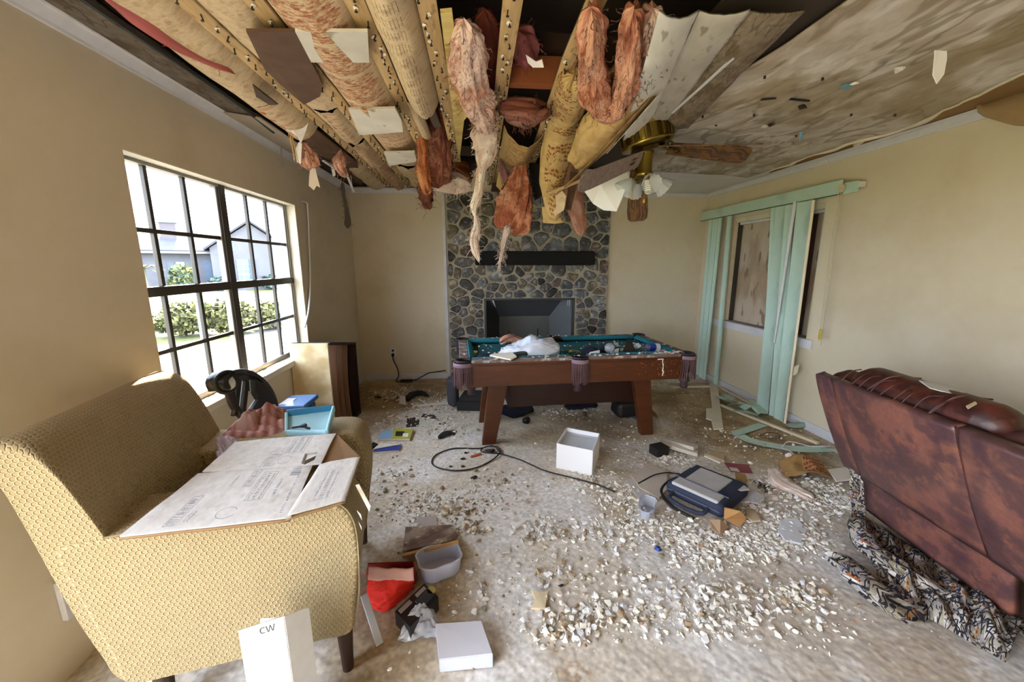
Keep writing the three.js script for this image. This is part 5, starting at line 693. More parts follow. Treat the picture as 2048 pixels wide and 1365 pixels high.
// camouflage blanket under and around the recliner
M.camo = mat(0xffffff, 0.9, {  map: canvasTex(1024, 1024, (c, w, h) => {
  seed = 71; c.fillStyle = '#aaa094'; c.fillRect(0, 0, w, h);
  for (let i = 0; i < 260; i++) { c.fillStyle = ['rgba(226,220,210,0.6)', 'rgba(150,138,118,0.5)', 'rgba(120,124,150,0.35)', 'rgba(110,100,70,0.45)'][floor(rnd() * 4)]; c.beginPath(); c.ellipse(rnd() * w, rnd() * h, rr(20, 80), rr(12, 46), rnd() * 3, 0, 7); c.fill(); }
  for (let i = 0; i < 26; i++) { c.fillStyle = ['#a5591f', '#8c5a2a', '#6f4a22', '#c07a34'][floor(rnd() * 4)]; c.save(); c.translate(rnd() * w, rnd() * h); c.rotate(rnd() * 7); c.beginPath(); c.moveTo(-42, 0); for (let k = 0; k < 9; k++) c.lineTo(-30 + k * 9, (k % 2 ? 10 : 22) * (k < 5 ? 1 : 0.7)); c.lineTo(50, 0); for (let k = 8; k >= 0; k--) c.lineTo(-30 + k * 9, -(k % 2 ? 9 : 20)); c.fill(); c.restore(); }
  for (let i = 0; i < 420; i++) { const x = rnd() * w, y = rnd() * h, a = rnd() * 7, l = rr(30, 150); c.strokeStyle = ['#1b1a1e', '#25222a', '#2b2438', '#141318'][floor(rnd() * 4)]; c.lineWidth = rr(4, 18); c.beginPath(); c.moveTo(x, y); c.quadraticCurveTo(x + cos(a) * l * 0.5 + rr(-25, 25), y + sin(a) * l * 0.5 + rr(-25, 25), x + cos(a) * l, y + sin(a) * l); c.stroke(); }
  for (let i = 0; i < 300; i++) { c.fillStyle = '#1d1b22'; c.beginPath(); c.ellipse(rnd() * w, rnd() * h, rr(8, 26), rr(4, 12), rnd() * 3, 0, 7); c.fill(); }
}) });
M.camo.map.repeat.set(1.7, 1.7);
const bl = thing('camouflage_blanket', 'hunting camouflage blanket with leaves and twigs bunched under the recliner', 'blanket');
part(bl, 'spread', sheet((u, v) => { const p = bil([2.323, 0, -1.999], [2.361, 0, -1.255], [2.013, 0, -1.083], [1.871, 0, -1.425], u, v); const e = pow(sin(PI * clamp(v)), 0.5); p[1] = 0.012 + 0.07 * e * (0.5 + fbm3(u * 7, v * 4, 3)) + 0.02 * e * sin(u * 30 + 4 * fbm3(u * 3, v * 3, 1)); return p; }, 60, 30, 0.005, 1.1, 0.5), M.camo);
part(bl, 'bunched_fold', fluff([[2.092, 0.09, -1.807], [2.043, 0.06, -1.671], [2.022, 0.06, -1.524], [2.064, 0.05, -1.437], [2.114, 0.04, -1.349]], [[0.03, 0.05], [0.055, 0.05], [0.06, 0.05], [0.05, 0.045], [0.03, 0.03]], { seed: 41, face: [0, 1, 0], amp: 0.35, n: 60, su: 0.25 }), M.camo);
part(bl, 'loose_end', fluff([[1.773, 0.05, -1.612], [1.825, 0.04, -1.578], [1.82, 0.045, -1.47], [1.831, 0.04, -1.373], [1.864, 0.03, -1.265]], [[0.05, 0.03], [0.06, 0.035], [0.085, 0.04], [0.11, 0.04], [0.1, 0.03]], { seed: 42, face: [0, 1, 0], amp: 0.4, n: 60, su: 0.35, cap: 40 }), M.camo);
part(bl, 'hanging_side', sheet((u, v) => { const p = bil([2.104, 0.02, -1.84], [2.233, 0.02, -1.864], [2.21, 0.3, -1.892], [2.178, 0.36, -1.958], u, v); p[0] += 0.03 * fbm3(u * 5, v * 3, 6); return p; }, 14, 20, 0.005, 0.25, 0.4), M.camo);
part(bl, 'far_corner', sheet((u, v) => { const p = bil([2.481, 0.03, -1.384], [2.475, 0.03, -1.236], [2.226, 0, -1.065], [2.223, 0, -1.21], u, v); p[1] += 0.05 * (0.5 + fbm3(u * 4, v * 4, 8)); return p; }, 20, 20, 0.005, 0.4, 0.4), M.camo);

// ---------------------------------------------------------------- pool table
const T0 = [-0.15, 0, -2.93], TA = 0.052, TL = 1.91, TW = 0.95;
const table = thing('pool_table', 'wooden pool table with teal cloth and fringed pockets, littered with rubbish', 'pool table', null, T0, TA);
const tw = (x, y, z) => { const p = new THREE.Vector3(x, y, -z).applyMatrix4(new THREE.Matrix4().makeRotationY(TA)); return [p.x + T0[0], p.y, p.z + T0[2]]; }; // local: x along front, z towards the back
const tl = (x0, x1, y0, y1, z0, z1, r = 0, s = 0.6) => boxAt(x0, x1, y0, y1, -z1, -z0, r, s);
const tableWood = (a, b) => tex(512, (u, v) => { const w = pf(u * 0.5, v * 5, 6, 251, 5), g = pn(u * 2, v, 120, 255); return mix(mix(hex(a), hex(b), w), [0.12, 0.06, 0.03], 0.18 * g); });
M.table = mat(0xffffff, 0.4, { map: tableWood(0x6b3818, 0x46220c) });
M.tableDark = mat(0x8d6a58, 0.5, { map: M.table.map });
M.railTop = mat(0xffffff, 0.75, { map: tex(256, (u, v) => { const d = pf(u, v, 9, 261, 5), e = pn(u, v, 70, 265); return mix(mix(hex(0x6e5a52), hex(0xa09a9a), smooth(0.42, 0.65, d)), hex(0xe0dcd8), smooth(0.78, 0.9, e) * smooth(0.4, 0.6, d)); }) });
M.felt = mat(0xffffff, 0.95, { map: tex(256, (u, v) => mix(mix(hex(0x0f6a74), hex(0x0a4d58), pf(u, v, 5, 271, 4)), hex(0x2e8a8c), smooth(0.6, 0.8, pf(u, v, 11, 275, 4)) * 0.5)) });
M.cushion = mat(0x14798a, 0.9, { map: grime });
M.pocket = mat(0x1d1517, 0.6);
M.fringe = mat(0x6d4f52, 0.9, { map: tex(64, (u, v) => 0.7 + 0.3 * pn(u, v, 24, 9)) });
part(table, 'playfield', tl(0.1, TL - 0.1, 0.735, 0.755, 0.1, TW - 0.1), M.felt);
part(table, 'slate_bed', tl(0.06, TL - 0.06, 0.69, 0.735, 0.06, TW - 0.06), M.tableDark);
const P3 = [[0.04, 0], [TL / 2 - 0.07, 1], [TL / 2 + 0.07, 2], [TL - 0.04, 3]];
for (const [a, b] of [[0.09, TL / 2 - 0.065], [TL / 2 + 0.065, TL - 0.09]]) for (const z of [0, TW]) {
  const s = z ? -1 : 1, za = z ? TW - 0.075 : 0, zb = z ? TW : 0.075;
  part(table, 'rail', tl(a, b, 0.775, 0.8, za, zb, 0.005), M.railTop, 'dusty wooden top rail');
  part(table, 'rail_edge', tl(a, b, 0.755, 0.778, z ? zb - 0.005 : za, z ? zb + 0.012 : za - 0.012 + 0.017, 0.004), M.table);
  const w = s * 0.035; part(table, 'cushion', sheet((u, v) => [lerp(a + 0.01 + v * 0.03, b - 0.01 - v * 0.03, u), 0.792 - 0.012 * v - (v > 0.9 ? 0.01 : 0), -(z + s * 0.075 + w * v)], 1, 6, 0.035), M.cushion);
}
for (const x of [0, TL]) { const s = x ? -1 : 1; part(table, 'rail', tl(x ? TL - 0.075 : 0, x ? TL : 0.075, 0.775, 0.8, 0.09, TW - 0.09, 0.005), M.railTop, 'dusty wooden top rail'); part(table, 'cushion', sheet((u, v) => [x + s * (0.075 + 0.035 * v), 0.792 - 0.012 * v - (v > 0.9 ? 0.01 : 0), -lerp(0.1 + v * 0.03, TW - 0.1 - v * 0.03, u)], 1, 6, 0.035), M.cushion); }
part(table, 'front_apron', tl(0.06, TL - 0.06, 0.585, 0.765, 0.0, 0.03, 0.004, 0.9), mat(0xffffff, 0.4, { map: M.table.map }));
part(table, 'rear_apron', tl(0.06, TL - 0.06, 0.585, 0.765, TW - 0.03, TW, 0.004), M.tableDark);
for (const x of [0, TL - 0.03]) part(table, 'end_apron', tl(x, x + 0.03, 0.585, 0.765, 0.06, TW - 0.06, 0.004), M.table);
part(table, 'apron_bead', tl(0.06, TL - 0.06, 0.752, 0.758, -0.004, 0.004), M.table);
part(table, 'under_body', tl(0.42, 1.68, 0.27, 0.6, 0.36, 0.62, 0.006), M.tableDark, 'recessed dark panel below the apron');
const legShape = (m) => { const f = m ? (x) => TL - x : (x) => x, pts = [[f(0.245), 0.6], [f(0.41), 0.6], [f(0.29), 0], [f(0.175), 0]]; return pts; };
for (const m of [0, 1]) for (const z of [0.2, TW - 0.26]) part(table, 'leg', prism(legShape(m), 0.075, 0.006, { s: 0.6 }).translate(0, 0, -z - 0.075), M.table);
// stains of dripped plaster on the front apron
part(table, 'plaster_drip', [0.02, 0, 0, 0, 0, 0, 0, 0].flatMap((q, i) => i === 0 ? [displace(tl(1.61, 1.66, 0.757, 0.764, -0.006, 0.0, 0.002), 0.004, 60)] : [at(chunk([rr(0.004, 0.009), rr(0.006, 0.022), 0.003]), 1.66 + rr(-0.006, 0.008), 0.61 + i * 0.019, 0.002)]), M.gyp, 'white plaster drip on the front').userData.kind = 'stuff';
part(table, 'plaster_specks', Array.from({ length: 46 }, () => at(chunk([rr(0.002, 0.005), rr(0.002, 0.006), 0.002]), rr(1.44, 1.82), rr(0.59, 0.75), 0.001)), mat(0xc78a4a, 0.8)).userData.kind = 'stuff';
// pockets with purple brown fringe
const pocket = (x, z, w, open) => {
  const g = part(table, 'pocket', [at(new THREE.TorusGeometry(0.055, 0.014, 8, 24).rotateX(PI / 2).scale(1, 0.8, 1), x, 0.795, -z), at(lathe([[0.056, 0.79], [0.054, 0.7], [0.04, 0.64], [0, 0.62]], 18), x, 0, -z)], M.pocket);
  if (!open) return;
  const [nx, nz] = open, band = []; 
  const arc = (h) => [x + nx * 0 + sin(h) * w, 0, -z + cos(h) * w];
  const fr = part(g, 'fringe_band', sheet((u, v) => { const h = lerp(open[2], open[3], u), p = arc(h); return [p[0], lerp(0.785, 0.755, v), p[2]]; }, 16, 2, 0.008), mat(0x7c6470, 0.8));
  const s = []; for (let i = 0; i < 34; i++) { const h = lerp(open[2], open[3], (i + 0.5) / 34), p = arc(h), len = rr(0.15, 0.185), k = rr(-0.006, 0.006); s.push(tube([[p[0], 0.765, p[2]], [p[0] + k, 0.69, p[2] + 0.004], [p[0] + k * 1.6, 0.765 - len, p[2] + rr(-0.004, 0.006)]], rr(0.0028, 0.0042), 6, 5)); }
  part(g, 'fringe', s, M.fringe).userData.kind = 'stuff';
};
pocket(0.03, 0.03, 0.075, [0, 1, -PI * 0.75, PI * 0.3]);
pocket(TL / 2, 0.02, 0.072, [0, 1, -PI * 0.42, PI * 0.42]);
pocket(TL - 0.03, 0.03, 0.075, [0, 1, -PI * 0.3, PI * 0.75]);
for (const x of [0.03, TL / 2, TL - 0.03]) pocket(x, TW - 0.03, 0.075, null);
for (const [x, z] of [[0.09, 0.09], [TL / 2, 0.06], [TL - 0.03, 0.03]]) part(table, 'ball_drop', at(lathe([[0, 0], [0.03, 0.0], [0.034, 0.02], [0.03, 0.05], [0.045, 0.06], [0.045, 0.09], [0.02, 0.1], [0, 0.1]], 16), x, 0.5, -z), mat(0x3d2a30, 0.5));

// ---- what lies on the table
const bag = solo('plastic_bag', 'crumpled white plastic shopping bag heaped on the pool table', 'bag', sheet((u, v) => {
  const h = u * 2 * PI, L = tw(0.6, 0, 0.27), p = [lerp(-0.27, 0.25, 0.5 + 0.5 * cos(h) * (1 - v * v * 0.9)), 0, lerp(-0.13, 0.17, 0.5 + 0.5 * sin(h) * (1 - v * v * 0.9))], e = 1 - v, top = sqrt(1 - e * e * 0.98);
  const y = 0.757 + 0.15 * top * (0.72 + 0.55 * fbm3(p[0] * 6 + 2, v * 3, p[2] * 6, 3)) + 0.045 * top * smooth(-0.15, 0.1, p[0]) - 0.0;
  const k = 0.03 * fbm3(cos(h) * 3, sin(h) * 3 + 7, v * 6, 3); return [L[0] + p[0] * (1 + k * 4), y, L[2] + p[2] * (1 + k * 4)];
}, 90, 44, 0.0015, 1, 1), phys(0xe3ebf8, 0.35, { transmission: 0.25, thickness: 0 }));
void bag;
const pad = thing('notebook', 'cream notebook with a dark cover lying over the front rail of the pool table', 'notebook');
part(pad, 'pages', plate([tw(0.24, 0.812, 0.1), tw(0.39, 0.806, -0.035), tw(0.445, 0.818, 0.02), tw(0.42, 0.825, 0.12), tw(0.26, 0.815, 0.13)], 0.012, 0.004), mat(0xe6dfce, 0.8));
part(pad, 'cover', plate([tw(0.235, 0.803, 0.1), tw(0.4, 0.797, -0.045), tw(0.46, 0.808, 0.02), tw(0.43, 0.814, 0.13), tw(0.25, 0.805, 0.135)], 0.004), mat(0x3b3330, 0.6));
const navy = mat(0x14182c, 0.9), wht = mat(0xe8ebf2, 0.8);
solo('dark_cloth', 'dark navy cloth lying left of the notebook on the pool table', 'cloth', place(displace(new THREE.SphereGeometry(0.12, 20, 12).scale(1.25, 0.28, 0.45), 0.03, 14), tw(0.27, 0.775, 0.19)), navy);
solo('black_case', 'flat black case between notebook and plastic bag on the pool table', 'case', place(box(0.15, 0.035, 0.06, 0.012), tw(0.47, 0.81, 0.11), 0.2, TA + 0.12, 0.14), M.black);
const cap = (label, pos, turn, front) => { const g = thing('baseball_cap', label, 'cap'); const dome = () => place(new THREE.SphereGeometry(0.085, 24, 12, 0, 2 * PI, 0, PI / 2).scale(1, 0.85, 1.1), pos, 0.25, turn, 0.1); part(g, 'crown', displace(dome(), 0.012, 16), navy); part(g, 'brim', place(sheet((u, v) => { const h = lerp(-0.9, 0.9, u), r = lerp(0.08, 0.15, v); return [sin(h) * r * 0.95, 0.01 - 0.012 * v + 0.012 * cos(h * 1.6), cos(h) * r]; }, 16, 6, 0.004), pos, 0.1, turn, 0.1), front); part(g, 'badge', place(displace(at(box(0.09, 0.06, 0.012, 0.004), -0.02, 0.04, 0.088), 0.012, 40), pos, 0.1, turn, 0.1), wht, 'white embroidered badge'); return g; };
cap('navy cap with white embroidery and grey brim on the pool table', tw(1.11, 0.765, 0.2), 0.3, mat(0x8f93ab, 0.8));
cap('navy cap with red edged brim beside the black folder on the pool table', tw(1.28, 0.765, 0.24), 0.5, mat(0x9a2530, 0.8));
solo('glass_globe', 'small clear glass globe on the cap on the pool table', 'globe', place(new THREE.SphereGeometry(0.045, 24, 16), tw(1.26, 0.83, 0.16)), phys(0xdfe4ee, 0.05, { transmission: 0.7, thickness: 0.01 }));
const fol = thing('black_folder', 'black folded card standing like a tent on the pool table', 'folder');
part(fol, 'front_leaf', plate([tw(1.33, 0.76, 0.1), tw(1.5, 0.76, 0.1), tw(1.43, 0.92, 0.18)], 0.004), mat(0x17120f, 0.7));
part(fol, 'rear_leaf', plate([tw(1.5, 0.76, 0.1), tw(1.54, 0.757, 0.22), tw(1.43, 0.92, 0.18)], 0.004), mat(0x17120f, 0.7));
const bot = thing('water_bottle', 'clear plastic water bottle with blue label lying on the pool table', 'bottle');
{ const m = new THREE.Matrix4().makeRotationY(TA + 0.12).multiply(new THREE.Matrix4().makeRotationZ(-PI / 2 - 0.06)).setPosition(v3(tw(1.68, 0.8, 0.28))), put = (g) => g.applyMatrix4(m);
  part(bot, 'bottle_body', put(lathe([[0, 0.1], [0.03, 0.1], [0.035, 0.09], [0.034, 0.02], [0.036, 0.0], [0.034, -0.06], [0.03, -0.09], [0.016, -0.125], [0.013, -0.14]], 24)), phys(0xe6f0f8, 0.08, { transmission: 0.9, thickness: 0 }));
  part(bot, 'label_band', put(at(new THREE.CylinderGeometry(0.0365, 0.0365, 0.06, 24, 1, true), 0, 0.015, 0)), mat(0x173a9c, 0.4)); part(bot, 'white_band', put(at(new THREE.CylinderGeometry(0.0362, 0.0362, 0.042, 24, 1, true), 0, 0.068, 0)), mat(0xdfe8f4, 0.5)); part(bot, 'bottle_cap', put(at(cyl(0.015, 0.015, 0.018), 0, -0.145, 0)), wht); }
solo('tan_card', 'tan folded card in front of the water bottle on the pool table', 'card', plate([tw(1.5, 0.762, 0.2), tw(1.64, 0.765, 0.12), tw(1.54, 0.77, 0.11), tw(1.48, 0.79, 0.16)], 0.005), mat(0xb98c4c, 0.8));
solo('wire_coil', 'loose coil of greenish wire in the middle of the pool table', 'wire', tube([[0, 0, 0], [0.06, 0.02, -0.02], [0.12, 0.03, 0.01], [0.06, 0.015, 0.05], [-0.03, 0.01, 0.04], [0.0, 0.03, -0.03], [0.09, 0.035, -0.02], [0.15, 0.01, 0.05]].map((p) => { const q = tw(0.9, 0.765, 0.25); return [q[0] + p[0], q[1] + p[1], q[2] + p[2]]; }), 0.004, 70, 6), mat(0x65663a, 0.6));
solo('insulation_scrap', 'pinkish insulation scrap along the back cushion of the pool table', 'insulation', fluff([tw(0.4, 0.79, 0.72), tw(0.48, 0.83, 0.72), tw(0.56, 0.82, 0.7), tw(0.64, 0.79, 0.66)], [[0.02, 0.02], [0.04, 0.035], [0.03, 0.03], [0.03, 0.02]], { seed: 51, amp: 0.7, wisps: 50 }), M.pink);
solo('plaster_heap', 'white plaster flakes heaped at the right end of the pool table', 'plaster', Array.from({ length: 60 }, () => at(chunk([rr(0.01, 0.03), 0.006, rr(0.008, 0.02)]), ...tw(rr(1.6, 1.86), 0.803 + rr(-0.02, 0.004), rr(0.02, 0.12)))), mat(0xd9d4d0, 0.9), null, 'stuff');
solo('plaster_flakes', 'pale plaster flakes scattered over the teal cloth and rails of the pool table', 'plaster', Array.from({ length: 240 }, () => { const e = rnd(), x = rr(0.02, TL - 0.04), z = e < 0.25 ? rr(0, 0.08) : e < 0.4 ? rr(TW - 0.08, TW) : rr(0.1, TW - 0.12), s = rr(0.004, 0.017), rail = z < 0.08 || z > TW - 0.08 || x < 0.07 || x > TL - 0.07; return at(chunk([s, s * 0.5, s * rr(0.5, 1)]), ...tw(x, (rail ? 0.8 : 0.756) + s * 0.4, z)); }), M.gyp, null, 'stuff');
for (const [x, z, s, c, lab] of [[0.14, 0.42, 0.03, 0xb3c46a, 'yellow green leaf scrap on the left of the teal cloth'], [0.12, 0.3, 0.035, 0x9c6d62, 'brown fibre scrap at the left cushion of the pool table'], [0.98, 0.36, 0.022, 0xc8c646, 'yellow plastic bit beside the navy caps'], [0.36, 0.38, 0.03, 0xb98c5a, 'tan paper bit left of the plastic bag'], [1.78, 0.22, 0.04, 0xc4a8b8, 'pinkish crumpled paper at the right cushion of the pool table']]) solo('table_scrap', lab, 'scrap', displace(at(chunk([s, s * 0.5, s * 0.7], 14), ...tw(x, 0.757 + s * 0.5, z)), 0.01, 30), mat(c, 0.8));
solo('glass_shards', 'clear plastic scraps behind the black folder on the pool table', 'plastic', Array.from({ length: 26 }, () => place(plateLike(rr(0.015, 0.04)), tw(rr(1.38, 1.58), rr(0.77, 0.84), rr(0.22, 0.36)), rr(-1, 1), rr(0, 6), rr(-1, 1))), mat(0xbcc8c6, 0.3), null, 'stuff');
function plateLike(s) { return tri(new THREE.BoxGeometry(s, 0.002, s * rr(0.4, 1))); }

// ---------------------------------------------------------------- things on the floor
const flat = (name, label, cat, pts, th, m, wob = 0.004, lift = 0) => solo(name, label, cat, plate(pts.map((p) => [p[0], p[1] + th / 2 + lift + 0.003, p[2]]), th, wob), m);
// white box
const wb = thing('white_box', 'open empty white cardboard box standing before the pool table', 'box');
{ const A = [0.575, 0, -2.714], B2 = [0.809, 0, -2.578], C2 = [0.947, 0, -2.857], D = [A[0] + C2[0] - B2[0], 0, A[2] + C2[2] - B2[2]], h = 0.2, up = (p) => [p[0], h, p[2]], m = mat(0xf4f4f6, 0.65);
  for (const [n, p, q] of [['front_panel', A, B2], ['side_panel', B2, C2], ['rear_panel', C2, D], ['side_panel', D, A]]) part(wb, n, plate([p, q, up(q), up(p)], 0.006), m);
  part(wb, 'bottom_panel', plate([[A[0], 0.165, A[2]], [B2[0], 0.165, B2[2]], [C2[0], 0.165, C2[2]], [D[0], 0.165, D[2]]], 0.006), mat(0xd4d9e0, 0.7)); }
// laptop bag
const lap = thing('laptop_bag', 'navy and grey padded laptop bag lying flat among the plaster rubble', 'bag');
{
  const A = [1.239, 0, -2.31], B2 = [1.581, 0, -2.526], C2 = [1.734, 0, -2.209], D = [1.45, 0, -1.996], h = 0.1, c = [0, 1, 2].map((k) => (A[k] + B2[k] + C2[k] + D[k]) / 4), X = v3(D).sub(v3(A)).normalize(), Z = v3(B2).sub(v3(A)).projectOnPlane(X).normalize(), Y = new THREE.Vector3(0, 1, 0), LX = v3(D).distanceTo(v3(A)), LZ = v3(B2).distanceTo(v3(A));
  const B4 = new THREE.Matrix4().makeBasis(X, Y, Z.clone()).setPosition(c[0], 0, c[2]), fix = (g) => { g.applyMatrix4(B4); return B4.determinant() < 0 ? flipAll(g) : g; };
  const nav = mat(0x232a3f, 0.8), gr = mat(0xb9b6b3, 0.85, { map: grime }), gd = mat(0x4a4f5c, 0.8);
  part(lap, 'body', fix(displace(mergeVertices(at(new RoundedBoxGeometry(LX, h, LZ, 6, 0.04), 0, h / 2 + 0.004, 0)), 0.008, 9)), nav);
  part(lap, 'flap', fix(at(displace(mergeVertices(new RoundedBoxGeometry(LX * 0.56, 0.014, LZ * 0.58, 4, 0.006)), 0.006, 14), -LX * 0.02, h + 0.004, LZ * 0.06)), gr, 'grey top panel');
  part(lap, 'pocket_panel', fix(at(new RoundedBoxGeometry(LX * 0.8, 0.034, LZ * 0.26, 3, 0.012), 0, h - 0.006, -LZ * 0.34)), gr, 'grey lower pocket panel');
  part(lap, 'corner_patch', fix(at(new RoundedBoxGeometry(LX * 0.13, 0.012, LZ * 0.3, 2, 0.004).rotateY(0.5), LX * 0.42, h - 0.004, LZ * 0.22)), gr);
  part(lap, 'corner_patch', fix(at(new RoundedBoxGeometry(LX * 0.13, 0.012, LZ * 0.24, 2, 0.004).rotateY(-0.6), -LX * 0.4, h - 0.004, LZ * 0.32)), gr);
  for (const [z, y] of [[-0.22, h + 0.006], [-0.44, h - 0.02], [-0.5, h * 0.55]]) part(lap, 'zip', fix(tube([[-LX * 0.45, y, LZ * z], [0, y + 0.006, LZ * (z - 0.02)], [LX * 0.45, y, LZ * z]], 0.006, 20, 5)), gd);
  part(lap, 'handle', fix(tube([[-LX * 0.32, h * 0.5, -LZ * 0.5], [-LX * 0.3, h * 0.4, -LZ * 0.66], [0, h * 0.3, -LZ * 0.7], [LX * 0.26, h * 0.4, -LZ * 0.66], [LX * 0.28, h * 0.5, -LZ * 0.5]], 0.013, 40, 8)), nav);
  part(lap, 'strap', fix(tube([[-LX * 0.5, 0.05, LZ * 0.1], [-LX * 0.62, 0.02, -LZ * 0.1], [-LX * 0.55, 0.012, -LZ * 0.5], [-LX * 0.2, 0.012, -LZ * 0.75], [LX * 0.2, 0.012, -LZ * 0.78]], 0.01, 40, 6)), M.black);
}
// food containers
const tub = (name, label, pts, h, m, flare = 1.18, th = 0.004) => { const t = thing(name, label, 'container'); const c = [0, 2].map((k) => pts.reduce((s, p) => s + p[k], 0) / pts.length), cv = curve(pts.map((p) => [p[0] - c[0], 0, p[2] - c[1]]), true); const ring = cv.getSpacedPoints(48);
  part(t, 'wall', sheet((u, v) => { const p = ring[floor(u * 48) % 48], s = lerp(1, flare, v); return [c[0] + p.x * s, 0.004 + h * v, c[1] + p.z * s]; }, 48, 6, th), m);
  part(t, 'base', sheet((u, v) => { const p = ring[floor(u * 48) % 48]; return [c[0] + p.x * v, 0.006, c[1] + p.z * v]; }, 48, 2, th), m);
  part(t, 'rim', new THREE.TubeGeometry(new THREE.CatmullRomCurve3(ring.slice(0, 48).map((p) => new THREE.Vector3(c[0] + p.x * flare, h, c[1] + p.z * flare)), true), 96, 0.006, 6, true), m); return [t, c, ring]; };
M.tub = phys(0xdcdff0, 0.35, { transmission: 0.3, thickness: 0 });
const cornered = (A, B2, C2, D, r) => { const out = []; const P = [A, B2, C2, D]; for (let i = 0; i < 4; i++) { const p = P[i], q = P[(i + 1) % 4]; for (const t of [r, 0.5, 1 - r]) out.push([lerp(p[0], q[0], t), 0, lerp(p[2], q[2], t)]); } return out; };
tub('food_tub', 'translucent white plastic tub with rounded corners beside the red bag', cornered([-0.278, 0, -1.657], [-0.108, 0, -1.724], [-0.145, 0, -1.844], [-0.331, 0, -1.796], 0.22), 0.085, M.tub, 1.12);
flat('wood_board', 'small brown wooden cutting board leaning on the plastic tub', 'board', [[-0.419, 0.02, -1.865], [-0.136, 0.1, -1.823], [-0.122, 0.095, -1.859], [-0.17, 0.03, -2.044], [-0.442, 0.004, -2.081]], 0.014, mat(0xe0c8a8, 0.8, { map: M.railTop.map }), 0.002, 0.0);
flat('wood_board', 'pale square offcut lying behind the small cutting board', 'board', [[-0.399, 0, -2.175], [-0.279, 0, -2.184], [-0.256, 0, -2.07], [-0.366, 0, -2.071]], 0.012, mat(0xb4a9a2, 0.8, { map: grime }), 0.002);
flat('batten', 'light wooden batten on the front edge of the cutting board', 'batten', [[-0.42, 0.03, -1.832], [-0.125, 0.11, -1.81], [-0.119, 0.11, -1.798], [-0.409, 0.03, -1.813]], 0.014, mat(0xb18a52, 0.8), 0);
// red bag
const rb = thing('red_bag', 'bright red cloth bag with a pink rim slumped against the armchair', 'bag');
part(rb, 'bag_body', sheet((u, v) => { const p = bil([-0.538, 0.05, -1.609], [-0.324, 0.03, -1.656], [-0.31, 0.15, -1.544], [-0.506, 0.155, -1.549], u, v); const e = sin(PI * u); p[1] = lerp(0.012, 0.16, v) + 0.03 * fbm3(u * 4, v * 4, 3) * e; p[2] += 0.1 * e * (1 - v) + 0.04 * fbm3(u * 3, v * 4, 8); p[0] += 0.02 * fbm3(u * 4, v * 3, 5); return p; }, 40, 30, 0.008), mat(0xd8230f, 0.75));
part(rb, 'bag_rim', sheet((u, v) => { const p = bil([-0.502, 0.16, -1.535], [-0.303, 0.155, -1.529], [-0.306, 0.2, -1.539], [-0.505, 0.2, -1.574], u, v); p[1] += 0.012 * fbm3(u * 5, v * 2, 4); return p; }, 24, 6, 0.008), mat(0xd6a9a4, 0.85), 'pinkish lining rim');
part(rb, 'bag_side', sheet((u, v) => { const p = bil([-0.333, 0, -1.644], [-0.328, 0, -1.736], [-0.319, 0.15, -1.634], [-0.313, 0.17, -1.574], u, v); return p; }, 8, 8, 0.006), mat(0x8f1410, 0.8));
part(rb, 'bag_back', sheet((u, v) => { const p = bil([-0.582, 0, -1.758], [-0.328, 0, -1.736], [-0.324, 0.16, -1.635], [-0.526, 0.17, -1.628], u, v); return p; }, 8, 8, 0.006), mat(0x8f1410, 0.8));
solo('white_pole', 'white metal strip leaning on the front of the armchair', 'pole', beam([-0.42, 0.01, -1.366], [-0.508, 0.14, -1.485], 0.03, 0.008, 0.003), mat(0xc9ccd4, 0.4));
const tape = thing('black_device', 'black electronic box with pale labels lying at the bottom beside the red bag', 'device');
{ const A = [-0.375, 0, -1.457], B2 = [-0.27, 0, -1.598], C2 = [-0.198, 0, -1.516], D = [-0.298, 0, -1.375], h = 0.07, up = (p, y = h) => [p[0], y, p[2]];
  part(tape, 'case', displace(plateBox(A, B2, C2, D, h), 0.001, 20), mat(0x1a1b20, 0.45));
  const q = (u, v) => { const p = bil(A, B2, C2, D, u, v); return [p[0], h + 0.006, p[2]]; };
  part(tape, 'label_strip', plate([q(0.05, 0.1), q(0.42, 0.1), q(0.42, 0.3), q(0.05, 0.3)], 0.003), mat(0xa8a7a6, 0.6)); part(tape, 'label_strip', plate([q(0.6, 0.12), q(0.92, 0.12), q(0.92, 0.3), q(0.6, 0.3)], 0.003), mat(0xa8a7a6, 0.6));
  for (const k of [0.45, 0.6, 0.75]) part(tape, 'ridge', beam(q(0.5, k), q(0.95, k), 0.02, 0.006), mat(0x3e4452, 0.4));
  part(tape, 'yellow_disc', at(cyl(0.02, 0.02, 0.006), ...q(0.98, 0.55)), mat(0xb5ae62, 0.5)); }
function plateBox(A, B2, C2, D, h) { const g = prism([[0, 0], [1, 0], [1, 1], [0, 1]], 1); const p = g.attributes.position; for (let i = 0; i < p.count; i++) { const q = bil(A, B2, C2, D, p.getX(i), p.getY(i)); p.setXYZ(i, q[0], 0.003 + h * (1 - p.getZ(i)), q[2]); } const gg = mergeVertices(g); gg.deleteAttribute('normal'); const n2 = gg.toNonIndexed(); n2.computeVertexNormals(); return n2; }
M.film = phys(0xeceef4, 0.2, { transmission: 0.75, thickness: 0 });
solo('plastic_sheet', 'crumpled clear plastic film over the black electronic box', 'plastic sheet', sheet((u, v) => { const p = bil([-0.357, 0, -1.369], [-0.14, 0, -1.384], [-0.214, 0.03, -1.473], [-0.306, 0.08, -1.447], u, v); p[1] += 0.03 * abs(fbm3(u * 5, v * 5, 3)) + 0.03 * sin(PI * u) * (0.3 + v); return p; }, 30, 24, 0.0012), M.film);
const tubB = thing('plastic_tub', 'cloudy plastic tub corner at the bottom edge right of the plastic film', 'container');
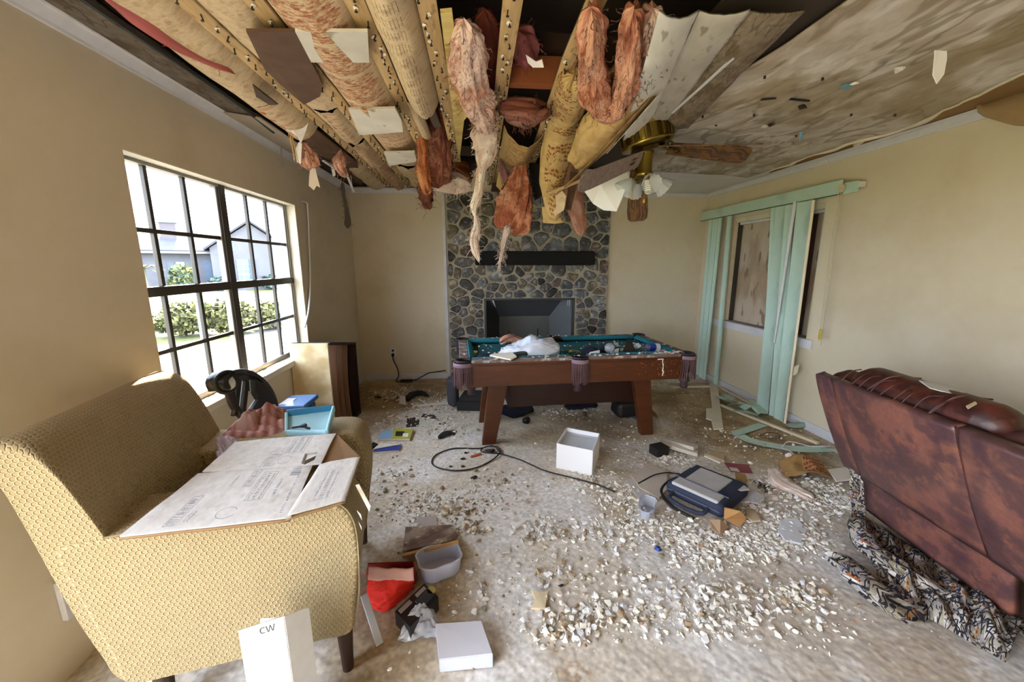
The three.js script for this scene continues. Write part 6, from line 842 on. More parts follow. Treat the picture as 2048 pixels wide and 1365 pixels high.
{ const A = [-0.196, 0.06, -1.39], B2 = [-0.01, 0.06, -1.388], C2 = [0.032, 0.06, -1.243], D = [-0.166, 0.06, -1.241], dn = (p) => [p[0], 0.004, p[2]]; part(tubB, 'lid', plate([A, B2, C2, D], 0.008, 0.004), mat(0xd5d4dc, 0.35)); for (const [p, q] of [[A, B2], [B2, C2], [C2, D], [D, A]]) part(tubB, 'wall', plate([dn(p), dn(q), q, p], 0.004), M.tub); }
// small clear cup by the bag, blue cap, papers
tub('clear_cup', 'cloudy clear plastic cup lying left of the laptop bag', cornered([0.947, 0, -2.059], [1.003, 0, -2.016], [1.109, 0, -2.144], [1.027, 0, -2.204], 0.25), 0.07, M.film, 1.1, 0.002);
flat('cup_sleeve', 'flat cloudy plastic sleeve pointing from the clear cup towards the pool table', 'sleeve', [[1.036, 0, -2.49], [1.093, 0, -2.486], [1.148, 0, -2.248], [1.091, 0, -2.198], [1.029, 0, -2.193]], 0.006, mat(0xbdb4ac, 0.5), 0.004);
const cb = thing('blue_cap', 'small bright blue crumpled bottle wrapper on the carpet', 'wrapper'); part(cb, 'wrapper', displace(at(chunk([0.026, 0.016, 0.022], 16), ...[0.946, 0.016, -1.79]), 0.008, 60), mat(0x1f3f8f, 0.5));
flat('ceiling_shard', 'grey drywall shard left of the laptop bag handle', 'drywall', [[1.09, 0, -2.533], [1.306, 0, -2.697], [1.372, 0, -2.544], [1.254, 0, -2.326], [1.167, 0, -2.247], [1.09, 0, -2.371]], 0.012, mat(0xc9bcac, 0.9, { map: grime }), 0.006);
flat('ceiling_shard', 'white drywall sheet lying right of the laptop bag among rubble', 'drywall', [[1.786, 0, -1.958], [1.904, 0, -1.976], [1.881, 0, -1.869], [1.748, 0, -1.764], [1.684, 0, -1.794], [1.707, 0, -1.875]], 0.012, mat(0xe3e6ea, 0.9, { map: grime }), 0.004);
flat('ceiling_shard', 'pale drywall sheet behind the laptop bag with writing worn off', 'drywall', [[1.743, 0, -2.284], [1.853, 0, -2.317], [1.872, 0, -2.197], [1.777, 0, -2.139], [1.711, 0, -2.167]], 0.01, mat(0xd2d4dc, 0.9), 0.003);
flat('ceiling_shard', 'long cream drywall sheet by the recliner foot', 'drywall', [[2.58, 0, -2.475], [2.762, 0, -2.496], [2.62, 0, -2.334], [2.503, 0, -2.325]], 0.01, mat(0xe4dcd0, 0.9), 0.003, 0.01);
flat('torn_board', 'upright orange brown torn board piece at the near corner of the laptop bag', 'drywall', [[1.446, 0.02, -1.987], [1.437, 0.1, -1.978], [1.51, 0.1, -1.943], [1.576, 0.03, -1.972], [1.511, 0, -1.936]], 0.01, mat(0xb98a55, 0.9, { map: grime }), 0.012);
flat('torn_board', 'tan torn board piece lying left of the orange brown one', 'drywall', [[1.366, 0, -2.003], [1.404, 0.03, -1.958], [1.446, 0, -1.932], [1.352, 0, -1.871], [1.336, 0, -1.924]], 0.01, mat(0xb59474, 0.9, { map: grime }), 0.01);
flat('torn_board', 'tan torn board piece right of the laptop bag corner', 'drywall', [[1.661, 0, -2.096], [1.702, 0, -2.052], [1.666, 0, -1.968], [1.612, 0, -1.964], [1.614, 0, -2.02]], 0.012, mat(0xcdb898, 0.9), 0.01);
flat('torn_board', 'tan flat paper scrap behind the laptop bag beside the red wrapper', 'paper', [[1.877, 0, -2.514], [1.942, 0, -2.495], [1.882, 0, -2.378], [1.806, 0, -2.334], [1.823, 0, -2.423]], 0.006, mat(0xa88a58, 0.9), 0.006);
flat('torn_paper', 'cream paper bag scrap with torn edges at the bottom centre', 'paper', [[0.229, 0, -1.578], [0.261, 0, -1.558], [0.305, 0, -1.566], [0.275, 0, -1.47], [0.213, 0, -1.481], [0.238, 0, -1.524]], 0.012, mat(0xdcc9a6, 0.9), 0.012);
flat('torn_paper', 'white square of paper towel in the carpet centre', 'paper', [[0.105, 0, -1.89], [0.149, 0, -1.886], [0.148, 0, -1.841], [0.107, 0, -1.837]], 0.006, M.white, 0.01);
flat('white_chip', 'long white plaster chip in the carpet centre', 'plaster', [[0.177, 0, -2.051], [0.261, 0, -2.108], [0.271, 0, -2.093], [0.192, 0, -2.023]], 0.014, mat(0xe6e2de, 0.9), 0.003);
const rw2 = thing('red_wrapper', 'flat maroon and white printed wrapper behind the laptop bag', 'wrapper');
part(rw2, 'sheet', plate([[1.891, 0.005, -2.669], [2.06, 0.005, -2.623], [2.004, 0.005, -2.495], [1.86, 0.005, -2.536]], 0.003, 0.004), mat(0x8c3f48, 0.6)); part(rw2, 'white_patch', plate([[1.882, 0.008, -2.594], [1.933, 0.008, -2.574], [1.922, 0.008, -2.524], [1.864, 0.008, -2.543]], 0.002), mat(0xcbb9bd, 0.6));
const kp = thing('kraft_sack', 'torn brown insulation sack with red print lying right of the laptop bag', 'paper');
part(kp, 'sack', sheet((u, v) => { const p = bil([2.159, 0, -2.394], [2.514, 0, -2.376], [2.652, 0, -2.628], [2.326, 0, -2.64], u, v); p[1] = 0.015 + 0.05 * sin(PI * u) * (0.6 + fbm3(u * 4, v * 3, 4)); return p; }, 24, 14, 0.006), M.plainSack = mat(0xb28d58, 0.9));
part(kp, 'red_print', sheet((u, v) => { const p = bil([2.323, 0, -2.38], [2.507, 0, -2.377], [2.645, 0, -2.621], [2.49, 0, -2.626], u, v), uu = 0.5 + u * 0.5; p[1] = 0.021 + 0.05 * sin(PI * uu) * (0.6 + fbm3(uu * 4, v * 3, 4)); return p; }, 16, 10, 0.004), mat(0xffffff, 0.9, { map: canvasTex(256, 256, (c, w, h) => { seed = 83; c.fillStyle = '#b28d58'; c.fillRect(0, 0, w, h); c.fillStyle = '#a03c22'; for (let r = 0; r < 4; r++) for (let x = 12; x < 236;) { const q = rr(16, 34); c.fillRect(x, 14 + r * 60, q, rr(24, 40)); x += q + 9; } }) }));
solo('insulation_scrap', 'pale pink insulation under the torn brown sack', 'insulation', fluff([[2.179, 0.02, -2.51], [2.108, 0.02, -2.325], [2.136, 0.02, -2.218], [2.157, 0.02, -2.142]], [[0.03, 0.02], [0.07, 0.025], [0.08, 0.025], [0.04, 0.02]], { seed: 61, face: [0, 1, 0], wisps: 60, amp: 0.5 }), M.pale);
solo('dark_flakes', 'black burnt flakes scattered right of the laptop bag', 'flakes', Array.from({ length: 60 }, () => { const p = bil([1.923, 0, -2.414], [1.975, 0, -2.423], [2.015, 0, -2.279], [1.905, 0, -2.241], rnd(), rnd()); return at(chunk([rr(0.004, 0.014), 0.004, rr(0.004, 0.01)]), p[0], 0.006, p[2]); }), M.black, null, 'stuff');
// floor boards and battens at the right
const bt = (label, A, B2, w, h, m, lift = 0) => solo('batten', label, 'batten', beam([A[0], h / 2 + 0.002 + lift, A[2]], [B2[0], h / 2 + 0.002 + lift, B2[2]], w, h, 0.002), m);
M.lath = mat(0xe4d6b8, 0.8, { map: grime });
flat('vane_holder', 'cream notched plank lying across the carpet right of the pool table', 'plank', [[2.95, 0, -4.621], [3.053, 0, -4.612], [2.257, 0, -3.25], [2.151, 0, -3.237], [2.263, 0, -3.451], [2.235, 0, -3.492], [2.39, 0, -3.75], [2.453, 0, -3.745]], 0.012, mat(0xeadfc6, 0.75, { map: grime }), 0.002, 0.012);
bt('long cream batten running from the notched plank towards the recliner', [2.628, 0, -3.88], [2.895, 0, -2.905], 0.035, 0.022, M.lath);
bt('cream batten lying along the right baseboard behind the notched plank', [3.014, 0, -4.573], [2.982, 0, -3.656], 0.035, 0.02, M.lath);
bt('cream batten behind the right leg of the pool table', [2.378, 0, -4.524], [2.99, 0, -4.533], 0.035, 0.02, M.lath);
bt('pale batten under the first one at the back of the pool table', [2.436, 0, -4.666], [2.988, 0, -4.661], 0.02, 0.012, mat(0x9a938c, 0.9));
bt('white batten lying on the rubble left of the pool table', [-0.725, 0, -4.123], [-0.25, 0, -4.224], 0.035, 0.018, mat(0xd9d6d2, 0.8));
bt('thin white batten tossed behind the other one left of the pool table', [-0.695, 0, -4.362], [-0.557, 0, -4.155], 0.014, 0.01, mat(0xd9d6d2, 0.8));
// mint vanes on the floor
const ribbon = (label, pts, w, m = M.mint) => solo('fallen_vane', label, 'vane', sheet((u, v) => { const c = curve(pts), p = c.getPointAt(v), t = c.getTangentAt(v), n = new THREE.Vector3(0, 1, 0).cross(t).normalize(); return [p.x + n.x * (u - 0.5) * w, p.y + 0.004, p.z + n.z * (u - 0.5) * w]; }, 2, 30, 0.002), m);
ribbon('long fallen mint vane curving over the carpet to the recliner', [[2.31, 0.02, -3.157], [2.349, 0.01, -3.009], [2.481, 0.006, -2.909], [2.621, 0.006, -2.832], [2.875, 0.015, -2.792]], 0.11);
ribbon('short mint vane folded back at the end of the long fallen one', [[2.281, 0.03, -3.116], [2.43, 0.02, -3.19], [2.714, 0.008, -3.332]], 0.085);
ribbon('bent mint vane end beside the recliner back', [[2.845, 0.02, -2.776], [2.834, 0.06, -2.696], [2.886, 0.02, -2.603]], 0.09);
for (const [a, b, c, lab] of [[[2.759, 0.02, -4.128], [2.722, 0.05, -3.926], [2.794, 0.02, -3.906], 'first'], [[2.808, 0.06, -4.06], [2.705, 0.1, -3.787], [2.803, 0.05, -3.823], 'second'], [[2.648, 0.05, -3.744], [2.68, 0.12, -3.641], [2.84, 0.06, -3.7], 'third'], [[2.698, 0.06, -3.625], [2.782, 0.09, -3.625], [2.843, 0.03, -3.55], 'fourth'], [[2.64, 0.02, -3.677], [2.702, 0.05, -3.566], [2.804, 0.02, -3.524], 'fifth'], [[2.927, 0.08, -3.824], [2.944, 0.05, -3.718], [2.893, 0.02, -3.571], 'last']]) ribbon(lab + ' broken mint vane from the left in the pile under the window', [a, b, c], 0.09);
solo('cloth_scrap', 'grey bundle of cloth by the baseboard right of the mint vanes', 'cloth', displace(at(new THREE.SphereGeometry(0.06, 18, 12).scale(2.6, 0.45, 0.8), ...[3.025, 0.03, -3.254]), 0.03, 18), mat(0x8d9a8c, 0.9));
solo('string', 'thin white string tangled over the fallen mint vane', 'string', tube([[2.517, 0.02, -2.849], [2.591, 0.05, -2.884], [2.702, 0.03, -2.878], [2.748, 0.03, -2.827], [2.876, 0.05, -2.775]], 0.004, 40, 5), M.trim);
solo('string', 'thin white string trailing from the vane to the brown sack', 'string', tube([[2.494, 0.03, -2.822], [2.542, 0.012, -2.791], [2.529, 0.012, -2.715], [2.524, 0.012, -2.649]], 0.004, 30, 5), M.trim);
solo('pink_scrap', 'pink crumb of insulation beyond the brown sack', 'insulation', displace(at(new THREE.SphereGeometry(0.03, 12, 8), ...[2.447, 0.02, -2.689]), 0.02, 40), M.pale);
solo('wire_scrap', 'small loop of dark wire on the bare carpet by the long batten', 'wire', tube([[2.508, 0.01, -3.098], [2.626, 0.01, -3.152], [2.702, 0.01, -3.124], [2.656, 0.01, -3.043], [2.553, 0.01, -3.032], [2.506, 0.01, -3.056]], 0.005, 40, 5), mat(0x5a4a2e, 0.7));
// things by the table legs
const pl = (label, A, B2, r, m) => solo('board_fragment', label, 'board', beam(A, B2, 0.07, 0.03, 0.004), m);
pl('broken white board with a raw end beside the right table leg', [1.502, 0.05, -2.968], [1.753, 0.02, -2.8], 0, mat(0xd8cdbb, 0.85, { map: grime }));
pl('second broken white board lying under the first beside the right table leg', [1.605, 0.03, -3.05], [1.746, 0.06, -2.825], 0, mat(0xcabfae, 0.85, { map: grime }));
solo('black_block', 'black square box end under the broken boards at the right table leg', 'box', place(box(0.12, 0.075, 0.1, 0.004), [1.45, 0.04, -2.856], 0, 0.3, 0), mat(0x14110f, 0.6));
solo('tan_card', 'curled tan card right of the broken boards', 'card', plate([[1.816, 0.006, -2.848], [1.98, 0.006, -2.808], [1.879, 0.03, -2.654], [1.818, 0.006, -2.737]], 0.004, 0.006), mat(0xc3ab86, 0.85));
solo('white_stick', 'white splinter running from the broken boards towards the red wrapper', 'splinter', beam([1.802, 0.01, -2.781], [1.861, 0.01, -2.662], 0.025, 0.012), mat(0xe6dccb, 0.85));
const rx = thing('radio_receiver', 'black electronic receiver on the floor left of the pool table leg', 'device');
{ const A = [-0.243, 0, -3.977], B2 = [0.063, 0, -3.922], C2 = [0.072, 0, -4.33], D = [-0.17, 0, -4.351]; part(rx, 'case', plateBox(A, B2, C2, D, 0.1), mat(0x15171b, 0.5)); part(rx, 'grille', plate([A, B2, C2, D].map((p, i) => [lerp(p[0], (A[0] + C2[0]) / 2, 0.12), 0.106, lerp(p[2], (A[2] + C2[2]) / 2, 0.12)]), 0.004), mat(0x2e3238, 0.5)); part(rx, 'sticker', plate([[-0.061, 0.03, -3.828], [-0.015, 0.03, -3.824], [-0.015, 0.06, -3.844], [-0.061, 0.06, -3.848]].map((p) => [p[0], p[1], A[2] + 0.012]), 0.002), M.white); }
solo('black_board', 'thin dark blue panel leaning behind the left table leg', 'panel', plate([[0.059, 0, -3.705], [0.078, 0, -3.678], [0.092, 0.451, -3.35], [0.061, 0.452, -3.35]], 0.01), mat(0x1b2734, 0.5));
solo('black_cloth', 'black cloth heap behind the left table leg under the table', 'cloth', displace(at(new THREE.SphereGeometry(0.1, 22, 14).scale(1.9, 0.55, 0.8), ...[0.358, 0.05, -3.796]), 0.06, 12), navy);
solo('black_cloth', 'flat black cloth in the middle under the pool table', 'cloth', displace(at(new THREE.SphereGeometry(0.1, 22, 14).scale(1.8, 0.3, 0.7), ...[1.074, 0.03, -3.934]), 0.04, 12), navy);
solo('black_case', 'black bag behind the right table leg under the table', 'bag', displace(place(mergeVertices(new RoundedBoxGeometry(0.36, 0.16, 0.22, 4, 0.05)), [1.54, 0.09, -3.688]), 0.03, 9), M.black);
solo('dark_bowl', 'dark metal bowl upside down under the right end of the table', 'bowl', at(lathe([[0.11, 0], [0.1, 0.03], [0.05, 0.055], [0, 0.06]], 24), ...[1.574, 0, -3.68]), mat(0x4b5053, 0.4, { metalness: 0.4 }));
solo('carton_flap', 'tan cardboard flap behind the right table leg', 'card', plate([[1.745, 0.01, -3.809], [1.772, 0.01, -3.559], [1.68, 0.12, -3.421], [1.719, 0.1, -3.689]], 0.005), M.kraft);
solo('brown_lump', 'small brown ball on the carpet under the middle pocket', 'lump', displace(at(new THREE.SphereGeometry(0.024, 14, 10), ...[1.07, 0.024, -3.718]), 0.008, 40), mat(0x5d4a3c, 0.8));
solo('black_scrap', 'small black clod on the carpet right of the left table leg', 'scrap', displace(at(new THREE.SphereGeometry(0.03, 14, 10), ...[0.451, 0.03, -3.585]), 0.03, 30), M.black);
solo('grey_bag', 'dark grey bag at the foot of the chimney left of the table', 'bag', displace(place(mergeVertices(new RoundedBoxGeometry(0.12, 0.34, 0.2, 4, 0.05)), [-0.297, 0.16, -4.17]), 0.03, 9), mat(0x3c3f48, 0.8));
// books, pamphlets
const book = (label, A, B2, C2, D, h, c1, c2) => { const t = thing('book', label, 'book'); part(t, 'pages', plateBox(A, B2, C2, D, h), mat(0xd8d3c8, 0.8)); part(t, 'cover', plate([A, B2, C2, D].map((p) => [p[0], h + 0.006, p[2]]), 0.004), mat(c1, 0.5)); if (c2) { const s = (a, b) => { const p = bil(A, B2, C2, D, a, b); return [p[0], h + 0.0095, p[2]]; }; part(t, 'cover_picture', plate([s(0.15, 0.2), s(0.6, 0.2), s(0.6, 0.7), s(0.15, 0.7)], 0.002), mat(c2, 0.6)); part(t, 'cover_patch', plate([s(0.55, 0.15), s(0.85, 0.15), s(0.85, 0.5), s(0.55, 0.5)], 0.0025), wht); } };
book('yellow green paperback lying left of the pool table', [-0.77, 0, -3.289], [-0.617, 0, -3.276], [-0.618, 0, -3.476], [-0.803, 0, -3.492], 0.02, 0xb4b33c, 0x2f2a1c);
book('pale blue book lying left of the yellow green paperback', [-0.894, 0, -3.29], [-0.776, 0, -3.3], [-0.798, 0, -3.469], [-0.894, 0, -3.456], 0.02, 0x8db3d6, null);
book('purple blue pamphlet under white paper near the armchair', [-0.88, 0, -3.066], [-0.674, 0, -3.083], [-0.673, 0, -3.184], [-0.875, 0, -3.192], 0.01, 0x3e4a9a, null);
flat('paper_sheet', 'white paper sheet on the purple blue pamphlet', 'paper', [[-0.886, 0.014, -3.092], [-0.728, 0.014, -3.151], [-0.681, 0.014, -3.165], [-0.851, 0.02, -3.186]], 0.003, M.white, 0.006, 0.008);
solo('black_strap', 'black strap scrap tucked beside the armchair front', 'strap', displace(beam([-0.945, 0.02, -3.121], [-0.885, 0.02, -3.189], 0.06, 0.03), 0.01, 20), M.black);
flat('photo_card', 'photograph print lying face up behind the books', 'card', [[-0.703, 0, -3.574], [-0.588, 0, -3.588], [-0.606, 0, -3.815], [-0.733, 0, -3.799]], 0.003, mat(0xffffff, 0.6, { map: tex(64, (u, v) => mix(hex(0x2e2724), hex(0xd7b9a4), smooth(0.45, 0.6, pf(u, v, 4, 9, 3)))) }), 0.003);
flat('envelope', 'white envelope lying right of the photograph print', 'paper', [[-0.58, 0, -3.564], [-0.46, 0, -3.577], [-0.466, 0, -3.725], [-0.606, 0, -3.815]], 0.004, M.white, 0.004);
flat('dark_card', 'dark card on top of the white envelope', 'card', [[-0.596, 0, -3.814], [-0.42, 0, -3.746], [-0.471, 0, -3.856], [-0.587, 0, -3.894]], 0.004, mat(0x3a302c, 0.6), 0.003, 0.004);
flat('paper_sheet', 'white plaster sheet fragments at the left of the receiver', 'paper', [[-0.45, 0, -4.291], [-0.206, 0, -4.533], [-0.226, 0, -4.322], [-0.359, 0, -4.201]], 0.006, M.white, 0.01);
flat('paper_sheet', 'upright bent white card left of the black glove near the back wall', 'paper', [[-0.898, 0, -4.248], [-0.809, 0, -4.177], [-0.834, 0.06, -4.305], [-0.899, 0.06, -4.328]], 0.004, mat(0xc9c3bb, 0.9), 0.004);
solo('black_glove', 'black glove or sleeve lying near the back wall', 'glove', fluff([[-0.816, 0.03, -4.288], [-0.783, 0.04, -4.429], [-0.691, 0.035, -4.508], [-0.601, 0.02, -4.436]], [[0.03, 0.025], [0.05, 0.03], [0.045, 0.03], [0.015, 0.01]], { seed: 71, amp: 0.3, face: [0, 1, 0] }), M.black);
solo('remote_control', 'black curved remote control lying on the carpet left of the table leg', 'remote control', sheet((u, v) => { const p = curve([[-0.366, 0.016, -3.291], [-0.335, 0.018, -3.346], [-0.284, 0.018, -3.374], [-0.234, 0.016, -3.363]]).getPointAt(v); return [p.x + (u - 0.5) * 0.02, p.y, p.z + (u - 0.5) * 0.055 * sin(PI * clamp(v * 0.86 + 0.07)) * 1.2]; }, 6, 20, 0.024), mat(0x1d2028, 0.5));
solo('wire_loop', 'thin black cable looped on the carpet and running past the white box to the rubble', 'cable', tube([[0.158, 0.01, -2.983], [0.101, 0.02, -3.086], [0.003, 0.008, -3.072], [-0.235, 0.008, -3.084], [-0.368, 0.008, -2.972], [-0.368, 0.008, -2.827], [-0.231, 0.008, -2.732], [-0.064, 0.008, -2.74], [0.08, 0.008, -2.851], [0.158, 0.016, -2.971], [0.138, 0.016, -3.072], [0.046, 0.012, -3.088], [0.003, 0.014, -3.006], [0.157, 0.008, -2.961], [0.309, 0.008, -2.847], [0.478, 0.008, -2.664], [0.643, 0.008, -2.558], [0.812, 0.008, -2.444], [0.905, 0.008, -2.35]], 0.0055, 260, 6), M.black);
solo('wire_scrap', 'black wire arching over the drywall shard left of the laptop bag', 'wire', tube([[1.095, 0.015, -2.421], [1.162, 0.02, -2.459], [1.255, 0.03, -2.501], [1.358, 0.03, -2.52], [1.464, 0.03, -2.483]], 0.005, 40, 5), M.black);
solo('orange_scrap', 'small orange plastic scrap inside the cable loop', 'scrap', displace(beam([-0.078, 0.008, -2.93], [0.003, 0.008, -2.974], 0.016, 0.012), 0.006, 40), mat(0xb5562c, 0.6));
for (const [p, s, lab] of [[[-0.12, 0.006, -3.006], 0.02, 'dark leaf scrap near the top of the cable loop'], [[-0.145, 0.008, -2.902], 0.028, 'black torn scrap in the middle of the cable loop'], [[-0.228, 0.006, -2.795], 0.02, 'dark scrap on the lower rim of the cable loop'], [[-0.14, 0.007, -2.787], 0.022, 'dark scrap at the bottom right of the cable loop'], [[-0.051, 0.01, -2.614], 0.034, 'brown leather scrap right below the cable loop'], [[0.077, 0.015, -3.015], 0.05, 'black rubber foot at the bottom of the left table leg'], [[0.377, 0.005, -1.601], 0.018, 'dark pebble near the cream paper scrap'], [[-1.179, 0.015, -4.447], 0.05, 'thin black strap loop near the rack'], [[-1.078, 0.008, -4.374], 0.025, 'small black lump right of the strap loop']]) solo('dark_scrap', lab, 'scrap', displace(at(chunk([s, s * 0.35, s * 0.6], 12), ...p), 0.008, 50), mat(0x26211f, 0.7));

// ---------------------------------------------------------------- plaster rubble
const clusters = [ // centre on the carpet, spread, amount, share of brown
  [[1.547, 0, -1.809], 0.2, 0.09, 800, 0.08], [[1.235, 0, -1.777], 0.2, 0.08, 760, 0.08], [[1.068, 0, -1.956], 0.18, 0.09, 520, 0.1], [[1.826, 0, -1.891], 0.14, 0.1, 620, 0.06], [[2.226, 0, -2.156], 0.2, 0.12, 700, 0.1], [[2.39, 0, -2.141], 0.08, 0.16, 300, 0.05], [[2.098, 0, -2.347], 0.2, 0.06, 260, 0.15],
  [[1.766, 0, -2.195], 0.16, 0.12, 360, 0.2], [[0.944, 0, -2.266], 0.18, 0.14, 420, 0.15], [[0.782, 0, -2.526], 0.16, 0.12, 240, 0.2], [[1.499, 0, -2.76], 0.16, 0.08, 240, 0.15], [[0.718, 0, -1.986], 0.2, 0.1, 260, 0.3], [[0.368, 0, -2.017], 0.14, 0.08, 260, 0.45], [[-0.199, 0, -2.257], 0.26, 0.1, 620, 0.3], [[-0.428, 0, -2.329], 0.2, 0.1, 420, 0.3], [[-0.099, 0, -2.057], 0.12, 0.05, 160, 0.6],
  [[-0.655, 0, -2.65], 0.16, 0.16, 260, 0.3], [[0.132, 0, -2.516], 0.24, 0.14, 260, 0.35], [[-0.515, 0, -3.888], 0.3, 0.2, 620, 0.35], [[-0.283, 0, -3.492], 0.2, 0.14, 360, 0.3], [[-0.946, 0, -4.56], 0.26, 0.2, 420, 0.5], [[-0.87, 0, -3.66], 0.16, 0.2, 200, 0.45], [[-0.341, 0, -4.332], 0.2, 0.16, 360, 0.25], [[0.942, 0, -3.832], 0.4, 0.12, 260, 0.4],
  [[1.116, 0, -1.462], 0.2, 0.08, 260, 0.2], [[1.461, 0, -1.46], 0.16, 0.06, 300, 0.12], [[0.936, 0, -1.361], 0.3, 0.06, 260, 0.2], [[0.559, 0, -1.431], 0.2, 0.07, 340, 0.35], [[0.324, 0, -1.378], 0.14, 0.05, 200, 0.4], [[0.852, 0, -1.513], 0.3, 0.12, 180, 0.3], [[0.081, 0, -1.608], 0.4, 0.16, 200, 0.4], [[0.554, 0, -1.727], 0.4, 0.14, 220, 0.35],
  [[2.378, 0, -3.048], 0.5, 0.3, 220, 0.3], [[1.275, 0, -3.143], 0.6, 0.3, 160, 0.4], [[1.379, 0, -1.335], 0.25, 0.08, 120, 0.2],
];
const gauss = () => { let s = 0; for (let i = 0; i < 4; i++) s += rnd(); return (s - 2) * 1.2; };
const blocked = (x, z) => { const X = x - 2.31, Z = z + 1.98, lx = X * 0.99 + Z * 0.141, lz = -X * 0.141 + Z * 0.99; if (lx > -0.05 && lz > -0.05 && lx < 0.75 && lz < 0.95) return true; const dx = x + 0.463, dz = z + 1.25, b = -0.982 * dx + 0.191 * dz, w = -0.191 * dx - 0.982 * dz; return (b > -0.04 && w > -0.03 && w < 0.85) || x > 3.0 || x < -1.5 || z < -5.15 || (x < -1.2 && z > -4.05 && z < -3.2); };
const all = [];
for (const [c, sx, sz, n, br_] of clusters) for (let i = 0; i < n; i++) { const x = c[0] + gauss() * sx * 0.85, z = c[2] + gauss() * sz * 1.2; if (blocked(x, z)) continue; const t = rnd(); all.push([x, z, 0.0045 + 0.02 * pow(t, 3), rnd() < br_ * 0.38 ? 1 : 0]); }
for (let i = 0; i < 2600; i++) { const x = rr(-1.4, 2.9), z = rr(-5, -1.2); if (!blocked(x, z) && n3(x * 2, 0, z * 2) > -0.35) all.push([x, z, 0.003 + 0.01 * pow(rnd(), 4), rnd() < 0.3 ? 1 : 0]); }
all.sort((p, q) => q[2] / Math.hypot(q[0], 1.5, q[1]) - p[2] / Math.hypot(p[0], 1.5, p[1]));
const shapes = Array.from({ length: 10 }, () => chunk([1, rr(0.45, 0.7), rr(0.65, 1)], 7));
const gypMats = [mat(0xece8e0, 0.95), mat(0xe0d8c8, 0.95), mat(0xd6d3d2, 0.95)], brMats = [mat(0xad9473, 0.9), mat(0x9a8770, 0.9), mat(0xc0aa8a, 0.9)];
const BIG = 300;
all.slice(0, BIG).forEach(([x, z, s, b], i) => {
  const m = shadows(new THREE.Mesh(shapes[i % 10], (b ? brMats : gypMats)[i % 3])); m.name = nm('plaster_chunk'); m.position.set(x, s * 0.42, z); m.rotation.set(rr(-0.3, 0.3), rr(0, 6.28), rr(-0.3, 0.3)); m.scale.setScalar(s);
  tag(m, b ? 'brown papered lump of fallen ceiling plaster on the carpet' : 'white lump of fallen ceiling plaster on the carpet', 'plaster', b ? 'brown plaster lumps strewn on the carpet' : 'white plaster lumps strewn on the carpet'); scene.add(m);
});
for (const [b, name, label] of [[0, 'plaster_crumbs', 'countless small white plaster crumbs strewn over the carpet'], [1, 'brown_crumbs', 'countless small brown and grey crumbs strewn over the carpet']]) {
  const L = all.slice(BIG).filter((q) => q[3] === b), im = new THREE.InstancedMesh(shapes[b + 2], b ? brMats[1] : gypMats[0], L.length), o = new THREE.Object3D(), col = new THREE.Color();
  L.forEach(([x, z, s], i) => { o.position.set(x, s * 0.4, z); o.rotation.set(rr(-0.5, 0.5), rr(0, 6.28), rr(-0.5, 0.5)); o.scale.set(s * rr(0.7, 1.2), s, s * rr(0.7, 1.2)); o.updateMatrix(); im.setMatrixAt(i, o.matrix); const k = rr(0.78, 1.04); im.setColorAt(i, b ? col.setRGB(k * rr(0.7, 1.3), k, k * rr(0.8, 1.1)) : col.setRGB(k, k * rr(0.96, 1), k * rr(0.9, 1))); });
  im.name = name; im.castShadow = im.receiveShadow = true; tag(im, label, 'plaster', null, 'stuff'); scene.add(im);
}

// ---------------------------------------------------------------- outside the left window
const GY = -0.4;
M.grass = mat(0xffffff, 0.95, { map: tex(512, (u, v) => mix(mix(hex(0x55562a), hex(0x6c6a36), pf(u, v, 7, 301, 5)), hex(0x3e4722), smooth(0.4, 0.7, pf(u, v, 60, 305, 3)) * 0.7)) });
M.concrete = mat(0x66635e, 0.9, { map: grime });
M.stucco = mat(0x66666c, 0.9, { map: grime });
M.roofing = mat(0x4a4a52, 0.9, { map: grime });
struct('lawn', boxAt(-90, 40, GY - 0.1, GY, -90, 40, 0, 6), M.grass);
struct('driveway', boxAt(-6.4, XL - 0.17, GY, GY + 0.02, -14, 1, 0, 2), M.concrete);
struct('road', plate([[-10.4, GY + 0.02, -13.6], [-30, GY + 0.02, -33], [-22, GY + 0.02, -38], [-7.2, GY + 0.02, -16.6]], 0.03), M.concrete);
struct('exterior_wall', boxAt(-2.14, XL - 0.165, GY, 2.6, -5.3, -4.42, 0.01), mat(0x77777f, 0.85, { map: grime }));
const ac = thing('utility_box', 'pale blue utility box on the ground outside the right end of the window', 'box');
part(ac, 'cabinet', boxAt(-2.62, -2.22, GY + 0.02, 0.42, -5.2, -4.3, 0.02), mat(0x6f8a92, 0.5)); part(ac, 'cover', boxAt(-2.64, -2.2, 0.42, 0.46, -5.22, -4.28, 0.01), mat(0x8fa6ac, 0.5));
const house = thing('neighbour_house', 'pale house with grey roof and gabled wing across the street', 'house', null, [-0.518 * 38, GY, -0.855 * 38], Math.atan2(0.518, 0.855));
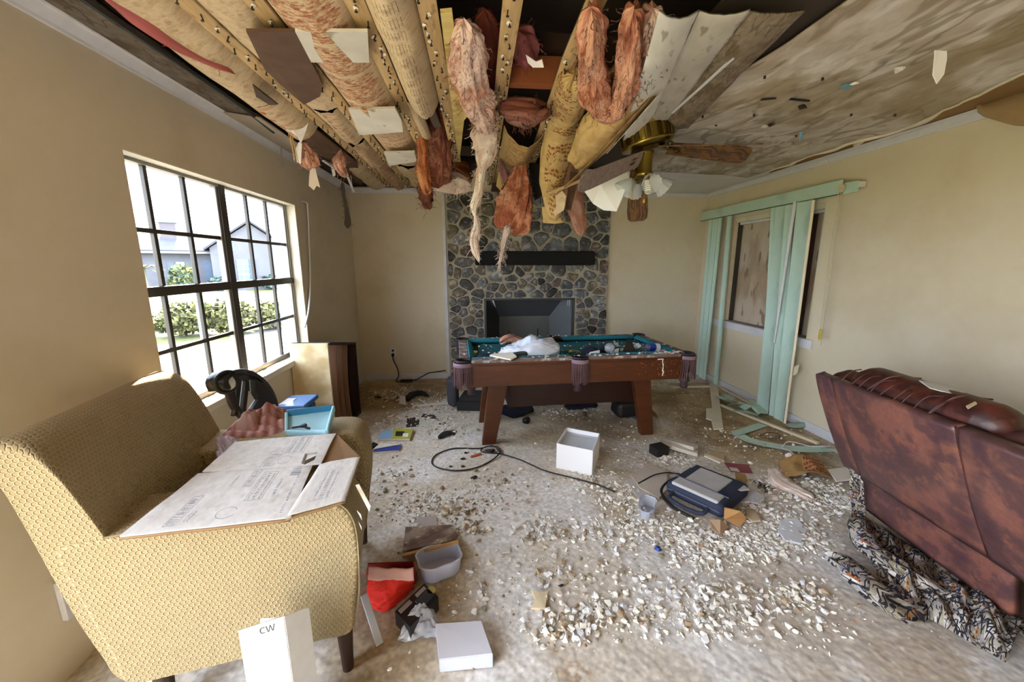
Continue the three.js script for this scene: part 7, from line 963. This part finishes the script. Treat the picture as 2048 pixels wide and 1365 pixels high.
{
  const b = (x0, x1, y0, y1, z0, z1) => boxAt(x0, x1, y0 - GY, y1 - GY, z0, z1, 0, 3), pl2 = (pts, th) => plate(pts.map((p) => [p[0], p[1] - GY, p[2]]), th);
  part(house, 'main_wall', b(-9, 0, GY, 2.5, -6, -0.05), M.stucco);
  part(house, 'wing_wall', tri(prism([[-0.5, 0], [4.6, 0], [4.6, 2.7 - GY], [2.05, 4.55 - GY], [-0.5, 2.7 - GY]], 6).translate(0, 0, -4.4), 3), M.stucco);
  part(house, 'main_roof', pl2([[-9.5, 2.45, 0.6], [0.3, 2.45, 0.6], [0.6, 4.05, -3], [-3, 4.05, -3], [-9.5, 2.45, -3]], 0.15), M.roofing);
  part(house, 'fascia', b(-9.5, -0.4, 2.3, 2.5, 0.5, 0.6), mat(0x84848a, 0.7));
  for (const s of [-1, 1]) part(house, 'wing_roof', pl2([[2.05, 4.75, 1.9], [2.05 + s * 2.9, 2.6, 1.9], [2.05 + s * 2.9, 2.6, -4], [2.05, 4.75, -4]], 0.12), M.roofing);
  const ch = part(house, 'chimney', b(-3.3, -2.4, 2.6, 4.6, -2.2, -1.2), mat(0x5c565a, 0.9)); part(ch, 'chimney_cap', b(-3.4, -2.3, 4.55, 4.75, -2.3, -1.1), mat(0x7d97a8, 0.8));
  part(house, 'door', b(-1.0, -0.55, GY, 1.85, -0.06, 0.0), mat(0x46586c, 0.5));
  const hw = part(house, 'window', b(1.0, 2.15, 0.3, 1.9, 1.58, 1.66), mat(0x5e6b78, 0.3)); part(hw, 'shutter', b(1.75, 2.15, 0.3, 1.9, 1.66, 1.7), mat(0x3c4f66, 0.6)); for (const y of [0.75, 1.1, 1.5]) part(hw, 'muntin', b(1.0, 1.75, y, y + 0.05, 1.66, 1.7), M.trim); part(hw, 'muntin', b(1.36, 1.41, 0.3, 1.9, 1.66, 1.7), M.trim);
  part(house, 'window', b(-3.1, -2.7, 1.0, 1.7, -0.05, 0.0), mat(0x4d5560, 0.4));
}
const leaves = (name, label, c, size, n, s, colors, group) => {
  const t = thing(name, label, 'bush', group), L = [[], [], []];
  for (let i = 0; i < n; i++) { const h = rnd() * 2 * PI, q = rr(-1, 1), r = sqrt(1 - q * q), k = pow(rnd(), 0.33), lump = 0.85 + 0.3 * n3(cos(h) * 2 + c[0], q * 2, sin(h) * 2), p = [c[0] + cos(h) * r * size[0] * k * lump, c[1] + size[1] + q * size[1] * k * lump, c[2] + sin(h) * r * size[2] * k * lump]; L[i % 3].push(place(new THREE.PlaneGeometry(s * rr(0.5, 1), s * rr(0.8, 1.3)), p, rr(0, 6), rr(0, 6), 0)); }
  L.forEach((l, i) => { part(t, 'foliage', l, mat(colors[i], 0.8)).userData.kind = 'stuff'; });
  part(t, 'stem', at(cyl(0.03, 0.05, size[1], 8), c[0], c[1] + size[1] / 2, c[2]), M.darkWood);
};
const greens = [0x66683f, 0x50543a, 0x7c7b4c];
leaves('hedge_shrub', 'left shrub of the trimmed hedge between lawn and road', [-8.0, GY, -11.3], [0.9, 0.47, 0.7], 2600, 0.1, greens);
leaves('hedge_shrub', 'middle shrub of the trimmed hedge between lawn and road', [-7.0, GY, -11.6], [0.9, 0.48, 0.7], 2600, 0.1, greens);
leaves('hedge_shrub', 'right shrub of the trimmed hedge between lawn and road', [-6.2, GY, -12.4], [0.7, 0.46, 0.7], 2000, 0.1, greens);
const hp = (u, z) => [-0.518 * 38 + 0.855 * u + 0.518 * z, GY, -0.855 * 38 - 0.518 * u + 0.855 * z];
leaves('house_shrub', 'large yellow green shrub before the pale house', hp(-2.3, 1.6), [0.95, 1.0, 0.8], 1800, 0.22, [0x8a8a50, 0x5c6a4c, 0x4c6058]);
leaves('house_shrub', 'low dark shrub by the door of the pale house', hp(-0.1, 2.4), [0.9, 0.55, 0.5], 900, 0.2, [0x4c625c, 0x5a6c5e, 0x3e5250]);
leaves('house_shrub', 'round dark shrub right of the window of the pale house', hp(2.9, 2.4), [0.85, 0.6, 0.5], 900, 0.2, [0x4c625c, 0x5a6c66, 0x3e5250]);
const palm = thing('palm_tree', 'small palm with drooping fronds left of the pale house', 'palm');
{ const c = hp(-4.1, 3); part(palm, 'trunk', at(cyl(0.14, 0.2, 1.6, 10), c[0], GY + 0.8, c[2]), mat(0x6b6a58, 0.9)); for (let i = 0; i < 16; i++) { const h = i * 2.4, e = rr(0.1, 1), L = 1.3; part(palm, 'frond', sheet((u, v) => { const r = v * L, w = (u - 0.5) * 0.22 * sin(PI * clamp(v * 0.95 + 0.04)); return [c[0] + cos(h) * r * cos(e * 0.8) - sin(h) * w, GY + 1.6 + r * sin(e) - 0.6 * v * v, c[2] + sin(h) * r * cos(e * 0.8) + cos(h) * w]; }, 2, 8, 0.01), mat(greens[i % 3], 0.8)); } }
solo('garden_post', 'thin white post standing in front of the hedge', 'post', at(cyl(0.03, 0.03, 1.0, 10), -6.85, GY + 0.5, -10.2), M.trim);
for (const [k, y] of [[0, 7.4], [1, 6.6], [2, 8.4]]) solo('power_line', ['middle', 'lowest', 'highest'][k] + ' of the power lines crossing the white sky', 'cable', tube([[-34, y + 0.4, -4], [-22, y - 0.2, -20], [-8, y + 0.5, -38]], 0.018, 30, 5), mat(0x9a9a9a, 0.8));

// things stand on their base: move the origin of every top-level thing there
for (const o of [...scene.children]) {
  if (!o.userData.label || o.isInstancedMesh || o.position.lengthSq() > 0) continue;
  o.updateMatrixWorld(true);
  const b = new THREE.Box3().setFromObject(o), c = [(b.min.x + b.max.x) / 2, b.min.y, (b.min.z + b.max.z) / 2];
  if (o.isMesh) o.geometry.translate(-c[0], -c[1], -c[2]); else for (const k of o.children) { k.position.x -= c[0]; k.position.y -= c[1]; k.position.z -= c[2]; }
  o.position.set(...c);
}
renderer.render(scene, camera);
